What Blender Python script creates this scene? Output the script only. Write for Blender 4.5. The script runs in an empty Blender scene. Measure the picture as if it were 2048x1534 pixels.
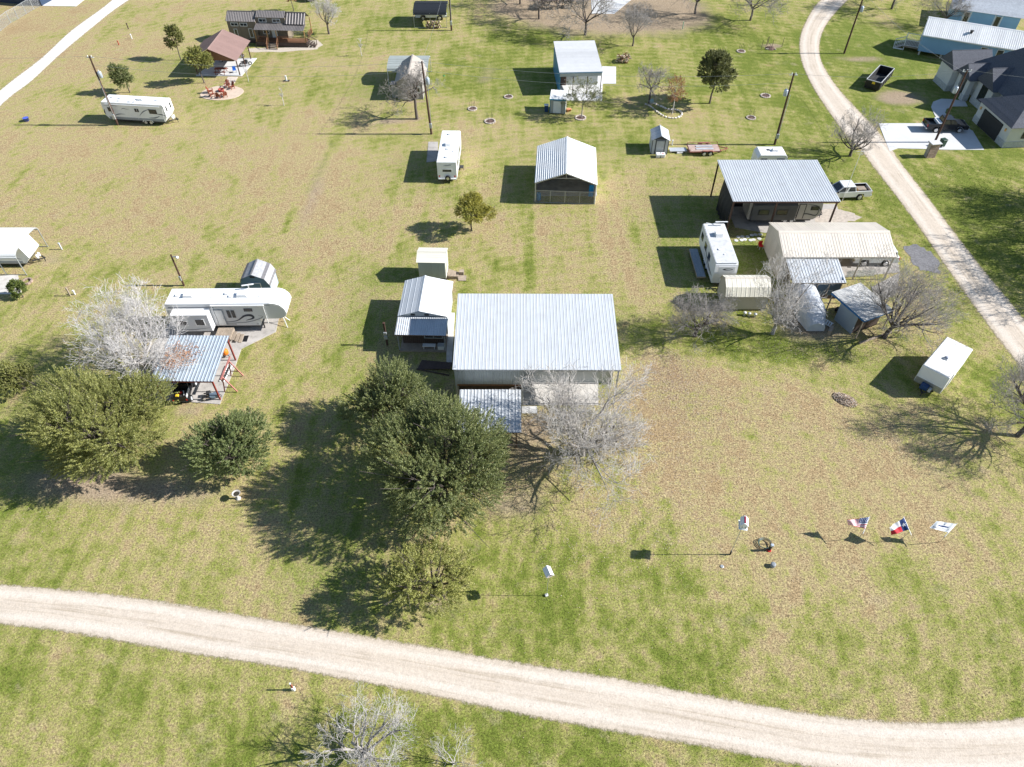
import bpy, math, random
import numpy as np
from mathutils import Vector, Matrix, Euler
R = math.radians
random.seed(7)
rng = np.random.default_rng(11)
scene = bpy.context.scene
COL = scene.collection

# ---------------------------------------------------------------- camera, sky, sun, exposure
CAM_H, PITCH, FPX, CX, CY = 50.0, R(46.9), 1419.0, 1024.0, 767.0
cam = bpy.data.cameras.new('camera')
cam.sensor_fit = 'HORIZONTAL'; cam.sensor_width = 36.0
cam.lens = 36.0 * FPX / 2048.0
cam.clip_start = 0.5; cam.clip_end = 6000
cam_o = bpy.data.objects.new('camera', cam); COL.objects.link(cam_o)
cam_o.location = (0, 0, CAM_H); cam_o.rotation_euler = (R(90) - PITCH, 0, 0)
scene.camera = cam_o
SUN_EL = R(33.0)
world = bpy.data.worlds.new('World'); scene.world = world; world.use_nodes = True
wn = world.node_tree.nodes; wn.clear()
sky = wn.new('ShaderNodeTexSky'); sky.sky_type = 'NISHITA'; sky.sun_disc = False
sky.sun_elevation = SUN_EL; sky.sun_rotation = R(90); sky.air_density = 1.15; sky.dust_density = 0.1; sky.ozone_density = 2.0
bg = wn.new('ShaderNodeBackground'); bg.inputs['Strength'].default_value = 0.075
wo = wn.new('ShaderNodeOutputWorld')
world.node_tree.links.new(sky.outputs[0], bg.inputs[0]); world.node_tree.links.new(bg.outputs[0], wo.inputs[0])
sun = bpy.data.lights.new('sun', 'SUN'); sun.energy = 5.0; sun.angle = R(0.53); sun.color = (1.0, 0.98, 0.95)
sun_o = bpy.data.objects.new('sun', sun); COL.objects.link(sun_o)
sun_o.rotation_euler = (0, R(90) - SUN_EL, 0); sun_o.location = (80, 60, 60)
scene.view_settings.view_transform = 'Standard'; scene.view_settings.look = 'None'
scene.view_settings.gamma = 1.0; scene.view_settings.exposure = 0.86
scene.view_settings.use_curve_mapping = False
scene.render.engine = 'CYCLES'
scene.cycles.max_bounces = 6; scene.cycles.transparent_max_bounces = 8

# ---------------------------------------------------------------- survey: image point -> place at height z
_s, _c = math.sin(PITCH), math.cos(PITCH)
def P(px, py, z=0.0):
    u, v = (px - CX) / FPX, (py - CY) / FPX
    d = Vector((u, _c - v * _s, -_s - v * _c))
    t = (z - CAM_H) / d.z
    return Vector((d.x * t, d.y * t, z))
def to_px(x, y, z=0.0):
    d = y * _c + (CAM_H - z) * _s
    return CX + FPX * x / d, CY + FPX * ((CAM_H - z) * _c - y * _s) / d

# ---------------------------------------------------------------- materials
MATS = {}
def nt(m):
    m.use_nodes = True
    t = m.node_tree; t.nodes.clear()
    out = t.nodes.new('ShaderNodeOutputMaterial'); b = t.nodes.new('ShaderNodeBsdfPrincipled')
    t.links.new(b.outputs[0], out.inputs[0])
    return t, b, out
def mat(name, rgb, rough=0.6, metal=0.0, var=0.16, scale=1.5, bump=0.0, bscale=20.0, dirt=None, dirt_amt=0.0, stretch=(1, 1, 1), rnd=0.08, spec=0.35, trans=0.0):
    """plain painted / raw surface with blotchy wear, per-object variation and optional grime colour"""
    if name in MATS: return MATS[name]
    m = bpy.data.materials.new(name); t, b, out = nt(m); N, L = t.nodes, t.links
    tc = N.new('ShaderNodeTexCoord'); oi = N.new('ShaderNodeObjectInfo')
    mp = N.new('ShaderNodeMapping'); mp.inputs['Scale'].default_value = stretch
    add = N.new('ShaderNodeVectorMath'); add.operation = 'MULTIPLY_ADD'
    L.new(oi.outputs['Random'], add.inputs[0]); add.inputs[1].default_value = (37.1, 91.7, 53.3)
    L.new(tc.outputs['Object'], add.inputs[2]); L.new(add.outputs[0], mp.inputs['Vector'])
    n1 = N.new('ShaderNodeTexNoise'); n1.inputs['Scale'].default_value = scale; n1.inputs['Detail'].default_value = 5; n1.inputs['Roughness'].default_value = 0.62
    L.new(mp.outputs[0], n1.inputs['Vector'])
    mr = N.new('ShaderNodeMapRange'); mr.inputs[1].default_value = 0.25; mr.inputs[2].default_value = 0.75
    mr.inputs[3].default_value = 1 - var; mr.inputs[4].default_value = 1 + var
    L.new(n1.outputs['Fac'], mr.inputs[0])
    mr2 = N.new('ShaderNodeMapRange'); mr2.inputs[3].default_value = 1 - rnd; mr2.inputs[4].default_value = 1 + rnd
    L.new(oi.outputs['Random'], mr2.inputs[0])
    mu = N.new('ShaderNodeMath'); mu.operation = 'MULTIPLY'; L.new(mr.outputs[0], mu.inputs[0]); L.new(mr2.outputs[0], mu.inputs[1])
    hs = N.new('ShaderNodeHueSaturation'); hs.inputs['Color'].default_value = (*rgb, 1); L.new(mu.outputs[0], hs.inputs['Value'])
    col = hs.outputs[0]
    if dirt:
        n2 = N.new('ShaderNodeTexNoise'); n2.inputs['Scale'].default_value = scale * 2.3; n2.inputs['Detail'].default_value = 7
        L.new(mp.outputs[0], n2.inputs['Vector'])
        r2 = N.new('ShaderNodeMapRange'); r2.inputs[1].default_value = 0.5; r2.inputs[2].default_value = 0.72; r2.inputs[4].default_value = dirt_amt
        L.new(n2.outputs['Fac'], r2.inputs[0])
        mx = N.new('ShaderNodeMix'); mx.data_type = 'RGBA'; L.new(r2.outputs[0], mx.inputs[0]); L.new(col, mx.inputs[6]); mx.inputs[7].default_value = (*dirt, 1)
        col = mx.outputs[2]
    L.new(col, b.inputs['Base Color'])
    b.inputs['Roughness'].default_value = rough; b.inputs['Metallic'].default_value = metal
    b.inputs['Specular IOR Level'].default_value = spec
    if trans: b.inputs['Transmission Weight'].default_value = trans
    if bump:
        bn = N.new('ShaderNodeTexNoise'); bn.inputs['Scale'].default_value = bscale; bn.inputs['Detail'].default_value = 4
        L.new(mp.outputs[0], bn.inputs['Vector'])
        bp = N.new('ShaderNodeBump'); bp.inputs['Strength'].default_value = bump; bp.inputs['Distance'].default_value = 0.075
        L.new(bn.outputs['Fac'], bp.inputs['Height']); L.new(bp.outputs[0], b.inputs['Normal'])
    MATS[name] = m
    return m

galv = mat('galvanised_sheet', (0.54, 0.56, 0.58), 0.5, 0.1, 0.06, 0.5, rnd=0.025, dirt=(0.40, 0.38, 0.36), dirt_amt=0.25)
galv_old = mat('weathered_sheet', (0.36, 0.41, 0.46), 0.55, 0.1, 0.14, 0.9, dirt=(0.28, 0.22, 0.18), dirt_amt=0.3)
galv_wall = mat('grey_metal_siding', (0.46, 0.49, 0.50), 0.5, 0.2, 0.08, 0.8)
white_roof = mat('white_roof_sheet', (0.74, 0.74, 0.73), 0.5, 0.05, 0.06, 0.8, dirt=(0.5, 0.48, 0.44), dirt_amt=0.25)
tan_roof = mat('tan_roof_sheet', (0.68, 0.61, 0.52), 0.5, 0.0, 0.06, 0.8, dirt=(0.42, 0.36, 0.29), dirt_amt=0.2)
tan_wall = mat('tan_siding', (0.50, 0.44, 0.36), 0.55, 0.0, 0.06, 0.8)
cream = mat('cream_sheet', (0.72, 0.68, 0.57), 0.5, 0.0, 0.05, 0.8)
sage = mat('sage_siding', (0.36, 0.40, 0.37), 0.6, 0, 0.06, 1)
rust_red = mat('red_oxide_steel', (0.26, 0.045, 0.035), 0.6, 0.1, 0.2, 2)
brown_steel = mat('brown_steel', (0.10, 0.055, 0.04), 0.6, 0.1, 0.2, 2)
steel = mat('galvanised_tube', (0.45, 0.47, 0.48), 0.45, 0.5, 0.1, 2)
white_gel = mat('white_fibreglass', (0.80, 0.80, 0.79), 0.35, 0, 0.04, 0.7, dirt=(0.55, 0.53, 0.48), dirt_amt=0.18, rnd=0.03)
roof_rubber = mat('white_roof_membrane', (0.76, 0.76, 0.75), 0.6, 0, 0.06, 0.9, dirt=(0.42, 0.42, 0.42), dirt_amt=0.3, rnd=0.03)
rv_grey = mat('grey_trim_paint', (0.30, 0.32, 0.35), 0.45, 0, 0.06, 1)
decal = mat('dark_decal', (0.03, 0.035, 0.05), 0.5, 0, 0.08, 2)
decal_g = mat('grey_decal', (0.18, 0.19, 0.22), 0.5, 0, 0.08, 2)
glass = mat('dark_glass', (0.025, 0.03, 0.035), 0.08, 0, 0.2, 1, spec=0.8)
rubber = mat('tyre_rubber', (0.02, 0.02, 0.021), 0.85, 0, 0.2, 4)
chrome = mat('wheel_metal', (0.62, 0.62, 0.63), 0.3, 0.7, 0.06, 3)
black = mat('black_paint', (0.015, 0.015, 0.017), 0.4, 0, 0.15, 2)
dark_steel = mat('dark_frame', (0.04, 0.04, 0.042), 0.6, 0.2, 0.15, 2)
plastic_w = mat('white_plastic', (0.78, 0.78, 0.77), 0.45, 0, 0.05, 2)
grey_pl = mat('grey_plastic', (0.42, 0.43, 0.44), 0.5, 0, 0.06, 2)
silver_paint = mat('silver_car_paint', (0.70, 0.70, 0.69), 0.28, 0.15, 0.05, 1)
wood_old = mat('weathered_timber', (0.32, 0.26, 0.20), 0.85, 0, 0.25, 3, 0.3, 25, stretch=(1, 1, 6))
wood_brown = mat('brown_timber', (0.22, 0.11, 0.06), 0.7, 0, 0.22, 3, 0.3, 25)
wood_gold = mat('golden_timber', (0.45, 0.26, 0.11), 0.7, 0, 0.2, 3)
wood_dark = mat('dark_timber', (0.085, 0.06, 0.05), 0.85, 0, 0.25, 3, 0.3, 25)
concrete = mat('pale_concrete', (0.55, 0.52, 0.48), 0.85, 0, 0.12, 0.7, 0.15, 12, dirt=(0.33, 0.29, 0.25), dirt_amt=0.45)
concrete_w = mat('white_concrete', (0.58, 0.575, 0.565), 0.85, 0, 0.08, 0.6, 0.15, 12, dirt=(0.5, 0.47, 0.43), dirt_amt=0.3)
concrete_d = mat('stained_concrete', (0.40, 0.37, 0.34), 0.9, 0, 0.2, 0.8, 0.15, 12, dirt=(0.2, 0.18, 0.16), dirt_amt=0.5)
stone = mat('pale_stone', (0.50, 0.43, 0.37), 0.9, 0, 0.2, 3, 0.3, 14, rnd=0.25)
mulch = mat('dark_mulch', (0.13, 0.08, 0.065), 0.95, 0, 0.35, 9, 0.6, 25)
pole_wood = mat('creosote_pole', (0.075, 0.04, 0.028), 0.85, 0, 0.25, 3, 0.2, 20, stretch=(1, 1, 0.2))
blue_plastic = mat('blue_plastic', (0.01, 0.20, 0.42), 0.5, 0, 0.1, 3)
tarp_grey = mat('grey_tarp', (0.46, 0.48, 0.51), 0.55, 0, 0.12, 1.2, 0.5, 5)
screen_black = mat('black_shade_cloth', (0.012, 0.013, 0.016), 0.7, 0, 0.25, 1.2, 0.4, 3)
bark_pale = mat('pale_bark', (0.52, 0.49, 0.465), 0.9, 0, 0.25, 4, 0.3, 20)
bark_grey = mat('grey_bark', (0.30, 0.275, 0.255), 0.9, 0, 0.25, 4, 0.3, 20)
bark_dark = mat('dark_bark', (0.11, 0.09, 0.08), 0.95, 0, 0.25, 4, 0.4, 20)
shingle = mat('charcoal_shingles', (0.098, 0.103, 0.122), 0.9, 0, 0.45, 9, 0.4, 30)
slate_blue = mat('slate_blue_siding', (0.26, 0.45, 0.66), 0.6, 0, 0.05, 1)
blue_side = mat('blue_lap_siding', (0.23, 0.40, 0.60), 0.6, 0, 0.05, 1)
white_trim = mat('white_trim', (0.78, 0.78, 0.77), 0.5, 0, 0.05, 2)
stucco = mat('white_stucco', (0.60, 0.60, 0.57), 0.85, 0, 0.06, 1, 0.2, 30)
house_stone = mat('grey_house_stone', (0.46, 0.47, 0.46), 0.9, 0, 0.3, 5, 0.5, 9)
orange_p = mat('orange_paint', (0.75, 0.20, 0.02), 0.5, 0, 0.1, 2)
red_p = mat('red_paint', (0.55, 0.02, 0.02), 0.5, 0, 0.1, 2)
yellow_p = mat('yellow_paint', (0.75, 0.5, 0.03), 0.5, 0, 0.1, 2)
green_p = mat('green_paint', (0.03, 0.25, 0.08), 0.5, 0, 0.1, 2)
flag_red = mat('flag_red', (0.55, 0.02, 0.035), 0.75, 0, 0.08, 3)
flag_white = mat('flag_white', (0.80, 0.80, 0.79), 0.75, 0, 0.05, 3)
flag_blue = mat('flag_blue', (0.01, 0.035, 0.14), 0.75, 0, 0.08, 3)

# ---------------------------------------------------------------- mesh helpers
class MB:
    def __init__(s): s.v = []; s.f = []; s.m = []
    def poly(s, pts, mi=0):
        i = len(s.v); s.v += [tuple(p) for p in pts]; s.f.append(tuple(range(i, i + len(pts)))); s.m.append(mi); return s
    def box(s, x0, y0, z0, x1, y1, z1, mi=0):
        i = len(s.v)
        s.v += [(x, y, z) for z in (z0, z1) for y in (y0, y1) for x in (x0, x1)]
        for q in ((0, 2, 3, 1), (4, 5, 7, 6), (0, 1, 5, 4), (2, 6, 7, 3), (0, 4, 6, 2), (1, 3, 7, 5)):
            s.f.append(tuple(i + k for k in q)); s.m.append(mi)
        return s
    def cbox(s, x0, y0, z0, x1, y1, z1, c=0.04, mi=0):
        """box with chamfered edges"""
        i = len(s.v); X = (x0, x1); Y = (y0, y1); Z = (z0, z1); idx = {}
        for a in (0, 1):
            for b in (0, 1):
                for d in (0, 1):
                    sx, sy, sz = (1 - 2 * a) * c, (1 - 2 * b) * c, (1 - 2 * d) * c
                    idx[a, b, d, 0] = len(s.v); s.v.append((X[a], Y[b] + sy, Z[d] + sz))
                    idx[a, b, d, 1] = len(s.v); s.v.append((X[a] + sx, Y[b], Z[d] + sz))
                    idx[a, b, d, 2] = len(s.v); s.v.append((X[a] + sx, Y[b] + sy, Z[d]))
        def add(q): s.f.append(tuple(q)); s.m.append(mi)
        for a in (0, 1):
            q = [idx[a, 0, 0, 0], idx[a, 1, 0, 0], idx[a, 1, 1, 0], idx[a, 0, 1, 0]]; add(q if a else q[::-1])
            q = [idx[0, a, 0, 1], idx[1, a, 0, 1], idx[1, a, 1, 1], idx[0, a, 1, 1]]; add(q[::-1] if a else q)
            q = [idx[0, 0, a, 2], idx[1, 0, a, 2], idx[1, 1, a, 2], idx[0, 1, a, 2]]; add(q if a else q[::-1])
        for a in (0, 1):
            for b in (0, 1):
                q = [idx[a, b, 0, 0], idx[a, b, 1, 0], idx[a, b, 1, 1], idx[a, b, 0, 1]]; add(q if (a == b) else q[::-1])
                q = [idx[a, 0, b, 0], idx[a, 1, b, 0], idx[a, 1, b, 2], idx[a, 0, b, 2]]; add(q[::-1] if (a == b) else q)
                q = [idx[0, a, b, 1], idx[1, a, b, 1], idx[1, a, b, 2], idx[0, a, b, 2]]; add(q if (a == b) else q[::-1])
                for d in (0, 1):
                    q = [idx[a, b, d, 0], idx[a, b, d, 1], idx[a, b, d, 2]]; add(q if (a + b + d) % 2 else q[::-1])
        return s
    def prism(s, prof, axis, a, b, mi=0, cap=True):
        """extrude a closed 2-D profile. axis 'x': profile is (y,z); 'y': (x,z); 'z': (x,y)"""
        def pt(p, t): return {'x': (t, p[0], p[1]), 'y': (p[0], t, p[1]), 'z': (p[0], p[1], t)}[axis]
        i = len(s.v); n = len(prof)
        s.v += [pt(p, a) for p in prof] + [pt(p, b) for p in prof]
        for k in range(n):
            s.f.append((i + k, i + (k + 1) % n, i + n + (k + 1) % n, i + n + k)); s.m.append(mi)
        if cap:
            s.f.append(tuple(range(i + n - 1, i - 1, -1))); s.m.append(mi)
            s.f.append(tuple(range(i + n, i + 2 * n))); s.m.append(mi)
        return s
    def tube(s, p, q, r0, r1=None, n=6, mi=0, cap=True):
        p, q = Vector(p), Vector(q); r1 = r0 if r1 is None else r1
        d = (q - p)
        if d.length < 1e-6: return s
        d.normalize(); a = d.orthogonal().normalized(); b = d.cross(a)
        i = len(s.v)
        for c, r in ((p, r0), (q, r1)):
            for k in range(n):
                t = 2 * math.pi * k / n; s.v.append(tuple(c + a * (r * math.cos(t)) + b * (r * math.sin(t))))
        for k in range(n):
            s.f.append((i + k, i + (k + 1) % n, i + n + (k + 1) % n, i + n + k)); s.m.append(mi)
        if cap:
            s.f.append(tuple(range(i + n - 1, i - 1, -1))); s.m.append(mi); s.f.append(tuple(range(i + n, i + 2 * n))); s.m.append(mi)
        return s
    def bar(s, p, q, w, mi=0):
        return s.tube(p, q, w * 0.7071, n=4, mi=mi)
    def path(s, pts, r, n=5, mi=0):
        for a, b in zip(pts[:-1], pts[1:]): s.tube(a, b, r, n=n, mi=mi)
        return s
    def lathe(s, prof, n=12, c=(0, 0, 0), mi=0, axis='z'):
        i = len(s.v)
        for (r, z) in prof:
            for k in range(n):
                t = 2 * math.pi * k / n; x, y = r * math.cos(t), r * math.sin(t)
                p = (x, y, z) if axis == 'z' else ((x, z, y) if axis == 'y' else (z, x, y))
                s.v.append((p[0] + c[0], p[1] + c[1], p[2] + c[2]))
        for j in range(len(prof) - 1):
            for k in range(n):
                a, b = i + j * n + k, i + j * n + (k + 1) % n
                s.f.append((a, b, b + n, a + n)); s.m.append(mi)
        s.f.append(tuple(i + k for k in range(n))[::-1]); s.m.append(mi)
        s.f.append(tuple(i + (len(prof) - 1) * n + k for k in range(n))); s.m.append(mi)
        return s
    def mesh(s, name, mats, smooth=False):
        me = bpy.data.meshes.new(name); me.from_pydata(s.v, [], s.f)
        for m in (mats if isinstance(mats, (list, tuple)) else [mats]): me.materials.append(m)
        if max(s.m or [0]): me.polygons.foreach_set('material_index', s.m)
        if smooth: me.polygons.foreach_set('use_smooth', [True] * len(s.f))
        me.update(); return me
    def build(s, name, mats, parent=None, smooth=False, loc=None, rot=None):
        return link(name, s.mesh(name, mats, smooth), parent, loc, rot)
def link(name, me, parent=None, loc=None, rot=None, mtx=None):
    o = bpy.data.objects.new(name, me); COL.objects.link(o)
    if parent: o.parent = parent
    if mtx is not None: o.matrix_basis = mtx
    if loc is not None: o.location = loc
    if rot is not None: o.rotation_euler = rot
    return o
def tag(o, label, cat, group=None, kind=None):
    if label: o['label'] = label
    if cat: o['category'] = cat
    if group: o['group'] = group
    if kind: o['kind'] = kind
    return o
def thing(name, label, cat, loc=(0, 0, 0), rz=0.0, group=None):
    o = bpy.data.objects.new(name, None); COL.objects.link(o); o.empty_display_size = 0.3
    o.location = loc; o.rotation_euler = (0, 0, rz)
    return tag(o, label, cat, group)
def copy_tree(o, parent=None):
    c = o.copy(); COL.objects.link(c); c.parent = parent
    for ch in list(o.children): copy_tree(ch, c)
    return c
def kids(root, kind_only=None): return list(root.children)
class Fr:
    """local frame of a building: A front-left, B front-right (image points with height)"""
    def __init__(s, a, b):
        s.a, s.b = P(*a), P(*b); d = s.b - s.a; s.ang = math.atan2(d.y, d.x); s.w = math.hypot(d.x, d.y)
        s.o = Vector((s.a.x, s.a.y, 0))
    def l(s, px, py, z=0.0):
        d = P(px, py, z) - s.o; c, n = math.cos(s.ang), math.sin(s.ang)
        return (d.x * c + d.y * n, -d.x * n + d.y * c)
    def thing(s, name, label, cat, group=None): return thing(name, label, cat, s.o, s.ang, group)
def struct(name, me_or_o):
    me_or_o['kind'] = 'structure'; return me_or_o

EXCL = []      # outlines of paved ground, kept free of grass
PANELS = {}
def panel_mesh(w, l, nr, rh, m, rib=0.05, thick=0.012):
    key = (round(w, 3), round(l, 3), nr, rh, m.name, rib)
    if key in PANELS: return PANELS[key]
    prof = [(0.004, 0.0)]
    for k in range(nr):
        c = w * (k + 0.5) / nr
        prof += [(c - rib, 0), (c - rib * 0.45, rh), (c + rib * 0.45, rh), (c + rib, 0)]
    prof += [(w - 0.004, 0.0)]
    low = [(x, z - thick) for x, z in prof]
    mb = MB(); n = len(prof)
    ring = prof + low[::-1]
    for t in (0, l): mb.v += [(x, t, z) for x, z in ring]
    N = len(ring)
    for k in range(N): mb.f.append((k, N + k, N + (k + 1) % N, (k + 1) % N)); mb.m.append(0)
    for k in range(n - 1):
        mb.f.append((k, k + 1, N - 2 - k, N - 1 - k)); mb.m.append(0)
        mb.f.append((N + k + 1, N + k, 2 * N - 1 - k, 2 * N - 2 - k)); mb.m.append(0)
    PANELS[key] = mb.mesh('sheet_panel', m); return PANELS[key]
def sheets(parent, name, O, U, V, m, pw=0.9, nr=3, rh=0.03, rib=0.05, alt=None):
    """row of ribbed sheets: U runs across the row, V along the ribs"""
    O, U, V = Vector(O), Vector(U), Vector(V); W = U.length; L_ = V.length
    n = max(1, round(W / pw)); w = W / n
    u, v = U.normalized(), V.normalized(); nn = u.cross(v)
    out = []
    for k in range(n):
        mm = m if alt is None or random.random() > alt[1] else alt[0]
        M_ = Matrix.Identity(4)
        o_ = O + u * (w * k) + nn * (random.uniform(-1, 1) * 0.002)
        for r_ in range(3): M_[r_][0] = u[r_]; M_[r_][1] = v[r_]; M_[r_][2] = nn[r_]; M_[r_][3] = o_[r_]
        out.append(link(name, panel_mesh(w, L_, nr, rh, mm, rib), parent, mtx=M_))
    return out
def slab(name, pts, m, h=0.06, label=None, z0=-0.1):
    """a poured slab: closed outline of world points"""
    EXCL.append(np.array([(p[0], p[1]) for p in pts]))
    mb = MB(); mb.prism([(p[0], p[1]) for p in pts], 'z', z0, h)
    o = mb.build(name, m); o['kind'] = 'structure'
    if label: o['label'] = label
    return o
def ccw(pts):
    a = sum(p[0] * q[1] - q[0] * p[1] for p, q in zip(pts, pts[1:] + pts[:1]))
    return pts if a > 0 else pts[::-1]
def gslab(name, px, m, h=0.06, label=None): return slab(name, ccw([P(*p) for p in px]), m, h, label)

# ---------------------------------------------------------------- ground
def axis_pts(lo, hi, step, far):
    a = list(np.arange(lo, hi + step, step)); d = step
    L_, R_ = [], []
    x = lo
    while x > -far: d *= 1.35; x -= d; L_.append(x)
    d = step; x = a[-1]
    while x < far: d *= 1.35; x += d; R_.append(x)
    return np.array(L_[::-1] + a + R_)
gx = axis_pts(-112, 112, 0.9, 3000); gy = axis_pts(8, 160, 0.9, 3000)
GX, GY = np.meshgrid(gx, gy); nx, ny = len(gx), len(gy)
gv = np.stack([GX.ravel(), GY.ravel(), np.zeros(GX.size)], 1)
ii = np.arange(nx * ny).reshape(ny, nx)
gf = np.stack([ii[:-1, :-1].ravel(), ii[:-1, 1:].ravel(), ii[1:, 1:].ravel(), ii[1:, :-1].ravel()], 1)
def np_mesh(name, v, f, mats, smooth=False):
    me = bpy.data.meshes.new(name); n = f.shape[1]
    me.vertices.add(len(v)); me.vertices.foreach_set('co', np.ascontiguousarray(v, dtype=np.float32).ravel())
    me.loops.add(f.size); me.loops.foreach_set('vertex_index', np.ascontiguousarray(f, dtype=np.int32).ravel())
    me.polygons.add(len(f)); me.polygons.foreach_set('loop_start', np.arange(0, f.size, n, dtype=np.int32))
    for m in (mats if isinstance(mats, (list, tuple)) else [mats]): me.materials.append(m)
    if smooth: me.polygons.foreach_set('use_smooth', np.ones(len(f), dtype=bool))
    me.update(calc_edges=True); return me
# soil and growth map: (place, half-width, half-depth in metres, amount); + greener, - drier
def blob(x, y, sx, sy, rot=0.0):
    dx, dy = GX - x, GY - y; c, s = math.cos(rot), math.sin(rot)
    a, b = dx * c + dy * s, -dx * s + dy * c
    return np.exp(-(a / sx) ** 2 - (b / sy) ** 2).ravel()
green = np.zeros(nx * ny); dirt = np.zeros(nx * ny); leaf = np.zeros(nx * ny); lush_shade = np.zeros(nx * ny)
for px, py, sx, sy, am in [
    (100, 260, 30, 22, -.10), (350, 330, 34, 16, -.22), (120, 60, 30, 30, -.42), (620, 300, 12, 14, -.16), (640, 560, 12, 12, -.22), (60, 430, 18, 10, -.05),
    (300, 420, 20, 8, -.08), (1000, 100, 14, 25, .16), (1250, 90, 30, 22, .22), (1480, 90, 22, 25, .22), (1780, 130, 20, 30, .36), (1950, 420, 14, 20, .42),
    (1650, 330, 10, 8, .22), (1100, 460, 12, 8, -.10), (1270, 400, 5, 12, -.22), (1450, 880, 9, 7, -.50), (1650, 900, 12, 7, -.42), (1330, 760, 5, 4, -.35), (1450, 800, 8, 4, -.25), (1750, 1150, 10, 4, -.2),
    (1250, 1130, 10, 5, .08), (1700, 1000, 14, 5, -.22), (1850, 1080, 8, 5, -.22), (1000, 1250, 6, 4, .28), (1180, 1140, 4, 3, .25), (1500, 1130, 6, 4, .10), (1050, 1150, 5, 4, .1),
    (120, 1130, 10, 4, -.15), (400, 1050, 9, 3, -.12), (600, 900, 5, 8, -.12), (500, 840, 6, 4, -.25), (330, 1130, 10, 3, .02), (60, 1330, 8, 3, .12), (300, 1400, 9, 3, .16), (900, 1470, 9, 2.5, .30),
    (1100, 1490, 9, 2, .30), (1350, 1300, 9, 3, .16), (1700, 1320, 12, 4, .08), (1900, 1250, 10, 6, .05), (1830, 860, 6, 4, .12), (1960, 760, 4, 5, .3), (1560, 700, 9, 2.5, .30), (1350, 690, 7, 3, .25),
    (120, 620, 7, 5, .0), (40, 860, 6, 6, .1), (720, 540, 7, 3, .15), (980, 520, 8, 4, .02), (1700, 720, 8, 3, .05), (560, 230, 18, 12, -.04), (480, 370, 18, 10, -.05), (1500, 200, 14, 10, .08)]:
    p = P(px, py); green += am * blob(p.x, p.y, sx, sy)
# mower and wheel tracks: drier strips
for px, py, sx, sy, am, ro in [(1335, 860, .8, 12, -.3, .0), (1385, 860, .9, 12, -.28, .0), (1430, 900, .7, 10, .22, .02), (1480, 900, .8, 10, -.2, .03), (1215, 480, .8, 10, -.3, .0), (1245, 480, .7, 10, -.25, .0), (1060, 470, .7, 9, .25, .02), (1085, 470, .8, 9, -.22, .02), (645, 330, .7, 14, .3, -.12), (668, 330, .8, 14, -.28, -.12), (690, 340, .8, 14, -.25, -.12),
    (640, 560, .9, 12, -.25, .05), (560, 470, .8, 16, -.2, .5), (300, 430, .8, 20, -.16, .9), (420, 330, .8, 18, .16, .8), (1600, 1000, .8, 14, -.2, .35), (1700, 1000, .8, 14, .18, .35), (1800, 1020, .8, 14, -.2, .4), (1560, 1230, .8, 8, -.25, -.6), (1380, 1180, .8, 8, .2, .1)]:
    p = P(px, py); green += 1.9 * am * blob(p.x, p.y, sx, sy, ro)
# rich grass west of roofs and trees; its dark green also deepens their cast shade
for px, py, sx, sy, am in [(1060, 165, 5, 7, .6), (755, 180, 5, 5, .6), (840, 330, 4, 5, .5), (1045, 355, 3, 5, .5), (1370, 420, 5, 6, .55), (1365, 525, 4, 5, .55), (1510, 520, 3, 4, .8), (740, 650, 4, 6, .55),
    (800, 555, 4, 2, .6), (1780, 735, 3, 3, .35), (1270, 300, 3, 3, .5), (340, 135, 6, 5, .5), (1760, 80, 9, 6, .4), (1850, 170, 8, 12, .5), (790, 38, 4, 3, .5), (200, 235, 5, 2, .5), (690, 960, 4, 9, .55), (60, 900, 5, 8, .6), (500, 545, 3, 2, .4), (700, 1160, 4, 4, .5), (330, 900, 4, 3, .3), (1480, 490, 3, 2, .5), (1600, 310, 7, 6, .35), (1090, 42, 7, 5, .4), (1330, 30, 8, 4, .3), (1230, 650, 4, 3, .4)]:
    p = P(px, py); lush_shade += am * blob(p.x, p.y, sx, sy)
for px, py, sx, sy, am in [(1180, 30, 12, 9, 1.3), (1330, 22, 9, 10, 1.0), (1050, 12, 8, 6, .8), (1720, 118, 5, 1.5, .7), (1800, 195, 4, 3, .9), (975, 150, 2.2, 6, .45), (785, 243, 3, 1.0, .8), (835, 238, 1.4, .7, .7), (830, 203, 3, .8, .7), (1135, 400, 4.5, .6, .6), (1210, 330, 1.2, 6, .35),
    (640, 330, 1.2, 12, .3), (610, 420, 1.2, 9, .3), (945, 462, 1.6, 1.2, .5), (140, 960, 7, 2.5, .6), (330, 985, 8, 1.8, .55), (380, 820, 2, 1.2, .6), (890, 690, 1.5, 3, .4), (1060, 900, 4, 5, .55), (1000, 1010, 4, 2, .45), (870, 1210, 2.5, 1.0, .55), (800, 150, .1, .1, 0), (1100, 840, 4, 2, .4),
    (1545, 92, 2, 1.2, .8), (1420, 212, 2.5, 1.6, .35), (1690, 660, 6, 2, .45), (1600, 640, 3, 3, .7), (570, 165, 3, 1, .35), (1480, 1080, 3, 2, .12), (80, 520, 4, 2.5, .5), (920, 300, 1.2, 3, .4), (1870, 520, 3, 3, .4), (640, 380, .9, 14, .25)]:
    p = P(px, py); dirt += am * blob(p.x, p.y, sx, sy)
for px, py, sx, sy, am in [(1340, 750, 4.5, 4, 1.0), (1380, 840, 6, 5, .6), (1320, 900, 5, 7, .45), (1690, 850, 8, 4, .35), (1180, 950, 8, 6, .5), (1100, 1000, 6, 4, .3), (1260, 1000, 5, 6, .3), (1650, 700, 7, 3, .45), (1800, 870, 6, 4, .4), (320, 1010, 8, 3, .3), (650, 960, 5, 6, .2)]:
    p = P(px, py); leaf += am * blob(p.x, p.y, sx, sy)

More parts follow.
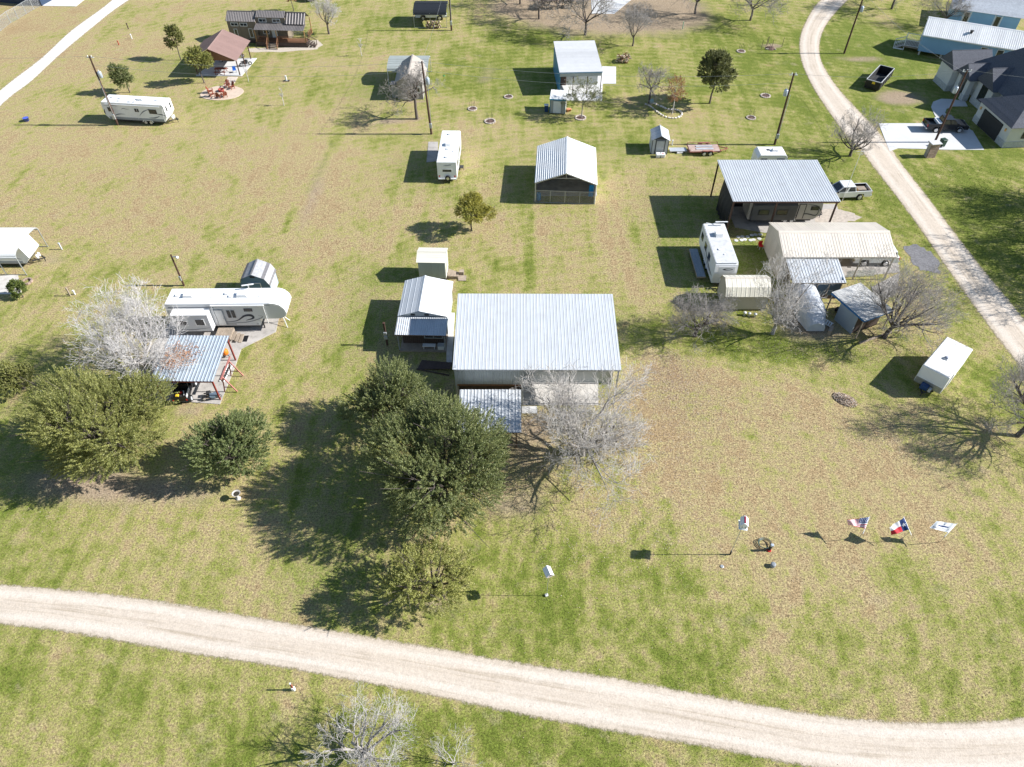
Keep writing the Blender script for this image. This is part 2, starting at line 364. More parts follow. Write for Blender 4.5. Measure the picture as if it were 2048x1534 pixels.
ground_m = bpy.data.materials.new('winter_pasture'); t, b, out = nt(ground_m); N, L = t.nodes, t.links
tc = N.new('ShaderNodeTexCoord'); at = N.new('ShaderNodeAttribute'); at.attribute_name = 'growth'; at.attribute_type = 'GEOMETRY'
sep = N.new('ShaderNodeSeparateColor'); L.new(at.outputs['Color'], sep.inputs[0])
def noise(scale, det=5, ro=0.6, stretch=None, rot=0.0, dist=0.0):
    n = N.new('ShaderNodeTexNoise'); n.inputs['Scale'].default_value = scale; n.inputs['Detail'].default_value = det; n.inputs['Roughness'].default_value = ro; n.inputs['Distortion'].default_value = dist
    if stretch:
        mp = N.new('ShaderNodeMapping'); mp.inputs['Scale'].default_value = stretch; mp.inputs['Rotation'].default_value = (0, 0, rot)
        L.new(tc.outputs['Object'], mp.inputs[0]); L.new(mp.outputs[0], n.inputs['Vector'])
    else: L.new(tc.outputs['Object'], n.inputs['Vector'])
    return n.outputs['Fac']
def mth(op, a, b_=None, c_=None):
    m = N.new('ShaderNodeMath'); m.operation = op
    for k, x in enumerate((a, b_, c_)):
        if x is None: continue
        if isinstance(x, (int, float)): m.inputs[k].default_value = x
        else: L.new(x, m.inputs[k])
    return m.outputs[0]
def rng_(x, a, b_, c_=0.0, d=1.0, smooth=True):
    m = N.new('ShaderNodeMapRange'); m.interpolation_type = 'SMOOTHSTEP' if smooth else 'LINEAR'
    L.new(x, m.inputs[0]); m.inputs[1].default_value = a; m.inputs[2].default_value = b_; m.inputs[3].default_value = c_; m.inputs[4].default_value = d
    return m.outputs[0]
def mixc(f, a, b_):
    m = N.new('ShaderNodeMix'); m.data_type = 'RGBA'
    if isinstance(f, (int, float)): m.inputs[0].default_value = f
    else: L.new(f, m.inputs[0])
    for k, x in ((6, a), (7, b_)):
        if isinstance(x, tuple): m.inputs[k].default_value = (*x, 1)
        else: L.new(x, m.inputs[k])
    return m.outputs[2]
nA = noise(0.06, 4, 0.55); nB = noise(0.24, 6, 0.68); nC = noise(0.95, 6, 0.72)
nS = noise(0.8, 4, 0.6, (1.0, 0.07, 1), 0.03); nS2 = noise(0.6, 4, 0.6, (1.0, 0.10, 1), -0.75)
nF = noise(6.5, 4, 0.75); nG = noise(2.6, 5, 0.75); nP = noise(0.42, 6, 0.7)
def cen(n_, w): return mth('MULTIPLY', mth('SUBTRACT', n_, 0.5), w)
wv_ = N.new('ShaderNodeTexWave'); wv_.wave_type = 'RINGS'; wv_.rings_direction = 'Z'; wv_.inputs['Scale'].default_value = 0.22; wv_.inputs['Distortion'].default_value = 5.0; wv_.inputs['Detail'].default_value = 3; wv_.inputs['Detail Scale'].default_value = 0.6
mpw = N.new('ShaderNodeMapping'); mpw.inputs['Location'].default_value = (-16.0, -26.0, 0); L.new(tc.outputs['Object'], mpw.inputs[0]); L.new(mpw.outputs[0], wv_.inputs['Vector'])
g = mth('ADD', cen(nA, 0.85), cen(nB, 1.0))
for n_, w in ((nC, 1.05), (nS, 0.60), (nS2, 0.45), (nG, 1.15), (nF, 0.45), (wv_.outputs['Fac'], 0.11)): g = mth('ADD', g, cen(n_, w))
g = mth('ADD', mth('ADD', g, 0.555), mth('MULTIPLY', mth('SUBTRACT', sep.outputs[0], 0.5), 0.62))
ramp = N.new('ShaderNodeValToRGB'); cr = ramp.color_ramp; cr.interpolation = 'LINEAR'
stops = [(0.0, (0.335, 0.248, 0.140)), (0.22, (0.365, 0.292, 0.162)), (0.42, (0.345, 0.295, 0.137)), (0.58, (0.285, 0.270, 0.100)), (0.80, (0.205, 0.218, 0.058)), (1.0, (0.135, 0.164, 0.034))]
while len(cr.elements) < len(stops): cr.elements.new(0.5)
for e, (p_, c_) in zip(cr.elements, stops): e.position = p_; e.color = (*c_, 1)
L.new(rng_(g, 0.10, 0.94, 0, 1, False), ramp.inputs[0])
col = ramp.outputs[0]
# bleached thatch patches and brown ones
col = mixc(rng_(nP, 0.55, 0.72, 0, 0.5), col, (0.37, 0.30, 0.195)); col = mixc(rng_(nB, 0.30, 0.42, 0.4, 0), col, (0.30, 0.215, 0.11))
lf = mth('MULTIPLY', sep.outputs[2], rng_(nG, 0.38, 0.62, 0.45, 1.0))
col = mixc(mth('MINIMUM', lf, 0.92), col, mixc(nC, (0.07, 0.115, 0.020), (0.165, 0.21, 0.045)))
df = rng_(mth('ADD', sep.outputs[1], mth('MULTIPLY', mth('SUBTRACT', nB, 0.5), 0.9)), 0.22, 0.75, 0, 0.9)
col = mixc(df, col, mixc(nC, (0.25, 0.18, 0.125), (0.40, 0.315, 0.24)))
# single straws, tufts and gaps between them
spk = rng_(nF, 0.34, 0.68, 0.45, 1.5, False); spk2 = rng_(noise(16.0, 2, 0.6), 0.3, 0.7, 0.65, 1.38, False); spk3 = rng_(nG, 0.3, 0.7, 0.8, 1.2, False)
v_ = mth('MULTIPLY', mth('MULTIPLY', spk, spk2), spk3)
hs = N.new('ShaderNodeHueSaturation'); hs.inputs['Saturation'].default_value = 1.04; L.new(col, hs.inputs['Color']); L.new(mth('MULTIPLY', v_, 1.03), hs.inputs['Value'])
L.new(hs.outputs[0], b.inputs['Base Color']); b.inputs['Roughness'].default_value = 0.95; b.inputs['Specular IOR Level'].default_value = 0.1
bp = N.new('ShaderNodeBump'); bp.inputs['Strength'].default_value = 0.55; bp.inputs['Distance'].default_value = 0.10
L.new(mth('ADD', mth('MULTIPLY', nF, 0.6), mth('MULTIPLY', nG, 0.8)), bp.inputs['Height']); L.new(bp.outputs[0], b.inputs['Normal'])
gm = np_mesh('ground', gv, gf, ground_m)
ca = gm.attributes.new('growth', 'FLOAT_COLOR', 'POINT')
cc = np.ones((nx * ny, 4), dtype=np.float32); cc[:, 0] = np.clip(0.5 + green, 0, 1); cc[:, 1] = np.clip(dirt, 0, 1.5); cc[:, 2] = np.clip(lush_shade, 0, 1)
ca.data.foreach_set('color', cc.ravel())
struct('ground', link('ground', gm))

# ---------------------------------------------------------------- roads
def road_mat(name, c1, c2, edge_c):
    m = bpy.data.materials.new(name); t, b, out = nt(m)
    return m, t, b, out
def make_road_mat(name, pale, dark, rut):
    global N, L, tc
    m = bpy.data.materials.new(name); t, b, out = nt(m); N, L = t.nodes, t.links
    tc = N.new('ShaderNodeTexCoord'); at = N.new('ShaderNodeAttribute'); at.attribute_name = 'across'
    sp = N.new('ShaderNodeSeparateColor'); L.new(at.outputs['Color'], sp.inputs[0])
    e = sp.outputs[0]                       # 0 at the verges .. 1 in the middle
    cmb = N.new('ShaderNodeCombineXYZ'); L.new(mth('MULTIPLY', sp.outputs[1], 14.0), cmb.inputs[0]); L.new(mth('MULTIPLY', sp.outputs[2], 9.0), cmb.inputs[1])
    ns = N.new('ShaderNodeTexNoise'); ns.inputs['Scale'].default_value = 1.0; ns.inputs['Detail'].default_value = 6; ns.inputs['Roughness'].default_value = 0.65; L.new(cmb.outputs[0], ns.inputs['Vector'])
    n1, n2, n3 = noise(0.5, 6, 0.65), noise(2.2, 6, 0.7), noise(9.0, 3, 0.7)
    c = mixc(rng_(mth('ADD', mth('MULTIPLY', ns.outputs['Fac'], 0.75), mth('MULTIPLY', n1, 0.25)), 0.47, 0.66, 0, 0.85), pale, dark)
    ruts = rng_(mth('ABSOLUTE', mth('SUBTRACT', mth('ADD', e, mth('MULTIPLY', mth('SUBTRACT', n1, 0.5), 0.3)), 0.5)), 0.0, 0.26, 0.8, 0.0)
    c = mixc(ruts, c, rut)
    crown = rng_(mth('ADD', e, mth('MULTIPLY', mth('SUBTRACT', n2, 0.5), 0.6)), 0.85, 1.15, 0, 0.35)
    c = mixc(crown, c, dark)
    verge = rng_(mth('ADD', e, mth('MULTIPLY', mth('SUBTRACT', n2, 0.5), 0.35)), 0.04, 0.34, 0.7, 0)
    c = mixc(verge, c, (0.40, 0.33, 0.235))
    hs = N.new('ShaderNodeHueSaturation'); L.new(c, hs.inputs['Color'])
    L.new(mth('MULTIPLY', rng_(n3, 0.3, 0.7, 0.84, 1.14, False), rng_(n2, 0.3, 0.7, 0.93, 1.07, False)), hs.inputs['Value'])
    L.new(hs.outputs[0], b.inputs['Base Color']); b.inputs['Roughness'].default_value = 0.95; b.inputs['Specular IOR Level'].default_value = 0.1
    bp = N.new('ShaderNodeBump'); bp.inputs['Strength'].default_value = 0.3; bp.inputs['Distance'].default_value = 0.05; L.new(n3, bp.inputs['Height']); L.new(bp.outputs[0], b.inputs['Normal'])
    # ragged verge: gravel thins out into the grass
    a = rng_(mth('ADD', e, mth('MULTIPLY', mth('SUBTRACT', mth('ADD', mth('MULTIPLY', n2, 0.6), mth('MULTIPLY', n3, 0.4)), 0.5), 0.5)), 0.03, 0.20)
    tr = N.new('ShaderNodeBsdfTransparent'); ms = N.new('ShaderNodeMixShader')
    L.new(a, ms.inputs[0]); L.new(tr.outputs[0], ms.inputs[1]); L.new(b.outputs[0], ms.inputs[2]); L.new(ms.outputs[0], out.inputs[0])
    return m
def catmull(pts, n=14):
    o = []
    P_ = [pts[0]] + pts + [pts[-1]]
    for i in range(1, len(P_) - 2):
        p0, p1, p2, p3 = P_[i - 1], P_[i], P_[i + 1], P_[i + 2]
        for k in range(n):
            s = k / n
            o.append(0.5 * ((2 * p1) + (p2 - p0) * s + (2 * p0 - 5 * p1 + 4 * p2 - p3) * s * s + (3 * p1 - p0 - 3 * p2 + p3) * s ** 3))
    return o + [pts[-1]]
def road(name, A, B, m, label, grow=0.25, z=0.012, na=14):
    """ribbon between two surveyed verges"""
    a, b_ = catmull([P(*p) if len(p) == 2 else Vector((p[0], p[1], 0)) for p in A]), catmull([P(*p) if len(p) == 2 else Vector((p[0], p[1], 0)) for p in B])
    v, f, e = [], [], []
    for i, (p, q) in enumerate(zip(a, b_)):
        d = (q - p).normalized(); p = p - d * grow; q = q + d * grow
        for k in range(na + 1):
            s = k / na; w = p.lerp(q, s); v.append((w.x, w.y, z + 0.04 * math.sin(math.pi * s) ** 0.7)); e.append(1 - abs(2 * s - 1))
    for i in range(len(a) - 1):
        for k in range(na):
            j = i * (na + 1) + k; f.append((j, j + 1, j + na + 2, j + na + 1))
    v = np.array(v); f = np.array(f)
    p0, p1, p2 = v[f[0, 0]], v[f[0, 1]], v[f[0, 2]]
    if np.cross(p1 - p0, p2 - p0)[2] < 0: f = f[:, ::-1].copy()
    EXCL.append(np.array([(p.x, p.y) for p in a] + [(p.x, p.y) for p in b_[::-1]]))
    me = np_mesh(name, v, f, m, True); ca = me.attributes.new('across', 'FLOAT_COLOR', 'POINT')
    c = np.ones((len(v), 4), dtype=np.float32); c[:, 0] = e; c[:, 1] = np.tile(np.arange(na + 1) / na, len(a)); ln_ = np.cumsum([0.0] + [(q - p).length for p, q in zip(a[:-1], a[1:])]); c[:, 2] = np.repeat(ln_, na + 1) / 100.0; ca.data.foreach_set('color', c.ravel())
    o = link(name, me); o['kind'] = 'structure'; o['label'] = label; return o
gravel_pale = make_road_mat('pale_caliche', (0.56, 0.48, 0.395), (0.40, 0.33, 0.25), (0.625, 0.555, 0.475))
gravel_white = make_road_mat('white_caliche', (0.74, 0.69, 0.62), (0.60, 0.54, 0.46), (0.78, 0.74, 0.68))
road('gravel_road', [(-500, 1135), (-220, 1150), (0, 1170), (150, 1183), (300, 1201), (450, 1226), (600, 1252), (750, 1277), (900, 1303), (1060, 1330), (1200, 1352), (1350, 1380), (1500, 1408), (1650, 1432), (1800, 1444), (1930, 1444), (2048, 1437), (2400, 1405)],
     [(-500, 1195), (-220, 1220), (0, 1247), (130, 1262), (270, 1286), (410, 1310), (560, 1332), (700, 1358), (850, 1386), (1000, 1419), (1150, 1448), (1300, 1474), (1450, 1499), (1600, 1530), (1750, 1552), (1900, 1562), (2048, 1558), (2400, 1530)],
     gravel_pale, 'pale gravel road curving across the foreground')
road('gravel_lane', [(1790, -120), (1715, -70), (1640, 0), (1615, 35), (1599, 75), (1601, 120), (1622, 170), (1650, 215), (1690, 270), (1722, 303), (1747, 337), (1790, 392), (1840, 460), (1890, 533), (1940, 603), (1990, 672), (2048, 745), (2200, 930)],
     [(1830, -110), (1765, -65), (1697, 0), (1668, 30), (1648, 60), (1640, 90), (1644, 122), (1668, 163), (1702, 203), (1747, 250), (1776, 285), (1803, 325), (1850, 385), (1908, 462), (1962, 532), (2012, 592), (2060, 650), (2230, 850)],
     gravel_pale, 'pale gravel lane curving past the big shingled house', 0.2)
road('gravel_track', [(-160, 320), (0, 180), (82, 116), (143, 60), (205, 15), (240, -12), (330, -70)], [(-140, 370), (0, 214), (61, 165), (123, 108), (185, 56), (240, 13), (345, -55)],
     gravel_white, 'white gravel track running up beside the chain link fence', 0.2)
dark_gravel = mat('grey_gravel', (0.17, 0.165, 0.17), 0.95, 0, 0.4, 4, 0.5, 20)
def ragged(px, jit=0.25, sub=5, z=0.01):
    pts = [P(*p) for p in px]; o = []
    for a, b_ in zip(pts, pts[1:] + pts[:1]):
        for k in range(sub): w = a.lerp(b_, k / sub); o.append((w.x + random.uniform(-jit, jit), w.y + random.uniform(-jit, jit)))
    return ccw(o)
def flat(name, px, m, z, label, jit=0.0, sub=1):
    pts = ragged(px, jit, sub) if jit else ccw([tuple(P(*p))[:2] for p in px])
    EXCL.append(np.array([(p[0], p[1]) for p in pts]))
    mb = MB(); mb.prism(pts, 'z', -0.05, z); o = mb.build(name, m); o['kind'] = 'structure'; o['label'] = label; return o
flat('gravel_patch', [(1808, 490), (1838, 488), (1862, 505), (1880, 532), (1878, 545), (1840, 540), (1818, 520)], dark_gravel, 0.014, 'dark grey gravel patch beside the tan barn', 0.3, 4)

# ---------------------------------------------------------------- building helpers
def basis(O, U, V):
    O, u, v = Vector(O), Vector(U).normalized(), Vector(V).normalized(); n = u.cross(v); M_ = Matrix.Identity(4)
    for r_ in range(3): M_[r_][0] = u[r_]; M_[r_][1] = v[r_]; M_[r_][2] = n[r_]; M_[r_][3] = O[r_]
    return M_
def win(parent, O, U, V, frame=white_trim, pane=glass, mull=1, d=0.05, fw=0.07, name='window'):
    w, h = Vector(U).length, Vector(V).length; mb = MB()
    mb.box(0, 0, 0, w, fw, d).box(0, h - fw, 0, w, h, d).box(0, fw, 0, fw, h - fw, d).box(w - fw, fw, 0, w, h - fw, d)
    for k in range(mull): x = w * (k + 1) / (mull + 1); mb.box(x - fw * .35, fw, 0, x + fw * .35, h - fw, d * .9)
    o = link(name, mb.mesh(name, frame), parent, mtx=basis(O, U, V))
    for k in range(mull + 1):
        a, c = fw + (w - 2 * fw) * k / (mull + 1), fw + (w - 2 * fw) * (k + 1) / (mull + 1)
        MB().box(a + .012, fw, 0.005, c - .012, h - fw, d * .5).build('pane', pane, o)
    return o
def door(parent, O, U, V, m=white_trim, frame=rv_grey, d=0.05, fw=0.08, handle=chrome):
    w, h = Vector(U).length, Vector(V).length; mb = MB()
    mb.box(-fw, 0, 0, 0, h + fw, d * 1.3).box(w, 0, 0, w + fw, h + fw, d * 1.3).box(0, h, 0, w, h + fw, d * 1.3)
    o = link('door', MB().box(0.004, 0.01, 0, w - .004, h - .004, d).mesh('door', m), parent, mtx=basis(O, U, V))
    mb.build('door_frame', frame, o); MB().box(w * .84, h * .42, d, w * .9, h * .5, d + .05).build('handle', handle, o)
    return o
def slope(parent, E0, E1, T0, m, along=False, pw=0.9, nr=3, rh=0.035, rib=0.05, name='roof_panel', alt=None):
    E0, E1, T0 = Vector(E0), Vector(E1), Vector(T0)
    if along: return sheets(parent, name, E1, T0 - E0, E0 - E1, m, pw, nr, rh, rib, alt)
    return sheets(parent, name, E0, E1 - E0, T0 - E0, m, pw, nr, rh, rib, alt)
def post(parent, x, y, z0, z1, w, m, name='post'): return MB().box(x - w / 2, y - w / 2, z0, x + w / 2, y + w / 2, z1).build(name, m, parent)
def wallbox(parent, x0, y0, z0, x1, y1, z1, m, name='wall'): return MB().box(x0, y0, z0, x1, y1, z1).build(name, m, parent)
def gable_end(parent, prof, axis, a, b, m, name='gable_wall'): return MB().prism(prof, axis, a, b).build(name, m, parent)
def boards(parent, x0, x1, y, z0, z1, m, w=0.2, name='board', d=0.03, gap=0.012):
    n = max(1, round((x1 - x0) / w)); w = (x1 - x0) / n
    me = MB().box(gap / 2, 0, 0, w - gap / 2, d, z1 - z0).mesh(name, m)
    for k in range(n): link(name, me, parent, (x0 + k * w, y - d - random.uniform(0, .006), z0 + random.uniform(-.008, .008)))
def planks(parent, x0, x1, y0, y1, z, m, w=0.14, d=0.035, name='plank', along='x'):
    """deck boards, long side along the given axis"""
    if along == 'x':
        n = max(1, round((y1 - y0) / w)); w = (y1 - y0) / n; me = MB().box(0, .006, -d, x1 - x0, w - .006, 0).mesh(name, m)
        for k in range(n): link(name, me, parent, (x0, y0 + k * w, z + random.uniform(-.004, .004)))
    else:
        n = max(1, round((x1 - x0) / w)); w = (x1 - x0) / n; me = MB().box(.006, 0, -d, w - .006, y1 - y0, 0).mesh(name, m)
        for k in range(n): link(name, me, parent, (x0 + k * w, y0, z + random.uniform(-.004, .004)))
def railing(parent, p, q, h=0.9, m=wood_brown, n=None, name='railing', bw=0.04):
    p, q = Vector(p), Vector(q); L_ = (q - p).length; n = n or max(2, int(L_ / 0.22)); mb = MB()
    up = Vector((0, 0, 1))
    mb.bar(p + up * h, q + up * h, .08); mb.bar(p + up * .12, q + up * .12, .05)
    for e in (p, q): mb.bar(e, e + up * (h + .08), .09)
    o = mb.build(name, m, parent)
    me = None
    for k in range(1, n):
        a = p.lerp(q, k / n); me = me or MB().box(-bw / 2, -bw / 2, .12, bw / 2, bw / 2, h).mesh('baluster', m)
        link('baluster', me, o, tuple(a))
    return o

# ---------------------------------------------------------------- big metal shed in the middle
f = Fr((905, 739, 4.8), (1243, 740, 4.8)); W, D = f.w, 9.4
T = f.thing('metal_shed', 'large grey metal shed with single slope ribbed roof and open right bay', 'shed')
rf = MB().box(.1, -.02, 4.62, W - .1, .06, 4.77).box(.1, D - .1, 5.5, W - .1, D - .02, 5.66)
for k in range(6): rf.box(.05, .3 + k * 1.75, 4.66 + (.3 + k * 1.75) * .0957 - .05, W - .05, .4 + k * 1.75, 4.7 + (.3 + k * 1.75) * .0957)
rf = rf.build('roof', steel, T)
sheets(rf, 'roof_panel', (0, 0, 4.8), (W, 0, 0), (0, D, .9), galv, 0.914, 3, 0.020, 0.035)
xm, xr = 6.15, 13.3
sheets(T, 'siding_panel', (.12, .15, 2.75), (xm - .12, 0, 0), (0, 0, 1.95), galv_wall, 0.914, 4, 0.025, 0.03)
wallbox(T, .12, .18, 0, .3, D - .2, 4.85, galv_wall); wallbox(T, .3, D - .4, 0, W - .3, D - .25, 5.45, galv_wall, 'back_wall')
wallbox(T, .3, .16, 2.5, xm, .3, 2.74, wood_brown, 'door_header')
wallbox(T, .3, 1.5, 0, xm, 1.65, 4.7, wood_dark, 'inner_wall')
wallbox(T, xm, .2, 0, xm + .15, 2.9, 4.8, galv_wall, 'partition_wall'); wallbox(T, xm + .15, 2.9, 0, W - .25, 3.05, 4.95, galv_wall, 'porch_wall')
wallbox(T, W - .25, 3.05, 0, W - .1, D - .25, 5.0, galv_wall, 'side_wall')
for x, y in ((W - .2, .2), (xr - 2.8, .2), (W - .2, 2.8)): post(T, x, y, 0, 4.7 + y * .095, .13, steel)
gslab('concrete_floor', [(1046, 765), (1196, 765), (1197, 811), (1046, 811)], concrete, .07, 'pale concrete porch floor under the metal shed')
gslab('concrete_step', [(1044, 813), (1074, 813), (1075, 827), (1044, 827)], concrete_w, .05, 'small concrete pad in front of the metal shed porch')
gslab('concrete_walk', [(893, 626), (910, 626), (904, 725), (893, 725)], concrete, .05, 'concrete walk between the cabin and the metal shed')
# awning in front of the shed
f2 = Fr((915, 865, 2.45), (1043, 865, 2.45)); D2 = f2.l(980, 779, 2.85)[1]; W2 = f2.w
A = f2.thing('lean_to_awning', 'low ribbed metal awning on steel posts before the large grey shed', 'awning')
rf = MB().box(.05, .02, 2.3, W2 - .05, .1, 2.43).box(.05, D2 * .5, 2.42, W2 - .05, D2 * .5 + .1, 2.6).box(.05, D2 - .12, 2.62, W2 - .05, D2 - .04, 2.8).build('roof', brown_steel, A)
sheets(rf, 'roof_panel', (0, 0, 2.45), (W2, 0, 0), (0, D2, .4), galv, 0.914, 3, 0.04)
for x in (.2, W2 - .45):
    post(A, x, .25, 0, 2.4, .1, brown_steel); post(A, x, D2 - .25, 0, 2.75, .1, brown_steel)

# ---------------------------------------------------------------- timber cabin with porch
f = Fr((795, 632, 2.6), (897, 634, 2.6)); W = f.w; D = f.l(805, 561, 2.6)[1]; rx = W * .43; rz = 3.3
T = f.thing('timber_cabin', 'small timber cabin with grey metal gable roof and front porch', 'cabin')
rf = MB().prism([(rx - .22, rz - .05), (rx, rz + .06), (rx + .22, rz - .05)], 'y', -.02, D + .02).box(rx - .05, 0, rz - .25, rx + .05, D, rz - .1).build('roof', galv, T)
slope(rf, (0, D, 2.6), (0, 0, 2.6), (rx, D, rz), galv, True, .6, 1, .02, .03)
slope(rf, (W, 0, 2.6), (W, D, 2.6), (rx, 0, rz), white_roof, True, .6, 1, .02, .03)
gable_end(T, [(.2, 0), (W - .2, 0), (W - .2, 2.5), (rx, rz - .1), (.2, 2.5)], 'y', .15, .25, galv_wall)
for x in (rx - .9, rx + .5): MB().box(x, .1, 2.62, x + .45, .16, 2.8).build('gable_vent', dark_steel, T)
wallbox(T, .2, .25, 0, .3, D - .2, 2.5, galv_wall); wallbox(T, W - .3, .25, 0, W - .2, D - .2, 2.5, galv_wall); wallbox(T, .3, D - .3, 0, W - .3, D - .2, 2.5, galv_wall, 'back_wall')
yp = -2.35
pr = MB().box(.05, yp, 2.12, W - .05, yp + .1, 2.24).box(.05, -.2, 2.3, W - .05, -.1, 2.42).build('porch_roof', wood_brown, T)
sheets(pr, 'roof_panel', (0, yp - .05, 2.27), (W - .05, 0, 0), (0, -yp + .1, .22), galv, .6, 3, .035)
boards(T, .5, W * .52, -1.3, .15, 2.2, wood_dark, .2); boards(T, W * .52, W - .35, -1.3, .15, .8, wood_dark, .2); boards(T, W * .9, W - .3, -1.3, .8, 2.2, wood_dark, .18)
win(T, (W * .53, -1.36, .95), (W * .36, 0, 0), (0, 0, 1.1), galv_wall, glass, 1)
win(T, (W * .25, -1.36, 1.3), (.5, 0, 0), (0, 0, .5), wood_old, glass, 0)
MB().box(.3, yp - .1, -.05, W - .2, 0, .14).build('porch_floor', wood_old, T)
for x in (.25, W - .25): post(T, x, yp + .1, .1, 2.15, .1, steel)
o = f.thing('white_bench', 'long pale bench on the timber cabin porch', 'bench'); x0 = W * .5
MB().box(x0, -2.2, .5, x0 + 1.3, -1.75, .56).build('seat', plastic_w, o)
for dx in (.08, 1.15): MB().box(x0 + dx, -2.15, .14, x0 + dx + .07, -1.8, .5).build('leg', plastic_w, o)
o = f.thing('storage_box', 'pale storage box at the right end of the cabin porch', 'box')
MB().cbox(W * .8, -2.25, .14, W * .8 + .62, -1.75, .62, .03).build('body', plastic_w, o); MB().cbox(W * .8 - .02, -2.27, .62, W * .8 + .64, -1.73, .68, .02).build('lid', grey_pl, o)
# timber ramp in the shade
R0 = Fr((833, 738), (905, 752)); T = R0.thing('timber_ramp', 'dark timber ramp lying in the shade left of the large metal shed', 'ramp')
for k in range(9): MB().box(.1 + k * .36, .05 * k, .02 + .05 * k, .44 + k * .36, 1.3, .07 + .05 * k).build('plank', wood_dark, T)
MB().box(0, -.1, 0, 3.4, 0, .12).build('side_rail', wood_dark, T)

# ---------------------------------------------------------------- cream portable building
f = Fr((832, 525, 2.75), (892, 526, 2.75)); W = f.w; D = 2.75
T = f.thing('portable_shed', 'cream roofed sage green portable shed raised on timber skids', 'shed')
rf = MB().prism([(D / 2 - .12, 3.24), (D / 2, 3.33), (D / 2 + .12, 3.24)], 'x', 0, W).build('roof', cream, T)
slope(rf, (0, 0, 2.75), (W, 0, 2.75), (0, D / 2, 3.25), cream, True, .46, 1, .015, .02)
slope(rf, (W, D, 2.75), (0, D, 2.75), (W, D / 2, 3.25), cream, True, .46, 1, .015, .02)
sheets(T, 'siding_panel', (.15, .16, .5), (W - .3, 0, 0), (0, 0, 2.2), sage, .8, 5, .012, .02)
wallbox(T, .15, .17, .5, .25, D - .15, 2.72, sage); wallbox(T, .25, D - .25, .5, W - .25, D - .15, 2.72, sage, 'back_wall')
gable_end(T, [(.17, .5), (D - .15, .5), (D - .15, 2.7), (D / 2, 3.15), (.17, 2.7)], 'x', W - .22, W - .12, cream)
door(T, (W - .12, .8, .6), (0, 1.0, 0), (0, 0, 1.85), cream, sage)
for y in (.35, D - .5): MB().box(.1, y, 0, W - .1, y + .15, .5).build('skid', wood_dark, T)
S = f.thing('timber_steps', 'weathered timber steps at the door of the cream portable shed', 'steps')
for k in range(4): MB().box(W - .08 + k * .3, .7, .42 - k * .12, W + .24 + k * .3, 1.9, .47 - k * .12).build('tread', wood_old, S)
MB().box(W - .08, .66, 0, W + 1.1, .7, .42).build('stringer', wood_old, S); MB().box(W + 1.15, .35, .02, W + 2.0, 1.3, .09).build('landing', wood_old, S)
o = f.thing('wood_block', 'pale timber crate beside the steps of the cream shed', 'crate'); MB().cbox(W + 1.2, 1.4, 0, W + 1.7, 1.85, .42, .02).build('body', wood_old, o)
MB().box(W + 1.18, 1.38, .42, W + 1.72, 1.87, .46).build('lid', wood_old, o)

# ---------------------------------------------------------------- gable carport with chain-link front
f = Fr((1069, 366, 2.8), (1195, 370, 2.8)); W = f.w; D = f.l(1070, 292, 2.8)[1]; rz = 4.25
T = f.thing('gable_carport', 'white ribbed gable roof carport closed in with chain link', 'carport')
rf = MB().prism([(W / 2 - .2, rz - .05), (W / 2, rz + .06), (W / 2 + .2, rz - .05)], 'y', -.02, D).build('roof', white_roof, T)
slope(rf, (0, D, 2.8), (0, 0, 2.8), (W / 2, D, rz), white_roof, True, .85, 3, .05, .06)
slope(rf, (W, 0, 2.8), (W, D, 2.8), (W / 2, 0, rz), white_roof, True, .85, 3, .03, .05)
for y in (.12, D / 2, D - .12):
    fm = MB()
    for x in (.15, W - .15): fm.bar((x, y, 0), (x, y, 2.75), .09)
    fm.bar((.15, y, 2.72), (W / 2, y, rz - .1), .09).bar((W - .15, y, 2.72), (W / 2, y, rz - .1), .09).bar((W * .3, y, rz - .75), (W * .7, y, rz - .75), .06).bar((W / 2, y, rz - .75), (W / 2, y, rz - .1), .06)
    fm.build('frame', steel, T)
for x in (.1, W - .1): sheets(T, 'side_panel', (x, .1, 0.05) if x > 1 else (x, D - .1, 0.05), (0, (D - .2) if x > 1 else -(D - .2), 0), (0, 0, 2.7), white_roof, .9, 3, .03)
wallbox(T, .2, D - .2, 0, W - .2, D - .1, 2.9, galv_wall, 'back_wall')
mesh_m = bpy.data.materials.new('chain_link'); t, b, out = nt(mesh_m); N, L = t.nodes, t.links
tc = N.new('ShaderNodeTexCoord'); b.inputs['Base Color'].default_value = (.5, .51, .52, 1); b.inputs['Metallic'].default_value = .4; b.inputs['Roughness'].default_value = .5
wv = [N.new('ShaderNodeTexWave') for _ in range(2)]
for k, w_ in enumerate(wv):
    mp = N.new('ShaderNodeMapping'); mp.inputs['Rotation'].default_value = (0, R(45 if k else -45), 0); L.new(tc.outputs['Object'], mp.inputs[0]); w_.inputs['Scale'].default_value = 4.5; L.new(mp.outputs[0], w_.inputs['Vector'])
mxm = mth('MAXIMUM', wv[0].outputs['Fac'], wv[1].outputs['Fac'])
ms = N.new('ShaderNodeMixShader'); tr = N.new('ShaderNodeBsdfTransparent'); L.new(rng_(mxm, .985, .997), ms.inputs[0]); L.new(tr.outputs[0], ms.inputs[1]); L.new(b.outputs[0], ms.inputs[2]); L.new(ms.outputs[0], out.inputs[0])
for k in range(4):
    x0, x1 = .2 + (W - .4) * k / 4, .2 + (W - .4) * (k + 1) / 4 - .03
    g_ = MB().bar((x0, .05, .05), (x1, .05, .05), .05).bar((x0, .05, 1.75), (x1, .05, 1.75), .05).bar((x0, .05, .05), (x0, .05, 1.75), .05).bar((x1, .05, .05), (x1, .05, 1.75), .05).build('gate_frame', steel, T)
    MB().box(x0, .045, .05, x1, .055, 1.75).build('chain_mesh', mesh_m, g_)
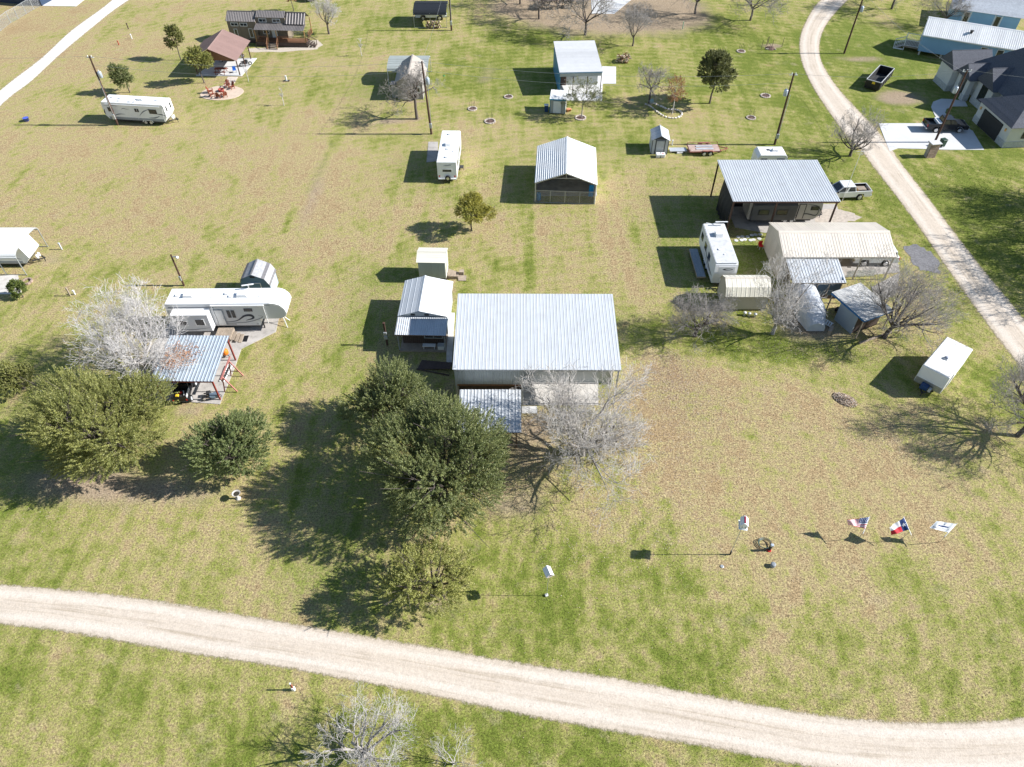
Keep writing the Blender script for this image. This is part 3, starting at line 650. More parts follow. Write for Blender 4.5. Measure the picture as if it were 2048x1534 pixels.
gslab('shed_floor', [(1072, 350), (1190, 352), (1194, 392), (1073, 392)], concrete_d, .04, 'dark floor inside the chain link carport')
for x, lab in ((.55, 'blue plastic barrel behind the chain link at left of the white carport'),):
    o = thing('blue_barrel', lab, 'barrel', f.o, f.ang); MB().lathe([(.28, 0), (.3, .1), (.3, .85), (.27, .95)], 12, (x, .6, .05)).build('body', blue_plastic, o, True); MB().lathe([(.26, .9), (.27, .97)], 12, (x, .6, .05)).build('lid', blue_plastic, o)
o = thing('blue_tarp', 'blue tarp hung inside the right front corner of the white carport', 'tarp', f.o, f.ang)
mb = MB(); n = 10
for k in range(n): mb.poly([(W - 1.0 + .06 * k, .25 + .05 * math.sin(k * 1.7), 1.0), (W - .94 + .06 * k, .25 + .05 * math.sin((k + 1) * 1.7), 1.0), (W - .9 + .06 * k, .3 + .05 * math.sin((k + 1) * 1.3), 2.6), (W - .96 + .06 * k, .3 + .05 * math.sin(k * 1.3), 2.6)])
mb.build('cloth', blue_plastic, o)

# ---------------------------------------------------------------- tall RV carport
f = Fr((1466, 403, 5.0), (1682, 403, 5.0)); W = f.w; D = f.l(1428, 320, 5)[1]
T = f.thing('rv_carport', 'tall flat ribbed metal carport on brown posts sheltering a travel trailer', 'carport')
rf = MB().box(.1, .02, 4.78, W - .1, .12, 4.97).box(.1, D - .12, 4.78, W - .1, D - .02, 4.97)
for k in range(1, 6): rf.box(.1, D * k / 6, 4.8, W - .1, D * k / 6 + .08, 4.96)
rf = rf.build('roof', brown_steel, T)
sheets(rf, 'roof_panel', (0, 0, 5.0), (W, 0, 0), (0, D, .02), galv, .914, 3, .034, .05)
for x, y in ((.2, .2), (W - .3, .2), (.2, D - .2), (W - .3, D - .2), (W * .42, .2)):
    post(T, x, y, 0, 4.8, .17, brown_steel)
mb = MB(); n = 26; rows = 8
for i in range(n + 1):
    for j in range(rows + 1):
        s, h = i / n, j / rows; y = 1.0 + s * (D - 4.3); bul = .55 * math.sin(math.pi * min(1, (1 - h) * 1.2)) * math.sin(math.pi * s) ** .6
        mb.v.append((.35 - bul - .12 * math.sin(s * 33 + h) * (1 - h), y, .05 + 4.4 * h))
for i in range(n):
    for j in range(rows): a = i * (rows + 1) + j; mb.f.append((a, a + 1, a + rows + 2, a + rows + 1)); mb.m.append(0)
o = mb.build('shade_curtain', screen_black, T, True)
wallbox(T, .6, D - 2.6, .05, W * .75, D - 2.55, 4.2, screen_black, 'back_curtain')
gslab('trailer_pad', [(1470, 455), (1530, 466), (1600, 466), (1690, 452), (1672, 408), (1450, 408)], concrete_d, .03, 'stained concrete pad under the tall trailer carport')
flat('gravel_drive', [(1628, 446), (1690, 447), (1722, 436), (1690, 420), (1640, 420)], mat('tan_gravel', (.42, .36, .30), .95, 0, .3, 3, .4, 20), .036, 'tan gravel apron beside the tall carport', .25, 4)

# ---------------------------------------------------------------- tan barn
f = Fr((1567, 514, 3.2), (1794, 514, 3.2)); W = f.w; D = f.l(1533.6, 444.5, 3.2)[1]; rz = 4.25
T = f.thing('tan_barn', 'long tan ribbed metal barn with low gable roof and open right bay', 'barn')
rf = MB().prism([(D * .5 - .25, rz - .05), (D * .5, rz + .07), (D * .5 + .25, rz - .05)], 'x', 0, W).box(0, -.02, 3.02, W, .06, 3.17).build('roof', tan_roof, T)
slope(rf, (0, 0, 3.2), (W, 0, 3.2), (0, D * .5, rz), tan_roof, False, .914, 3, .022, .04)
slope(rf, (W, D, 3.2), (0, D, 3.2), (W, D * .5, rz), tan_roof, False, .914, 3, .022, .04)
gable_end(T, [(.12, 0), (D - .12, 0), (D - .12, 3.1), (D / 2, rz - .12), (.12, 3.1)], 'x', .15, .27, tan_wall)
sheets(T, 'siding_panel', (.14, D - .12, .02), (0, -(D - .24), 0), (0, 0, 3.1), tan_wall, .914, 3, .02)
wallbox(T, .27, D - .27, 0, W - .15, D - .15, 3.1, tan_wall, 'back_wall'); wallbox(T, .27, .12, 0, W * .46, .24, 3.05, tan_wall, 'front_wall'); wallbox(T, W * .46 - .1, .24, 0, W * .46, D - .27, 3.1, tan_wall, 'partition_wall')
for x in (W * .7, W - .2):
    for y in (.15, D - .2): post(T, x, y, 0, 3.1, .12, tan_wall)
gslab('barn_floor', [(1668, 500), (1790, 500), (1800, 545), (1676, 556)], concrete_d, .05, 'concrete floor of the tan barn open bay')
gslab('paver_path', [(1742, 575), (1800, 545), (1790, 590), (1755, 606)], concrete_d, .05, 'pale concrete path between the tan barn and the blue trimmed shed')
# lean-to in front of it
f2 = Fr((1586, 566, 2.35), (1693.5, 565.6, 2.35)); W2 = f2.w; D2 = f2.l(1567.7, 517, 2.95)[1]
A = f2.thing('porch_lean_to', 'grey ribbed lean-to porch with timber framed screen front on the tan barn', 'porch')
rf = MB().box(.05, .02, 2.18, W2 - .05, .1, 2.33).box(.05, D2 - .1, 2.75, W2 - .05, D2 - .02, 2.9).build('roof', wood_old, A)
sheets(rf, 'roof_panel', (0, 0, 2.35), (W2, 0, 0), (0, D2, .6), galv, .914, 3, .035, .05)
scr = mat('blue_screen', (.06, .10, .15), .5, 0, .2, 1)
n = 4
for k in range(n):
    x0 = .3 + (W2 - .6) * k / n; post(A, x0, .25, 0, 2.2, .09, wood_old); MB().box(x0 + .06, .22, .45, x0 + (W2 - .6) / n - .06, .25, 2.15).build('screen_panel', scr, A)
post(A, W2 - .3, .25, 0, 2.2, .09, wood_old); MB().box(.3, .2, .05, W2 - .3, .3, .42).build('sill_wall', wood_dark, A)
wallbox(A, W2 - .33, .35, .0, W2 - .27, D2 - .1, 2.5, scr, 'side_screen')
# white pallets lined up under the barn
me = None
pf = Fr((1690, 555), (1752, 552))
for k in range(3):
    o = thing('picket_panel', ['leftmost low white picket panel in front of the tan barn bay', 'middle low white picket panel in front of the tan barn bay', 'rightmost low white picket panel in front of the tan barn bay'][k], 'fence panel', pf.o + Vector((math.cos(pf.ang), math.sin(pf.ang), 0)) * (k * 1.12), pf.ang, 'white picket panels by the barn')
    MB().box(0, 0, .2, 1.05, .04, .28).box(0, 0, .65, 1.05, .04, .73).build('rail', plastic_w, o)
    me = me or MB().prism([(0, 0), (.09, 0), (.09, .85), (.045, .95), (0, .85)], 'y', -.03, 0).mesh('picket', plastic_w)
    for j in range(7): link('picket', me, o, (.03 + j * .15, 0, .05))

# ---------------------------------------------------------------- small tan gambrel shed
f = Fr((1451, 594, 2.0), (1541, 594, 2.0)); W = f.w; T = f.thing('gambrel_shed', 'small tan gambrel roofed shed among bare trees beside the lean-to porch', 'shed')
y1, y2, D = f.l(1446.7, 575, 2.85)[1], 1.55, 3.1
rf = MB().prism([(D / 2 - .12, 3.32), (D / 2, 3.4), (D / 2 + .12, 3.32)], 'x', 0, W).build('roof', tan_roof, T)
slope(rf, (0, 0, 2.0), (W, 0, 2.0), (0, y1, 2.85), cream, False, .46, 1, .02, .03); slope(rf, (0, y1, 2.86), (W, y1, 2.86), (0, D / 2, 3.35), cream, False, .46, 1, .02, .03)
slope(rf, (W, D, 2.0), (0, D, 2.0), (W, D - y1, 2.85), cream, False, .46, 1, .02, .03); slope(rf, (W, D - y1, 2.86), (0, D - y1, 2.86), (W, D / 2, 3.35), cream, False, .46, 1, .02, .03)
for a in (.08, W - .18): gable_end(T, [(.1, .2), (D - .1, .2), (D - .1, 1.95), (D - y1, 2.8), (D / 2, 3.28), (y1, 2.8), (.1, 1.95)], 'x', a, a + .1, tan_wall)
wallbox(T, .18, .1, .2, W - .18, .2, 1.95, tan_wall, 'front_wall'); wallbox(T, .18, D - .2, .2, W - .18, D - .1, 1.95, tan_wall, 'back_wall')
for y in (.4, D - .5): MB().box(.1, y, 0, W - .1, y + .12, .2).build('skid', wood_dark, T)
for k, x in enumerate((2.3, 2.75, 3.35)):
    o = thing('white_bucket', ['left white bucket in front of the small tan gambrel shed', 'middle white bucket in front of the small tan gambrel shed', 'right white bucket in front of the small tan gambrel shed'][k], 'bucket', f.o + Vector((x, -.6 - .12 * k, 0)), 0, 'white buckets')
    MB().lathe([(.14, 0), (.17, .38), (.18, .38), (.18, .42)], 10).build('body', plastic_w, o, True); MB().path([(-.18, 0, .4), (-.1, 0, .5), (.1, 0, .5), (.18, 0, .4)], .008, 4).build('handle', steel, o)

# ---------------------------------------------------------------- blue trimmed flat-roofed shed
f = Fr((1729, 641.5, 2.6), (1788, 621, 2.6)); a = P(1671, 583, 2.6); W = f.w
T = f.thing('flat_roof_shed', 'pale flat roofed shed with blue fascia half hidden by a bare tree', 'shed')
Dp = f.l(1671, 583, 2.6)[1]
rf = MB().box(0, 0, 2.38, W, .08, 2.6).box(0, .08, 2.38, .08, Dp, 2.6).box(W - .08, .08, 2.38, W, Dp, 2.6).build('roof', mat('blue_fascia', (.02, .12, .30), .5, 0, .1, 2), T)
sheets(rf, 'roof_panel', (-.03, -.03, 2.62), (W + .06, 0, 0), (0, Dp + .06, .05), mat('grey_white_roofing', (.55, .54, .52), .8, 0, .2, 1.5, dirt=(.3, .29, .28), dirt_amt=.5), .9, 2, .012)
wallbox(T, .15, .9, 0, .27, Dp - 1.4, 2.38, slate_blue and mat('grey_blue_siding', (.26, .30, .34), .6, 0, .1, 1), 'left_wall'); wallbox(T, .27, .9, 0, W - .2, 1.0, 2.38, wood_dark, 'front_wall'); wallbox(T, .27, Dp - 1.5, 0, W - .2, Dp - 1.4, 2.38, wood_dark, 'back_wall')
for x, y in ((.1, .12), (W - .1, .12), (.1, Dp - .12), (W - .1, Dp - .12)): post(T, x, y, 0, 2.4, .1, wood_old)
MB().box(-.1, -.75, .02, W + .3, -.55, .2).build('timber_edging', wood_old, T)

# ---------------------------------------------------------------- red steel carport at left
f = Fr((300, 762, 2.75), (426, 763, 2.75)); W = f.w; D = f.l(460, 671.5, 3.15)[1]
T = f.thing('steel_carport', 'blue grey ribbed carport roof on red steel posts behind the large left oak', 'carport')
rf = MB().box(.05, .02, 2.56, W - .05, .12, 2.73).box(.05, D - .12, 2.96, W - .05, D - .02, 3.12).box(.05, D / 2, 2.78, W - .05, D / 2 + .1, 2.93).build('roof', rust_red, T)
sheets(rf, 'roof_panel', (0, 0, 2.75), (W, 0, 0), (0, D, .4), galv_old, .914, 3, .045, .055)
for x, y in ((W - .2, .2), (W - .2, D - .25), (.3, .2), (.3, D - .25)): post(T, x, y, 0, 2.6 + y * .06, .13, rust_red)
mb = MB()
for y in (1.3, 3.2):
    mb.bar((W + .25, y, 2.3), (W + 1.1, y, .08), .09).bar((W + .25, y, 2.3), (W - .1, y, .08), .09)
mb.bar((W + .25, .9, 2.3), (W + .25, 3.8, 2.3), .12)
o = f.thing('hoist_frame', 'faded red steel A-frame hoist at the right side of the steel carport', 'hoist'); pink = mat('faded_red_steel', (.42, .17, .15), .6, .1, .2, 2)
for y in (1.2, 3.3):
    MB().bar((W + .3, y, 2.1), (W + 1.15, y, .08), .09).bar((W + .3, y, 2.1), (W - .05, y, .08), .09).bar((W + .02, y, .7), (W + .85, y, .7), .06).build('leg', pink, o)
MB().bar((W + .3, .8, 2.15), (W + .3, 3.8, 2.15), .13).build('beam', pink, o)
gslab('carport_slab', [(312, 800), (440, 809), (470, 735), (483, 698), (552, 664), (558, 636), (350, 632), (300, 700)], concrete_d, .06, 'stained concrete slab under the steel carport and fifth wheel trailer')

# ---------------------------------------------------------------- gambrel barn shed behind the fifth wheel
f = Fr((478, 571, 1.75), (541, 571, 1.75)); W = f.w; T = f.thing('barn_shed', 'small blue gambrel shed with shingled roof behind the fifth wheel trailer', 'shed')
Dp = f.l(508, 519, 3.25)[1]; prof = [(0, 1.75), (.45, 2.65), (W / 2, 3.25), (W - .45, 2.65), (W, 1.75)]
gsh = mat('grey_shingles', (.34, .34, .35), .9, 0, .25, 4, .3, 30); gsh2 = mat('dark_shingles', (.16, .155, .16), .9, 0, .25, 4, .3, 30)
rf = MB().box(W / 2 - .08, 0, 3.22, W / 2 + .08, Dp, 3.29).build('roof', gsh2, T)
for (a, b_) in zip(prof[:-1], prof[1:]):
    nseg = 4
    for k in range(nseg):
        p, q = Vector((a[0], 0, a[1])).lerp(Vector((b_[0], 0, b_[1])), k / nseg), Vector((a[0], 0, a[1])).lerp(Vector((b_[0], 0, b_[1])), (k + 1) / nseg)
        u = (q - p).normalized(); n_ = Vector((-u.z, 0, u.x)) * .02
        MB().prism([(p.x, p.z), (q.x, q.z), (q.x + n_.x, q.z + n_.z), (p.x + n_.x, p.z + n_.z)], 'y', -.1, Dp + .1).build('shingle_course', gsh2 if (k == 3 and a[0] > 1) or (k == 0 and a[0] < .5) else gsh, rf)
slb = mat('steel_blue_siding', (.13, .22, .30), .6, 0, .06, 1)
for y in (.05, Dp - .15): gable_end(T, [(.08, .15), (W - .08, .15), (W - .08, 1.75), (W - .48, 2.6), (W / 2, 3.18), (.48, 2.6), (.08, 1.75)], 'y', y, y + .1, slb)
wallbox(T, W - .18, .15, .15, W - .08, Dp - .15, 1.78, mat('pale_blue_siding', (.45, .5, .54), .6, 0, .06, 1)); wallbox(T, .08, .15, .15, .18, Dp - .15, 1.78, slb)
MB().box(W / 2 - .25, .01, 2.75, W / 2 + .25, .05, 2.95).build('gable_vent', dark_steel, T); door(T, (W / 2 - .6, .05, .2), (1.2, 0, 0), (0, 0, 1.8), slb, white_trim)

# ---------------------------------------------------------------- arched carport at the left edge
def arch_carport(name, label, f, W, D, ez, rz, m, rows=8, legs=4, along=True, ridge='x', tubes=steel, rise=.5):
    T = f.thing(name, label, 'carport')
    prof = [(0, ez), (.12, ez + .35), (.5, ez + .62)]; top = (D / 2, rz)
    prof = [(0, ez), (.15, ez + (rz - ez) * .45), (.55, ez + (rz - ez) * .68), (D / 2, rz), (D - .55, ez + (rz - ez) * .68), (D - .15, ez + (rz - ez) * .45), (D, ez)]
    rf = MB().box(0, D / 2 - .04, rz - .02, W, D / 2 + .04, rz + .03).build('roof', m, T)
    for a, b_ in zip(prof[:-1], prof[1:]):
        L_ = math.hypot(b_[0] - a[0], b_[1] - a[1])
        if a[0] < D / 2 - .01: slope(rf, (0, a[0], a[1]), (W, a[0], a[1]), (0, b_[0], b_[1]), m, True, .8, 2, .03, .05)
        else: slope(rf, (W, b_[0], b_[1]), (0, b_[0], b_[1]), (W, a[0], a[1]), m, True, .8, 2, .03, .05)
    for k in range(legs):
        x = .06 + (W - .12) * k / (legs - 1); mb = MB()
        for a, b_ in zip(prof[:-1], prof[1:]): mb.bar((x, a[0] + .03, a[1] - .08), (x, b_[0] + .0, b_[1] - .08), .07)
        mb.bar((x, .04, 0), (x, .04, ez), .07).bar((x, D - .04, 0), (x, D - .04, ez), .07); mb.build('frame', tubes, T)
    MB().bar((0, .04, .06), (W, .04, .06), .07).bar((0, D - .04, .06), (W, D - .04, .06), .07).build('base_rail', tubes, T)
    return T
f = Fr((-90, 517, 2.35), (33, 517, 2.35)); arch_carport('arched_carport', 'white arched metal carport over a trailer at the left edge', f, f.w, 5.4, 2.35, 3.25, white_roof, legs=4)
gslab('patio_slab', [(-60, 556), (36, 550), (44, 588), (-60, 590)], concrete, .05, 'concrete patio at the left edge beside the arched carport')

# ---------------------------------------------------------------- brown pavilion
f = Fr((392, 152), (483, 153)); T = f.thing('picnic_pavilion', 'brown metal gable roof pavilion on dark posts beside the tiny house', 'pavilion')
W, D = f.w, f.l(514, 117)[1]; o_ = .45; ez, rz = 2.7, 4.5
brn = mat('brown_roof_sheet', (.29, .19, .165), .45, .1, .08, 1)
x0, x1, xr_ = -.3, W + .1, W * .46
rf = MB().prism([(xr_ - .2, rz - .08), (xr_, rz + .04), (xr_ + .2, rz - .08)], 'y', -.5, D + .5).build('roof', brn, T)
slope(rf, (x0, D + .5, ez), (x0, -.5, ez), (xr_, D + .5, rz), brn, False, .914, 3, .035); slope(rf, (x1, -.5, ez), (x1, D + .5, ez), (xr_, -.5, rz), brn, False, .914, 3, .035)
for y in (-.3, D + .3): MB().prism([(x0 + .3, ez - .05), (x1 - .3, ez - .05), (xr_, rz - .12)], 'y', y, y + .06).build('gable_panel', wood_brown, T)
for x in (.25, W - .3):
    for y in (.3, D / 2, D - .3): post(T, x, y, 0, ez, .14, brown_steel)
gslab('pavilion_slab', [(392, 152), (483, 153), (514, 117), (437, 117)], concrete_w, .08, 'pale concrete slab of the brown pavilion')
gslab('flagstone_path', [(456, 154), (476, 154), (463, 176), (444, 176)], stone, .04, 'flagstone path from the pavilion to the fire pit')
pc = P(444, 186)
slab('fire_pit_patio', [(pc.x + 3.3 * math.cos(t_ / 24 * 6.2832) * (1 + .03 * math.sin(t_)), pc.y + 2.55 * math.sin(t_ / 24 * 6.2832)) for t_ in range(24)], mat('peach_flagstone', (.58, .46, .36), .9, 0, .12, 1.5, .3, 6), .05, 'round peach flagstone fire pit patio')

# ---------------------------------------------------------------- tiny house
f = Fr((497, 83, .75), (613, 86, .75)); T = f.thing('tiny_house', 'brown tiny house with stepped metal roof and timber porch', 'house')
W = f.w; tn = mat('brown_metal_roof', (.16, .145, .14), .45, .2, .08, 1); sid = mat('taupe_siding', (.20, .165, .125), .7, 0, .08, 1); yw = 1.4
xl = -3.55; xd0, xd1, xe = 1.5, 6.6, W - .1
MB().box(xl, yw, .2, xd0, yw + 3.0, 3.55).box(xd0, yw + .4, .2, xd1, yw + 3.0, 4.0).build('wall', sid, T)
boards(T, xl, xd0, yw, .2, 3.5, sid, .4)
rf = MB().box(xl, yw + 1.42, 4.62, xe, yw + 1.58, 4.72).build('roof', tn, T)
slope(rf, (xl - .15, yw - .15, 3.55), (xd0, yw - .15, 3.55), (xl - .15, yw + 1.5, 4.65), tn, False, .8, 3, .03); slope(rf, (xd0, yw + 3.15, 3.55), (xl - .15, yw + 3.15, 3.55), (xd0, yw + 1.5, 4.65), tn, False, .8, 3, .03)
slope(rf, (xd0, yw + .25, 4.15), (xd1, yw + .25, 4.15), (xd0, yw + 1.5, 4.85), tn, False, .8, 3, .03); slope(rf, (xd1, yw + 3.15, 3.55), (xd0, yw + 3.15, 3.55), (xd1, yw + 1.5, 4.85), tn, False, .8, 3, .03)
wallbox(T, xd0, yw + .35, 2.7, xd1, yw + .45, 4.12, sid, 'dormer_wall')
slope(rf, (xd1, yw - .15, 3.3), (xe, yw - .15, 3.3), (xd1, yw + 1.5, 4.6), tn, False, .5, 1, .06, .1); slope(rf, (xe, yw + 3.15, 3.5), (xd1, yw + 3.15, 3.5), (xe, yw + 1.5, 4.6), tn, False, .8, 3, .03)
slope(rf, (xd0 - .1, yw - 1.5, 2.75), (xe, yw - 1.5, 2.75), (xd0 - .1, yw + .35, 3.25), tn, False, .8, 3, .03)
for x, zz, w_, h_ in ((xl + .6, 2.75, 1.3, .55), (xl + 2.2, 2.75, 1.3, .55), (xl + .9, .9, .6, 1.4), (xl + 3.5, .9, .7, 1.5)): win(T, (x, yw - .03, zz), (w_, 0, 0), (0, 0, h_), white_trim, glass, 1 if w_ > 1 else 0)
for x in (xd0 + .5, xd0 + 2.9): win(T, (x, yw + .35, 3.35), (1.35, 0, 0), (0, 0, .6), white_trim, glass, 1)
door(T, (xd0 + 2.3, yw + .4, .85), (1.0, 0, 0), (0, 0, 2.05), white_trim, sid); win(T, (xd0 + .8, yw + .4, 1.4), (1.1, 0, 0), (0, 0, 1.2), white_trim, glass, 0)
dk = MB().box(xd0 - .2, -.1, .1, xe + .1, yw + .4, .74).build('deck', wood_dark, T); planks(dk, xd0 - .2, xe + .1, -.1, yw + .4, .8, wood_brown)
MB().box(xl, yw - .06, .02, xd0 - .2, yw - .01, .6).build('skirting', wood_dark, T)
for x in (xd0, xd0 + 2.1, xd0 + 3.7, xe): post(T, x, 0, .8, 2.7, .12, wood_gold)
for x in (xe,): post(T, x, yw + 2.9, .8, 3.4, .12, wood_gold)
railing(T, (xd0, 0, .8), (xd0 + 1.9, 0, .8)); railing(T, (xd0 + 3.9, 0, .8), (xe, 0, .8)); railing(T, (xe, yw + .6, .8), (xe, yw + 2.6, .8))
S = MB().box(xd0 + 2.0, -1.3, .0, xd0 + 2.08, 0, .2).build('steps', wood_brown, T)
for k in range(4): MB().box(xd0 + 2.08, -.32 - k * .3, .58 - k * .17, xd0 + 3.75, -.02 - k * .3, .63 - k * .17).build('tread', wood_old, S)
for x in (xd0 + 2.02, xd0 + 3.8): railing(T, (x, -.05, .8), (x, -1.25, .05), .85, wood_brown, 4, 'stair_rail')
S = MB().box(xe + .1, .0, 0, xe + .2, .1, .2).build('side_steps', wood_brown, T)
for k in range(4): MB().box(xe + .1 + k * .35, .0, .58 - k * .17, xe + .48 + k * .35, 1.2, .63 - k * .17).build('tread', wood_dark, S)
for y in (.02, 1.2): railing(T, (xe + .1, y, .8), (xe + 1.5, y, .05), .85, wood_dark, 5, 'stair_rail')
flat('pebble_border', [(497, 104), (560, 104), (632, 99), (645, 90), (636, 80), (612, 82), (612, 94), (497, 97)], mat('pale_pebbles', (.50, .43, .35), .95, 0, .3, 6, .5, 20), .012, 'pale pebble border round the tiny house porch', .15, 4)

# ---------------------------------------------------------------- black arched carport
f = Fr((826, 30, 2.2), (893, 30, 2.2)); T = arch_carport('arched_shelter', 'black arched metal carport over a white pickup beside firewood', f, f.w, 5.5, 2.2, 3.2, mat('black_roof_sheet', (.03, .033, .038), .45, .2, .1, 1), legs=3)
# ---------------------------------------------------------------- grey cabin with arched carport behind
f = Fr((774, 143, 2.2), (856, 143, 2.2)); T = arch_carport('arched_canopy', 'grey green arched carport joined behind the grey gable cabin', f, f.w, 5.0, 2.2, 3.1, mat('grey_green_sheet', (.36, .39, .37), .5, .1, .08, 1), legs=3, tubes=white_trim)
f = Fr((797, 199), (847, 199)); W = f.w; D = 6.6; T = f.thing('grey_cabin', 'grey gable cabin with brown shingle roof behind a bare tree', 'cabin')
gw = mat('warm_grey_siding', (.30, .28, .26), .7, 0, .08, 1); gr = mat('taupe_shingles', (.36, .32, .28), .85, 0, .15, 4, .3, 25)
rz, ez = 4.0, 2.7
rf = MB().box(W / 2 - .1, -.3, rz + .01, W / 2 + .1, D + .3, rz + .06).build('roof', gr, T)
for sgn in (-1, 1):
    for k in range(6):
        s0, s1 = k / 6, (k + 1) / 6; xa, xb = W / 2 + sgn * (W / 2 + .35) * (1 - s0), W / 2 + sgn * (W / 2 + .35) * (1 - s1); za, zb = ez - .15 + (rz - ez + .15) * s0, ez - .15 + (rz - ez + .15) * s1
        MB().prism([(xa, za), (xb, zb), (xb, zb + .05), (xa, za + .06)] if sgn < 0 else [(xa, za + .06), (xb, zb + .05), (xb, zb), (xa, za)], 'y', -.3, D + .3).build('shingle_course', gr, rf)
for y in (0, D - .12): gable_end(T, [(0, 0), (W, 0), (W, ez), (W / 2, rz - .05), (0, ez)], 'y', y, y + .12, gw)
for x in (0, W - .12): wallbox(T, x, .12, 0, x + .12, D - .12, ez - .1, gw)
MB().box(-1.0, .6, 0, -.02, 1.8, 2.0).build('closet', mat('olive_grey_siding', (.26, .28, .25), .7, 0, .08, 1), T); MB().box(-1.1, .5, 2.0, 0, 1.9, 2.08).build('closet_roof', gr, T)
door(T, (W * .4, -.005, .1), (.9, 0, 0), (0, 0, 2.0), wood_old, wood_dark); win(T, (W * .75, -.005, 1.1), (.6, 0, 0), (0, 0, .9), white_trim, glass, 0)
o = thing('window_air_conditioner', 'pale blue white air conditioner box on the right wall of the grey cabin', 'air conditioner', f.o + Vector((W + .05, 2.6, 1.2)), 0)
MB().cbox(0, 0, 0, .7, .9, .7, .03).build('case', plastic_w, o); MB().box(.7, .1, .1, .72, .8, .6).build('grille', grey_pl, o)

# ---------------------------------------------------------------- metal workshop, open front
f = Fr((1119, 145, 3.6), (1206, 143, 3.6)); W = f.w; D = f.l(1128, 82, 4.3)[1]
T = f.thing('open_workshop', 'pale metal workshop with single slope roof and open slab bay', 'workshop')
rf = MB().box(.05, .02, 3.42, W - .05, .1, 3.58).build('roof', blue_side, T); MB().box(.05, D - .1, 4.1, W - .05, D - .02, 4.26).build('rear_beam', blue_side, rf)
sheets(rf, 'roof_panel', (W, 0, 3.6), (0, D, .7), (-W, 0, 0), mat('pale_grey_sheet', (.56, .56, .56), .5, .1, .06, 1), .9, 2, .02)
cw = mat('grey_workshop_siding', (.42, .44, .44), .6, .05, .06, 1)
wallbox(T, .1, .2, 0, .22, D - .1, 3.45, mat('blue_edge', (.06, .22, .36), .6, 0, .08, 1), 'left_wall'); wallbox(T, .22, D - .22, 0, W - .1, D - .1, 4.1, cw, 'back_wall'); wallbox(T, W - .22, 3.6, 0, W - .1, D - .22, 3.8, cw, 'right_wall')
wallbox(T, .22, 3.5, 0, W - .1, 3.6, 3.7, cw, 'inner_wall'); wallbox(T, .1, .1, 2.9, W - .1, .2, 3.42, cw, 'fascia_wall')
door(T, (.5, 3.5, .06), (.95, 0, 0), (0, 0, 2.0), wood_dark, wood_brown); win(T, (2.2, 3.5, 1.4), (1.1, 0, 0), (0, 0, .5), dark_steel, glass, 1)
for x in (W * .33, W * .66, W - .15): post(T, x, .15, 0, 2.9, .11, brown_steel)
gslab('workshop_slab', [(1118, 201), (1204, 203), (1206, 150), (1122, 148)], concrete_w, .07, 'white concrete slab of the open workshop')
gslab('side_slab', [(1204, 133), (1232, 134), (1232, 168), (1205, 168)], concrete_w, .065, 'square white concrete slab right of the open workshop')
# blue trimmed shed
f = Fr((1099, 227), (1130, 229)); W = f.w; D = 2.2; T = f.thing('tool_shed', 'small pale tool shed with blue trim and white roof by the open workshop', 'shed')
bt = mat('bright_blue_trim', (.03, .22, .36), .5, 0, .1, 2)
tw = mat('beige_grey_siding', (.42, .42, .38), .6, 0, .06, 1)
wallbox(T, 0, .02, .1, W, D, 2.15, tw)
for x in (0, W - .08): MB().box(x, -.03, .1, x + .08, .02, 2.15).build('corner_trim', bt, T)
rf = MB().box(-.08, -.12, 2.12, W + .08, -.04, 2.28).build('roof', bt, T); sheets(rf, 'roof_panel', (-.1, -.1, 2.24), (W + .2, 0, 0), (0, D + .25, .35), white_roof, .6, 3, .03)
door(T, (W * .22, .02, .15), (W * .5, 0, 0), (0, 0, 1.8), white_trim, rv_grey)
o = thing('clay_pots', 'orange clay pots stacked by the right wall of the tool shed', 'pots', f.o + Vector((W + .45, .55, 0)), 0)
for k, (x, y, s) in enumerate(((0, 0, 1), (.35, .2, .8), (.1, .45, .7))): MB().lathe([(.14 * s, 0), (.24 * s, .38 * s), (.27 * s, .38 * s), (.27 * s, .45 * s), (.2 * s, .45 * s)], 10, (x, y, 0)).build('pot', mat('terracotta', (.5, .22, .12), .8, 0, .15, 3), o, True)
o = thing('refuse_bin', 'blue wheeled bin at the left wall of the tool shed', 'bin', f.o + Vector((-.75, .5, 0)), 0)
MB().prism([(.05, 0), (.5, 0), (.58, .95), (-.03, .95)], 'y', 0, .55).build('body', mat('dark_blue_plastic', (.015, .05, .14), .5), o); MB().box(-.05, -.03, .95, .6, .58, 1.0).build('lid', plastic_w, o)

# ---------------------------------------------------------------- grey plastic shed
f = Fr((1301, 308), (1334, 309)); W = f.w; D = 2.9; T = f.thing('resin_shed', 'small grey gabled resin shed with dark corner trim near the flatbed trailer', 'shed')
ez, rz = 2.1, 2.75; lg = mat('light_grey_resin', (.46, .48, .50), .55, 0, .05, 1); dg = mat('dark_resin_trim', (.06, .065, .075), .55, 0, .05, 1)
wallbox(T, .02, .05, 0, W - .02, D, ez, lg); gable_end(T, [(0, ez), (W, ez), (W / 2, rz - .06)], 'y', .04, .1, dg)
for x in (0, W * .2, W * .76, W - .08): MB().box(x, 0, 0, x + .08, .05, ez).build('trim', dg, T)
door(T, (W * .27, .05, .05), (W * .48, 0, 0), (0, 0, 1.9), mat('grey_shed_door', (.40, .42, .43), .5), dg)
rf = MB().box(W / 2 - .05, -.15, rz, W / 2 + .05, D + .1, rz + .05).build('roof', lg, T)
slope(rf, (-.12, D + .1, ez - .02), (-.12, -.15, ez - .02), (W / 2, D + .1, rz), lg, False, .45, 1, .045, .09); slope(rf, (W + .12, -.15, ez - .02), (W + .12, D + .1, ez - .02), (W / 2, -.15, rz), lg, False, .45, 1, .02, .05)
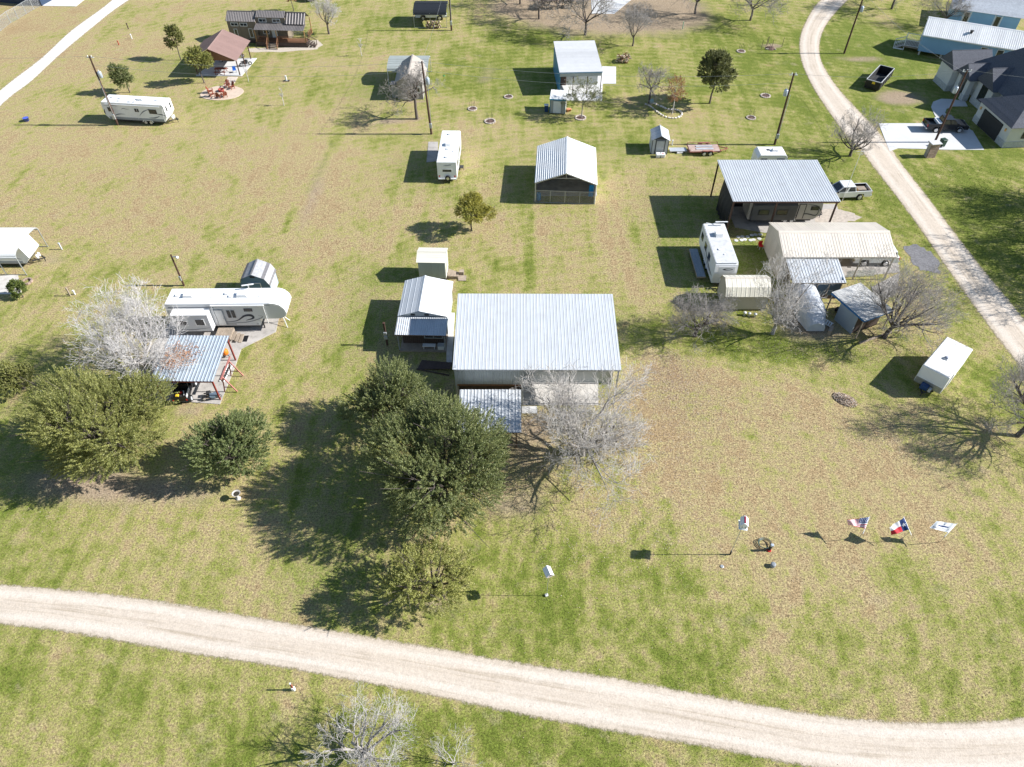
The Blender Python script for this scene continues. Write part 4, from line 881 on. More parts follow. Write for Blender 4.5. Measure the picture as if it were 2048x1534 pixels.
for k, x in enumerate((W * .28, W * .56)):
    o = thing('white_chest', ['white chest with grey legs left of the door mat of the resin shed', 'white chest with a red mark in front of the resin shed'][k], 'chest', f.o + Vector((x, -1.15, 0)), 0, 'white chests at the resin shed')
    MB().cbox(0, 0, .05, .55, .75, .42, .04).build('body', plastic_w, o); MB().cbox(-.02, -.02, .43, .57, .77, .5, .03).build('lid', plastic_w, o)
    if k: MB().box(.18, .28, .5, .36, .5, .507).build('mark', red_p, o)

# ---------------------------------------------------------------- long blue house on piers
f = Fr((1845, 70, 3.3), (2048, 103, 3.3)); T = f.thing('blue_house', 'long blue house on piers with white ribbed roof and white railed porch', 'house')
W = 22.0; D = 7.6; ez, rz = 3.3, 5.0
wh = white_roof
rf = MB().prism([(D / 2 - .2, rz - .05), (D / 2, rz + .06), (D / 2 + .2, rz - .05)], 'x', 0, W).box(0, -.02, ez - .15, W, .03, ez - .02).build('roof', white_trim, T)
slope(rf, (0, 0, ez), (W, 0, ez), (0, D / 2, rz), wh, False, .914, 3, .035); slope(rf, (W, D, ez), (0, D, ez), (W, D / 2, rz), wh, False, .914, 3, .035)
mb = MB()
for k in range(14): mb.prism([(.28, .7 + k * .185), (.42, .7 + k * .185), (.42, .88 + k * .185), (.31, .885 + k * .185)], 'x', .3, W - .3)
mb.build('lap_siding', blue_side, T)
wallbox(T, .3, .43, .7, W - .3, D - .3, 3.2, blue_side); gable_end(T, [(.3, .7), (D - .3, .7), (D - .3, 3.2), (D / 2, rz - .1), (.3, 3.2)], 'x', .22, .32, blue_side)
for x in (9.2, 11.6, 15.5): win(T, (x, .28, 1.75), (1.0, 0, 0), (0, 0, 1.15), white_trim, glass, 0, .08)
for k in range(7):
    for y in (.6, D - .6): post(T, .6 + k * 3.4, y, 0, .72, .25, concrete, 'pier')
dk = MB().box(-2.1, 1.3, .55, .2, 4.6, .7).build('deck', wood_old, T); planks(dk, -2.1, .2, 1.3, 4.6, .74, wood_old)
for x, y in ((-2.0, 1.4), (-2.0, 4.5)): post(T, x, y, 0, .6, .12, white_trim)
railing(T, (-2.05, 1.35, .74), (.1, 1.35, .74), 1.0, white_trim); railing(T, (-2.05, 4.55, .74), (.1, 4.55, .74), 1.0, white_trim); railing(T, (-2.05, 3.2, .74), (-2.05, 4.5, .74), 1.0, white_trim)
S = MB().box(-3.6, 1.45, .0, -2.1, 1.52, .2).build('steps', white_trim, T)
for k in range(4): MB().box(-2.45 - k * .35, 1.5, .52 - k * .16, -2.1 - k * .35, 3.1, .57 - k * .16).build('tread', wood_old, S)
for y in (1.45, 3.15): railing(T, (-2.1, y, .72), (-3.6, y, .05), .95, white_trim, 6, 'stair_rail')
MB().lathe([(.2, 0), (.2, .3), (.3, .32), (.3, .4)], 10, (7.0, 1.9, 4.15)).build('roof_vent', dark_steel, T)
# second blue house at the top edge
f = Fr((1903, 17, 3.0), (2016, 33, 3.0)); T = f.thing('far_blue_house', 'blue house with grey shingled hip roof at the top right edge', 'house')
W = 11.5; D = 9.0; gs = mat('pale_grey_shingles', (.46, .48, .51), .85, 0, .2, 3, .3, 20)
wallbox(T, .4, .4, 0, W - .2, D - .4, 3.0, slate_blue)
for x in (2.4, 7.4):
    MB().box(x - .12, .33, .2, x, .4, 3.0).box(x + 1.0, .33, .2, x + 1.12, .4, 3.0).build('window_trim', white_trim, T)
    win(T, (x + .05, .37, .5), (.9, 0, 0), (0, 0, 2.2), white_trim, glass, 0)
def hip(parent, x0, y0, x1, y1, ez, rz, m, name='roof', h=.08, a=None, b_=None, n=7, axis='x'):
    """hip or gable-hip roof laid in courses; ridge along axis, a / b_ = inset of ridge ends"""
    if axis == 'x':
        ym = (y0 + y1) / 2; a = (ym - y0) if a is None else a; b_ = (ym - y0) if b_ is None else b_
        Ra, Rb = Vector((x0 + a, ym, rz)), Vector((x1 - b_, ym, rz))
    else:
        xm_ = (x0 + x1) / 2; a = (xm_ - x0) if a is None else a; b_ = (xm_ - x0) if b_ is None else b_
        Ra, Rb = Vector((xm_, y0 + a, rz)), Vector((xm_, y1 - b_, rz))
    c = [Vector((x0, y0, ez)), Vector((x1, y0, ez)), Vector((x1, y1, ez)), Vector((x0, y1, ez))]
    if axis == 'x': sides = [(c[0], c[1], Ra, Rb), (c[1], c[2], Rb, Rb), (c[2], c[3], Rb, Ra), (c[3], c[0], Ra, Ra)]
    else: sides = [(c[0], c[1], Ra, Ra), (c[1], c[2], Ra, Rb), (c[2], c[3], Rb, Rb), (c[3], c[0], Rb, Ra)]
    mb = MB().tube(Ra, Rb, .06, n=5) if (Rb - Ra).length > .1 else MB().box(Ra.x - .05, Ra.y - .05, Ra.z, Ra.x + .05, Ra.y + .05, Ra.z + .05)
    rf = mb.build(name, m, parent)
    for (e0, e1, t0, t1) in sides:
        nrm = (e1 - e0).cross(t0 - e0 if (t0 - e0).length > .01 else t1 - e0).normalized(); tri = (t0 - t1).length < .01
        vert = abs(nrm.z) < .15
        nn = 1 if vert else n
        for k in range(nn):
            p0, p1 = e0.lerp(t0, k / nn), e1.lerp(t1, k / nn); q0, q1 = e0.lerp(t0, (k + 1) / nn), e1.lerp(t1, (k + 1) / nn); th = nrm * .015; up = nrm * .012
            pts = [p0, p1, q1, q0] if (q0 - q1).length > .01 else [p0, p1, q0]
            top = [p + th for p in pts[:2]] + [p + up for p in pts[2:]]
            mb = MB(); i = len(pts); mb.v = [tuple(p - nrm * .03) for p in pts] + [tuple(p) for p in top]
            mb.f = [tuple(range(i))[::-1], tuple(range(i, 2 * i))] + [(j, (j + 1) % i, i + (j + 1) % i, i + j) for j in range(i)]; mb.m = [0] * len(mb.f)
            mb.build('gable_panel' if vert else 'shingle_course', m, rf)
    return rf
hip(T, 0, 0, W + 3, D, 3.0, 5.6, gs)

# ---------------------------------------------------------------- large house with charcoal shingles
hx, hy = P(1892, 185).x, P(1892, 185).y
T = thing('shingled_house', 'large white stucco house with charcoal shingled hip roofs at the right edge', 'house', (hx, hy, 0), R(4))
# local x runs away from the lane, y runs away from the camera
def part_wall(x0, y0, x1, y1, h, m=stucco, base=True):
    o = wallbox(T, x0, y0, .0, x1, y1, h, m)
    if base: MB().box(x0 - .06, y0 - .06, 0, x1 + .06, y1 + .06, .9).build('stone_base', house_stone, T)
    return o
part_wall(0, .5, 4.5, 4.2, 3.5)                      # north wing with a gable to the lane
gable_end(T, [(.5, 3.5), (4.2, 3.5), (2.35, 5.4)], 'x', .02, .14, stucco)
for y in (1.5, 2.1, 2.7): MB().box(-.03, y, 3.5, .02, y + .28, 4.15 + .1 * (1.3 - abs(y - 2.2))).build('slit_window', glass, T)
hip(T, -.35, .1, 6.0, 4.6, 3.4, 5.5, shingle, 'roof', a=0.0, b_=0.0, axis='x')
part_wall(3.4, -16.5, 11, 1.2, 3.6, stucco)          # body
hip(T, 2.4, -17.3, 11.8, 1.8, 3.5, 7.9, shingle, 'roof', axis='y')
part_wall(2.1, -7.2, 4.5, -3.2, 3.5)                 # entry gable
gable_end(T, [(-7.2, 3.5), (-3.2, 3.5), (-5.2, 5.6)], 'x', 2.12, 2.24, stucco)
hip(T, 1.7, -7.6, 8.0, -2.8, 3.4, 5.9, shingle, 'roof', a=0.0, b_=0.0, axis='x')
win(T, (2.08, -4.4, 1.0), (0, -1.5, 0), (0, 0, 2.4), dark_steel, glass, 1)
part_wall(.9, -3.0, 1.7, -2.2, 3.2); part_wall(.9, -.6, 1.7, .2, 3.2)   # porch pillars
hip(T, .5, -3.4, 6.0, .7, 3.2, 5.0, shingle, 'roof', a=0.0, b_=0.0, axis='x')
door(T, (4.45, -1.0, .1), (0, -1.1, 0), (0, 0, 2.3), wood_dark, dark_steel)
part_wall(-.6, -17.2, 6.5, -9.2, 3.1)                # garage wing
MB().box(-.72, -15.4, .05, -.6, -10.6, 2.5).build('garage_door', dark_steel, T)
hip(T, -1.1, -17.7, 8.0, -8.8, 3.1, 5.8, shingle, 'roof', axis='x', b_=0.0)
for y in (-9.75, -16.3): MB().cbox(-.78, y - .12, 2.0, -.6, y + .12, 2.4, .03).build('wall_lamp', mat('lamp_amber', (.7, .4, .15), .3), T)
win(T, (1.4, -17.23, 1.3), (.9, 0, 0), (0, 0, 1.1), dark_steel, glass, 1); win(T, (4.2, -17.23, 1.3), (.9, 0, 0), (0, 0, .8), dark_steel, glass, 1)
gslab('concrete_driveway', [(1757, 247), (1850, 247), (1900, 240), (1945, 262), (1968, 300), (1900, 300), (1795, 297), (1779, 303), (1768, 275)], concrete_w, .05, 'white concrete driveway of the shingled house')
cpts = [(1866, 204), (1882, 198), (1905, 199), (1930, 203), (1935, 213), (1905, 213), (1893, 218), (1890, 226), (1900, 240), (1920, 252), (1880, 250), (1868, 228), (1862, 214)]
gslab('concrete_footpath', cpts, concrete_w, .055, 'curved concrete footpath to the shingled house entry')

# ---------------------------------------------------------------- building corner and fence at top left
f = Fr((-120, -6, 0), (84, 12, 0)); T = f.thing('metal_building', 'dark blue metal building corner at the top left edge', 'building')
W = f.w; sheets(T, 'siding_panel', (0, 0, 0), (W, 0, 0), (0, 0, 3.6), mat('navy_siding', (.03, .05, .09), .5, .1, .1, 1), .9, 3, .03)
wallbox(T, 0, .05, 0, W, 9, 3.6, mat('navy_siding', (.03, .05, .09))); rf = MB().box(-.1, -.15, 3.55, W + .1, .0, 3.7).build('roof', steel, T); slope(rf, (-.1, -.15, 3.7), (W + .1, -.15, 3.7), (-.1, 9.2, 4.6), galv, False, .914, 3, .04)
gslab('concrete_apron', [(86, 12), (152, 13), (178, -8), (200, -40), (60, -40)], concrete_w, .05, 'white concrete apron beside the dark blue building')
T = thing('chain_link_fence', 'chain link fence with grey posts at the top left', 'fence', (0, 0, 0))
fp = [P(2, 62), P(22, 46), P(37, 38), P(53, 28), P(68, 19), P(84, 11)]; fp = [fp[0] + (fp[0] - fp[1]) * 1.2] + fp
for p in fp: MB().tube((p.x, p.y, 0), (p.x, p.y, 2.0), .05, n=6).build('post', steel, T)
for a, b_ in zip(fp[:-1], fp[1:]):
    MB().tube((a.x, a.y, 1.95), (b_.x, b_.y, 1.95), .03, n=5).tube((a.x, a.y, .08), (b_.x, b_.y, .08), .015, n=4).build('rail', steel, T)
    L_ = (b_ - a).length; o = MB().box(.05, -.005, .08, L_ - .05, .005, 1.95).build('chain_mesh', mesh_m, T); o.location = (a.x, a.y, 0); o.rotation_euler = (0, 0, math.atan2(b_.y - a.y, b_.x - a.x))
gslab('concrete_pad', [(1184, 28), (1228, 28), (1262, 0), (1300, -40), (1180, -40)], concrete_w, .05, 'white concrete drive at the top edge between bare trees')

# ---------------------------------------------------------------- vehicles
def wheel(parent, x, y, r=.36, w=.24, m=rubber, rim=chrome, out=-1, n=16):
    """axle along y; out = side on which the rim shows"""
    prof = [(r * .72, -w / 2), (r * .95, -w / 2), (r, -w * .3), (r, w * .3), (r * .95, w / 2), (r * .72, w / 2)]
    o = MB().lathe(prof, n, (x, y, r), axis='y').build('wheel', m, parent)
    MB().lathe([(r * .66, 0), (r * .62, out * .03), (r * .3, out * .015), (r * .18, out * .05)], n, (x, y + out * w * .5, r), axis='y').build('rim', rim, o)
    return o
def swoosh(parent, pts, ws, m, y=-.014, name='decal', face='y0', L=0, D=0):
    """painted stripe: thin raised ribbon on a side wall"""
    C = catmull([Vector((p[0], 0, p[1])) for p in pts], 6); n = len(C); mb = MB()
    for i, c in enumerate(C):
        s = i / (n - 1) * (len(ws) - 1); k = min(int(s), len(ws) - 2); w = ws[k] + (ws[k + 1] - ws[k]) * (s - k)
        d = (C[min(i + 1, n - 1)] - C[max(i - 1, 0)]).normalized(); nn = Vector((-d.z, 0, d.x)) * (w / 2)
        for q in (c + nn, c - nn): mb.v.append((q.x, y if face == 'y0' else D - y, q.z))
    for i in range(n - 1): mb.f.append((2 * i, 2 * i + 1, 2 * i + 3, 2 * i + 2)); mb.m.append(0)
    return mb.build(name, m, parent)
def face_win(T, face, a, z, w, h, L, D, frame=dark_steel, pane=glass, mull=0, eps=.008, name='window'):
    O, U = {'y0': ((a, -eps, z), (w, 0, 0)), 'y1': ((a + w, D + eps, z), (-w, 0, 0)), 'x0': ((-eps, a + w, z), (0, -w, 0)), 'x1': ((L + eps, a, z), (0, w, 0))}[face]
    return win(T, O, U, (0, 0, h), frame, pane, mull, .03, .045, name)
def air_con(T, x, y, z, l=1.0, w=.72, h=.34, m=white_gel):
    o = MB().prism([(x - l / 2, z), (x + l / 2, z), (x + l / 2 - .18, z + h), (x - l / 2 + .1, z + h)], 'y', y - w / 2, y + w / 2).build('air_conditioner', m, T)
    MB().box(x + l / 2 - .12, y - w * .36, z + .06, x + l / 2 - .02, y + w * .36, z + h * .55).build('grille', grey_pl, o); return o
def vent(T, x, y, z, s=.36, h=.16, m=white_gel): return MB().cbox(x - s / 2, y - s / 2, z, x + s / 2, y + s / 2, z + h, .03).build('roof_vent', m, T)
def trailer_body(T, prof, D, body=white_gel, roof=roof_rubber, H=3.0, x0=.1, x1=8, belly=rv_grey, floor=.6):
    b_ = MB().prism(prof, 'y', 0, D).build('body', body, T)
    MB().box(x0, .06, H - .004, x1, D - .06, H + .025).build('roof', roof, T)
    MB().box(prof[0][0] + .3, .15, floor - .28, prof[1][0] - .2, D - .15, floor - .002).build('chassis', dark_steel, T)
    return b_
def axles(T, xs, D, r=.34, fender=white_gel):
    for x in xs:
        wheel(T, x, .14, r, .22, out=-1); wheel(T, x, D - .14, r, .22, out=1)
    for y in (-.03, D - .05):
        MB().prism([(min(xs) - r - .12, r * 1.2), (min(xs) - r * .6, r * 2.15), (max(xs) + r * .6, r * 2.15), (max(xs) + r + .12, r * 1.2), (max(xs) + r, r * 1.2), (max(xs) + r * .5, r * 2.0), (min(xs) - r * .5, r * 2.0), (min(xs) - r, r * 1.2)], 'y', y, y + .08).build('fender', fender, T)
def hitch(T, x, D, dirx=1, l=1.2):
    m_ = MB(); m_.bar((x, D * .25, .5), (x + dirx * l, D / 2, .5), .1).bar((x, D * .75, .5), (x + dirx * l, D / 2, .5), .1).bar((x + dirx * l * .85, D / 2, .02), (x + dirx * l * .85, D / 2, .8), .06)
    o = m_.build('hitch', dark_steel, T)
    for dy in (-.2, .2): MB().lathe([(.05, 0), (.15, .03), (.15, .42), (.06, .5)], 10, (x + dirx * l * .42, D / 2 + dy, .56)).build('gas_bottle', plastic_w, o, True)
    return o

# upper left travel trailer
f = Fr((200, 204, 3.1), (325, 211, 3.1)); L_, D = f.w, 2.45; H = 3.1
T = f.thing('travel_trailer', 'white travel trailer with grey swoosh decals behind the left utility pole', 'travel trailer')
trailer_body(T, [(.45, .62), (L_ - .5, .62), (L_, 1.4), (L_ - .02, H - .12), (L_ - .12, H), (.15, H), (0, H - .15), (0, 1.25)], D, H=H, x1=L_ - .15, floor=.62)
MB().box(.5, -.014, .64, L_ - .6, 0, .98).build('lower_panel', rv_grey, T)
for a, z, w, h in ((.75, 1.75, .75, .62), (4.85, 1.9, .6, .48), (7.0, 1.75, 1.15, .65)): face_win(T, 'y0', a, z, w, h, L_, D)
for y in (.45, 1.65): face_win(T, 'x1', y, 1.95, .28, .75, L_, D)
swoosh(T, [(.3, 2.65), (1.2, 2.72), (2.4, 2.62)], [.02, .12, .01], decal_g); swoosh(T, [(.2, 2.1), (.05, 1.6), (.1, 1.3)], [.02, .2, .04], decal); swoosh(T, [(1.2, 1.1), (2.2, 1.42), (3.2, 1.45)], [.02, .14, .01], decal_g)
swoosh(T, [(5.3, 1.35), (6.1, 2.0), (7.2, 2.45)], [.02, .16, .02], decal_g); swoosh(T, [(6.6, 1.1), (7.6, 1.15), (8.4, 1.45)], [.02, .18, .02], decal_g); swoosh(T, [(7.9, 1.75), (8.7, 1.7), (9.25, 1.55)], [.02, .14, .05], decal)
swoosh(T, [(2.85, 2.2), (3.2, 2.32), (3.6, 2.25), (4.1, 2.28)], [.03, .1, .06, .02], decal_g, name='lettering')
for x in (5.0, 8.9): MB().bar((x, -.05, .8), (x + .25, -.05, 2.5), .035).build('awning_arm', white_gel, T)
MB().tube((.6, -.06, 2.85), (L_ - .6, -.06, 2.85), .05).build('awning_tube', white_gel, T)
air_con(T, 5.6, 1.25, H + .02); [vent(T, x, y, H + .02) for x, y in ((1.1, 1.5), (2.4, 1.3), (2.6, .6), (4.3, .5), (5.0, .55), (8.0, 1.3))]
axles(T, (5.85, 6.65), D); hitch(T, L_ - .3, D, 1)
# middle travel trailer, tail to the camera
f = Fr((912, 324, 3.0), (921, 261, 3.0)); L_, D, H = f.w, 2.5, 3.0
T = f.thing('camper_trailer', 'white camper trailer with spare wheel on its tail in the middle field', 'travel trailer')
trailer_body(T, [(0, .6), (L_ - .6, .6), (L_, 1.3), (L_, H - .15), (L_ - .15, H), (.08, H), (0, H - .08)], D, H=H, x1=L_ - .1)
face_win(T, 'x0', .62, 1.55, 1.25, .42, L_, D, white_trim); swoosh_o = None
for a, b_, z, w in ((.7, 1.5, 2.5, .05), (1.0, 1.7, 2.42, .04), (.6, 1.0, 2.58, .04)): MB().box(-.014, a, z, 0, b_, z + w).build('lettering', decal_g, T)
for y in (.18, 2.18): MB().box(-.03, y, .85, 0, y + .18, 1.05).build('tail_light', red_p, T)
MB().box(-.18, .1, .55, -.0, D - .1, .68).build('bumper', plastic_w, T)
sw = MB().lathe([(.18, -.12), (.36, -.12), (.38, 0), (.36, .1), (.2, .1)], 14, (-.2, D * .47, .78), axis='x').build('spare_wheel', rubber, T); MB().lathe([(.02, -.14), (.2, -.13)], 12, (-.2, D * .47, .78), axis='x').build('rim', chrome, sw)
for a, z, w, h in ((1.2, 1.6, 1.0, .7), (4.5, 1.6, 1.2, .7)): face_win(T, 'y0', a, z, w, h, L_, D); face_win(T, 'y1', a, z, w, h, L_, D)
door(T, (3.2, -.01, .75), (.7, 0, 0), (0, 0, 1.9), white_gel, rv_grey)
st = MB().box(3.2, -.6, .28, 3.9, -.05, .34).build('entry_step', dark_steel, T); MB().bar((3.25, -.55, 0), (3.25, -.55, .3), .04).bar((3.85, -.55, 0), (3.85, -.55, .3), .04).build('leg', dark_steel, st)
swoosh(T, [(.5, 1.2), (3, 1.35), (6, 1.2), (L_ - .8, 1.7)], [.05, .2, .1, .03], decal_g, face='y1', D=D)
air_con(T, 4.3, 1.3, H + .02); [vent(T, x, y, H + .02) for x, y in ((1.1, 1.3), (3.2, 1.3), (7.1, 1.4))]; vent(T, 2.6, .5, H + .02, .2, .1)
axles(T, (3.4, 4.2), D); hitch(T, L_ - .3, D, 1)
gslab('paver_patio', [(857, 284), (876, 284), (876, 322), (853, 325)], concrete_d, .04, 'small paver patio left of the middle camper trailer')
# fifth wheel
f = Fr((327, 609, 3.75), (538, 607, 3.75)); L_, D, H = f.w + 1.45, 2.45, 3.75
T = f.thing('fifth_wheel_trailer', 'long white fifth wheel trailer with rounded nose and slide-out room', 'fifth wheel')
prof = [(0, .85), (L_ - 3.0, .85), (L_ - 2.8, 1.75), (L_ - .75, 1.75), (L_ - .2, 2.05), (L_ - .02, 2.5), (L_ - .12, 3.0), (L_ - .5, 3.5), (L_ - 1.0, H - .04), (L_ - 1.5, H), (.1, H), (0, H - .1)]
trailer_body(T, prof, D, mat('pale_grey_fibreglass', (.66, .67, .68), .35, 0, .04, .7), H=H, x1=L_ - 1.4, floor=.85)
MB().prism([(L_ - 1.55, H - .05), (L_ - 1.5, H + .02), (L_ - 1.0, H - .01), (L_ - .47, 3.53), (L_ - .09, 3.02), (L_ + .01, 2.5), (L_ - .17, 2.02), (L_ - .3, 2.05), (L_ - .14, 2.5), (L_ - .24, 2.95), (L_ - .6, 3.4)], 'y', -.02, D + .02).build('nose_cap', white_gel, T)
so = MB().cbox(.75, -.95, .95, 4.35, .05, 3.1, .03).build('slide_out', mat('pale_grey_fibreglass', (.66, .67, .68)), T); MB().box(.7, -1.0, 3.1, 4.4, .0, 3.16).build('slide_roof', white_gel, so)
win(so, (2.9, -.955, 1.75), (.95, 0, 0), (0, 0, .85), white_trim, glass, 0, .03, .05); win(so, (1.0, -.955, 1.75), (1.1, 0, 0), (0, 0, .75), white_trim, glass, 0, .03, .05)
swo = swoosh(so, [(.8, 1.3), (2.3, 1.2), (4.2, 1.45)], [.03, .1, .02], decal_g, y=-.968)
door(T, (4.75, -.01, 1.0), (.75, 0, 0), (0, 0, 1.95), white_gel, rv_grey)
for x in (5.95, 6.4): face_win(T, 'y0', x, 1.95, .32, .95, L_, D, dark_steel, glass, 0)
face_win(T, 'y0', 7.75, 2.75, .85, .38, L_, D)
swoosh(T, [(5.0, 1.35), (6.6, 1.5), (7.6, 2.15), (8.3, 2.2), (8.4, 1.85), (7.6, 1.55)], [.03, .08, .22, .32, .2, .03], decal); swoosh(T, [(4.9, 1.2), (7.5, 1.3), (9.0, 1.75), (9.4, 2.05), (9.0, 2.2)], [.03, .09, .08, .05, .02], decal_g); swoosh(T, [(.3, 3.35), (3, 3.3), (6, 3.42), (10.5, 3.5)], [.1, .16, .1, .04], decal_g)
MB().tube((4.6, -.1, 3.6), (9.9, -.1, 3.6), .09, n=8).build('awning_tube', white_gel, T)
for x in (4.7, 9.8): MB().bar((x, -.08, 1.2), (x, -.08, 3.6), .06).build('awning_arm', white_gel, T)
for x, w in ((5.6, .9), (8.6, .22)): MB().box(x, -.016, .95, x + w, 0, 1.25).build('locker_door', grey_pl, T)
air_con(T, 2.2, 1.25, H + .02, 1.1); air_con(T, 7.6, 1.25, H + .02, 1.2); [vent(T, x, y, H + .02) for x, y in ((1.0, 1.3), (5.9, 1.5), (6.4, 1.1))]; vent(T, 4.6, 1.0, H + .02, .25, .06); vent(T, 9.3, 1.1, H + .02, .12, .08)
an = MB().bar((8.0, 2.1, H), (8.0, 2.2, H + .55), .05).build('tv_antenna', white_gel, T); MB().prism([(7.4, 2.1), (8.55, 2.35), (8.5, 2.48), (7.35, 2.23)], 'z', H + .52, H + .58).build('antenna_bar', plastic_w, an)
axles(T, (2.2, 3.1), D, .38)
lg = MB()
for y in (.5, D - .5): lg.bar((L_ - 2.9, y, 0), (L_ - 2.9, y, .9), .1)
lg.build('landing_gear', dark_steel, T); MB().bar((L_ - 1.0, D / 2, 1.75), (L_ - 1.0, D / 2, 1.1), .14).bar((L_ - 1.0, D / 2, 1.1), (L_ - .55, D / 2 - .7, .02), .06).bar((L_ - 1.0, D / 2, 1.1), (L_ - .55, D / 2 + .4, .02), .06).build('kingpin_tripod', plastic_w, T)
S = f.thing('deck_steps', 'weathered timber landing and steps at the fifth wheel door', 'steps')
MB().box(4.55, -1.75, .3, 6.15, -.12, .62).build('landing_frame', wood_old, S); planks(S, 4.55, 6.15, -1.75, -.12, .68, wood_old, along='y')
for k in range(3): MB().box(6.18 + k * .32, -1.75, .42 - k * .18, 6.5 + k * .32, -.5, .48 - k * .18).build('tread', wood_old, S)
o = f.thing('door_mat', 'dark door mat at the foot of the fifth wheel steps', 'mat'); MB().box(7.2, -1.6, .062, 7.65, -.7, .085).build('rubber_mat', black, o)
# trailer with blue-white side beside the tan barn
f = Fr((1478, 527.4, 3.2), (1448.5, 446.4, 3.2)); L_, D, H = f.w, 2.45, 3.2
T = f.thing('bunkhouse_trailer', 'white travel trailer with dirty roof and dark oval logo between the carport and tan barn', 'travel trailer')
trailer_body(T, [(0, .6), (L_ - .3, .6), (L_, 1.0), (L_, H - .2), (L_ - .15, H), (.25, H), (.05, H - .2), (-.12, 2.0), (0, 1.2)], D, H=H, x1=L_ - .1, roof=mat('dirty_membrane', (.60, .60, .60), .6, 0, .12, 1, dirt=(.28, .28, .28), dirt_amt=.4))
ov = MB(); n = 20
for k in range(n): a0, a1 = 6.2832 * k / n, 6.2832 * (k + 1) / n; ov.poly([(-.16, 1.1 + .55 * math.cos(a0), 2.55 + .13 * math.sin(a0)), (-.16, 1.1 + .55 * math.cos(a1), 2.55 + .13 * math.sin(a1)), (-.16, 1.0 + .36 * math.cos(a1), 2.56 + .06 * math.sin(a1)), (-.16, 1.0 + .36 * math.cos(a0), 2.56 + .06 * math.sin(a0))])
MB().box(-.155, .3, 2.2, -.1, 2.1, 2.9).build('front_panel', white_gel, T); ov.build('emblem', decal, T)
for a in (2.3, 4.2, 6.1): face_win(T, 'y1', a, 1.7, .85, .8, L_, D)
swoosh(T, [(.5, 1.2), (2, 1.25), (4, 1.75), (5, 2.5)], [.06, .22, .18, .03], decal, face='y1', D=D); swoosh(T, [(1, .95), (3, 1.0), (5, 1.3)], [.04, .12, .02], decal_g, face='y1', D=D)
air_con(T, 5.2, 1.15, H + .02, .95, .75, .4); vent(T, 2.5, 1.6, H + .02, .3, .1); vent(T, 1.6, 1.2, H + .02, .2, .08)
an = MB().bar((7.4, 1.5, H), (7.1, .5, H + .5), .05).bar((7.4, 1.5, H), (7.5, 2.1, H + .08), .06).build('tv_antenna', plastic_w, T); MB().box(7.0, -.2, H + .48, 7.15, 1.2, H + .53).build('antenna_bar', plastic_w, an)
axles(T, (3.2, 4.0), D); hitch(T, .1, D, -1, .9)
o = f.thing('timber_bench_table', 'blue grey timber deck along the left side of the dirty roofed trailer', 'deck'); MB().box(1.2, D + .35, .3, L_ - 1.2, D + 1.3, .5).build('deck_frame', wood_old, o); planks(o, 1.2, L_ - 1.2, D + .35, D + 1.3, .54, mat('grey_blue_boards', (.25, .29, .33), .8, 0, .2, 3))
# trailer under the tall carport
f = Fr((1490, 447), (1634, 447)); L_, D, H = f.w, 2.45, 3.3
T = f.thing('carport_trailer', 'beige and black travel trailer parked under the tall ribbed carport', 'travel trailer'); f_off = .8
bg_ = mat('beige_fibreglass', (.50, .46, .40), .4, 0, .05, 1)
trailer_body(T, [(.1, .6), (L_ - .7, .6), (L_ - .1, 1.3), (L_, 2.0), (L_ - .15, H - .3), (L_ - .5, H), (.15, H), (0, H - .2), (0, 1.2)], D, bg_, H=H, x1=L_ - .6)
so = MB().cbox(.3, -.55, .8, 5.6, .02, 2.9, .03).build('slide_out', mat('dark_slide_panel', (.10, .10, .105), .4), T)
for x in (1.0, 3.2): win(so, (x, -.555, 1.6), (1.3, 0, 0), (0, 0, .7), dark_steel, glass, 0, .03, .05)
face_win(T, 'y0', 7.4, 1.9, .95, .55, L_, D); door(T, (6.0, -.01, .75), (.7, 0, 0), (0, 0, 1.95), bg_, dark_steel)
swoosh(T, [(5.7, 1.1), (7, 1.4), (8.3, 1.2), (L_ - .4, 2.2)], [.05, .14, .12, .03], decal); swoosh(T, [(6.9, 2.7), (8.2, 2.4), (9.0, 1.4)], [.03, .12, .05], decal); axles(T, (4.8, 5.6), D); hitch(T, L_ - .4, D, 1)
# trailer under the left-edge arch
f = Fr((-95, 543), (62, 543)); L_, D, H = f.w, 2.45, 2.95
T = f.thing('sheltered_trailer', 'white travel trailer nose under the arched carport at the left edge', 'travel trailer')
T.location.y += .7
trailer_body(T, [(0, .6), (L_ - .55, .6), (L_ + .15, 1.35), (L_ - .35, H - .15), (L_ - .6, H), (.15, H), (0, H - .15)], D, H=H, x1=L_ - .7)
MB().box(.2, -.014, .65, L_ - .8, 0, .95).build('lower_panel', rv_grey, T); swoosh(T, [(3, 1.3), (6, 1.5), (L_ - .8, 1.2)], [.04, .16, .04], decal_g); face_win(T, 'y0', 5.0, 1.6, 1.1, .6, L_, D); hitch(T, L_ - .2, D, 1); axles(T, (3.5, 4.3), D)
# camper behind the tall carport
f = Fr((1516, 313, 2.3), (1578, 313, 2.3)); L_, D, H = f.w, 2.3, 2.45
T = f.thing('compact_camper', 'compact white camper behind the tall ribbed carport', 'camper')
trailer_body(T, [(.1, .5), (L_ - .1, .5), (L_, .8), (L_ - .05, H - .4), (L_ - .4, H), (.35, H), (.05, H - .4), (0, .8)], D, H=H, x0=.4, x1=L_ - .5)
face_win(T, 'y0', .5, 1.5, .8, .5, L_, D); face_win(T, 'y0', 2.6, 1.5, 1.0, .5, L_, D); air_con(T, L_ * .6, 1.2, H + .02, .8, .6, .25); vent(T, L_ * .4, 1.4, H + .02, .4, .05, glass); axles(T, (L_ * .45, L_ * .65), D); hitch(T, L_ - .2, D, 1)
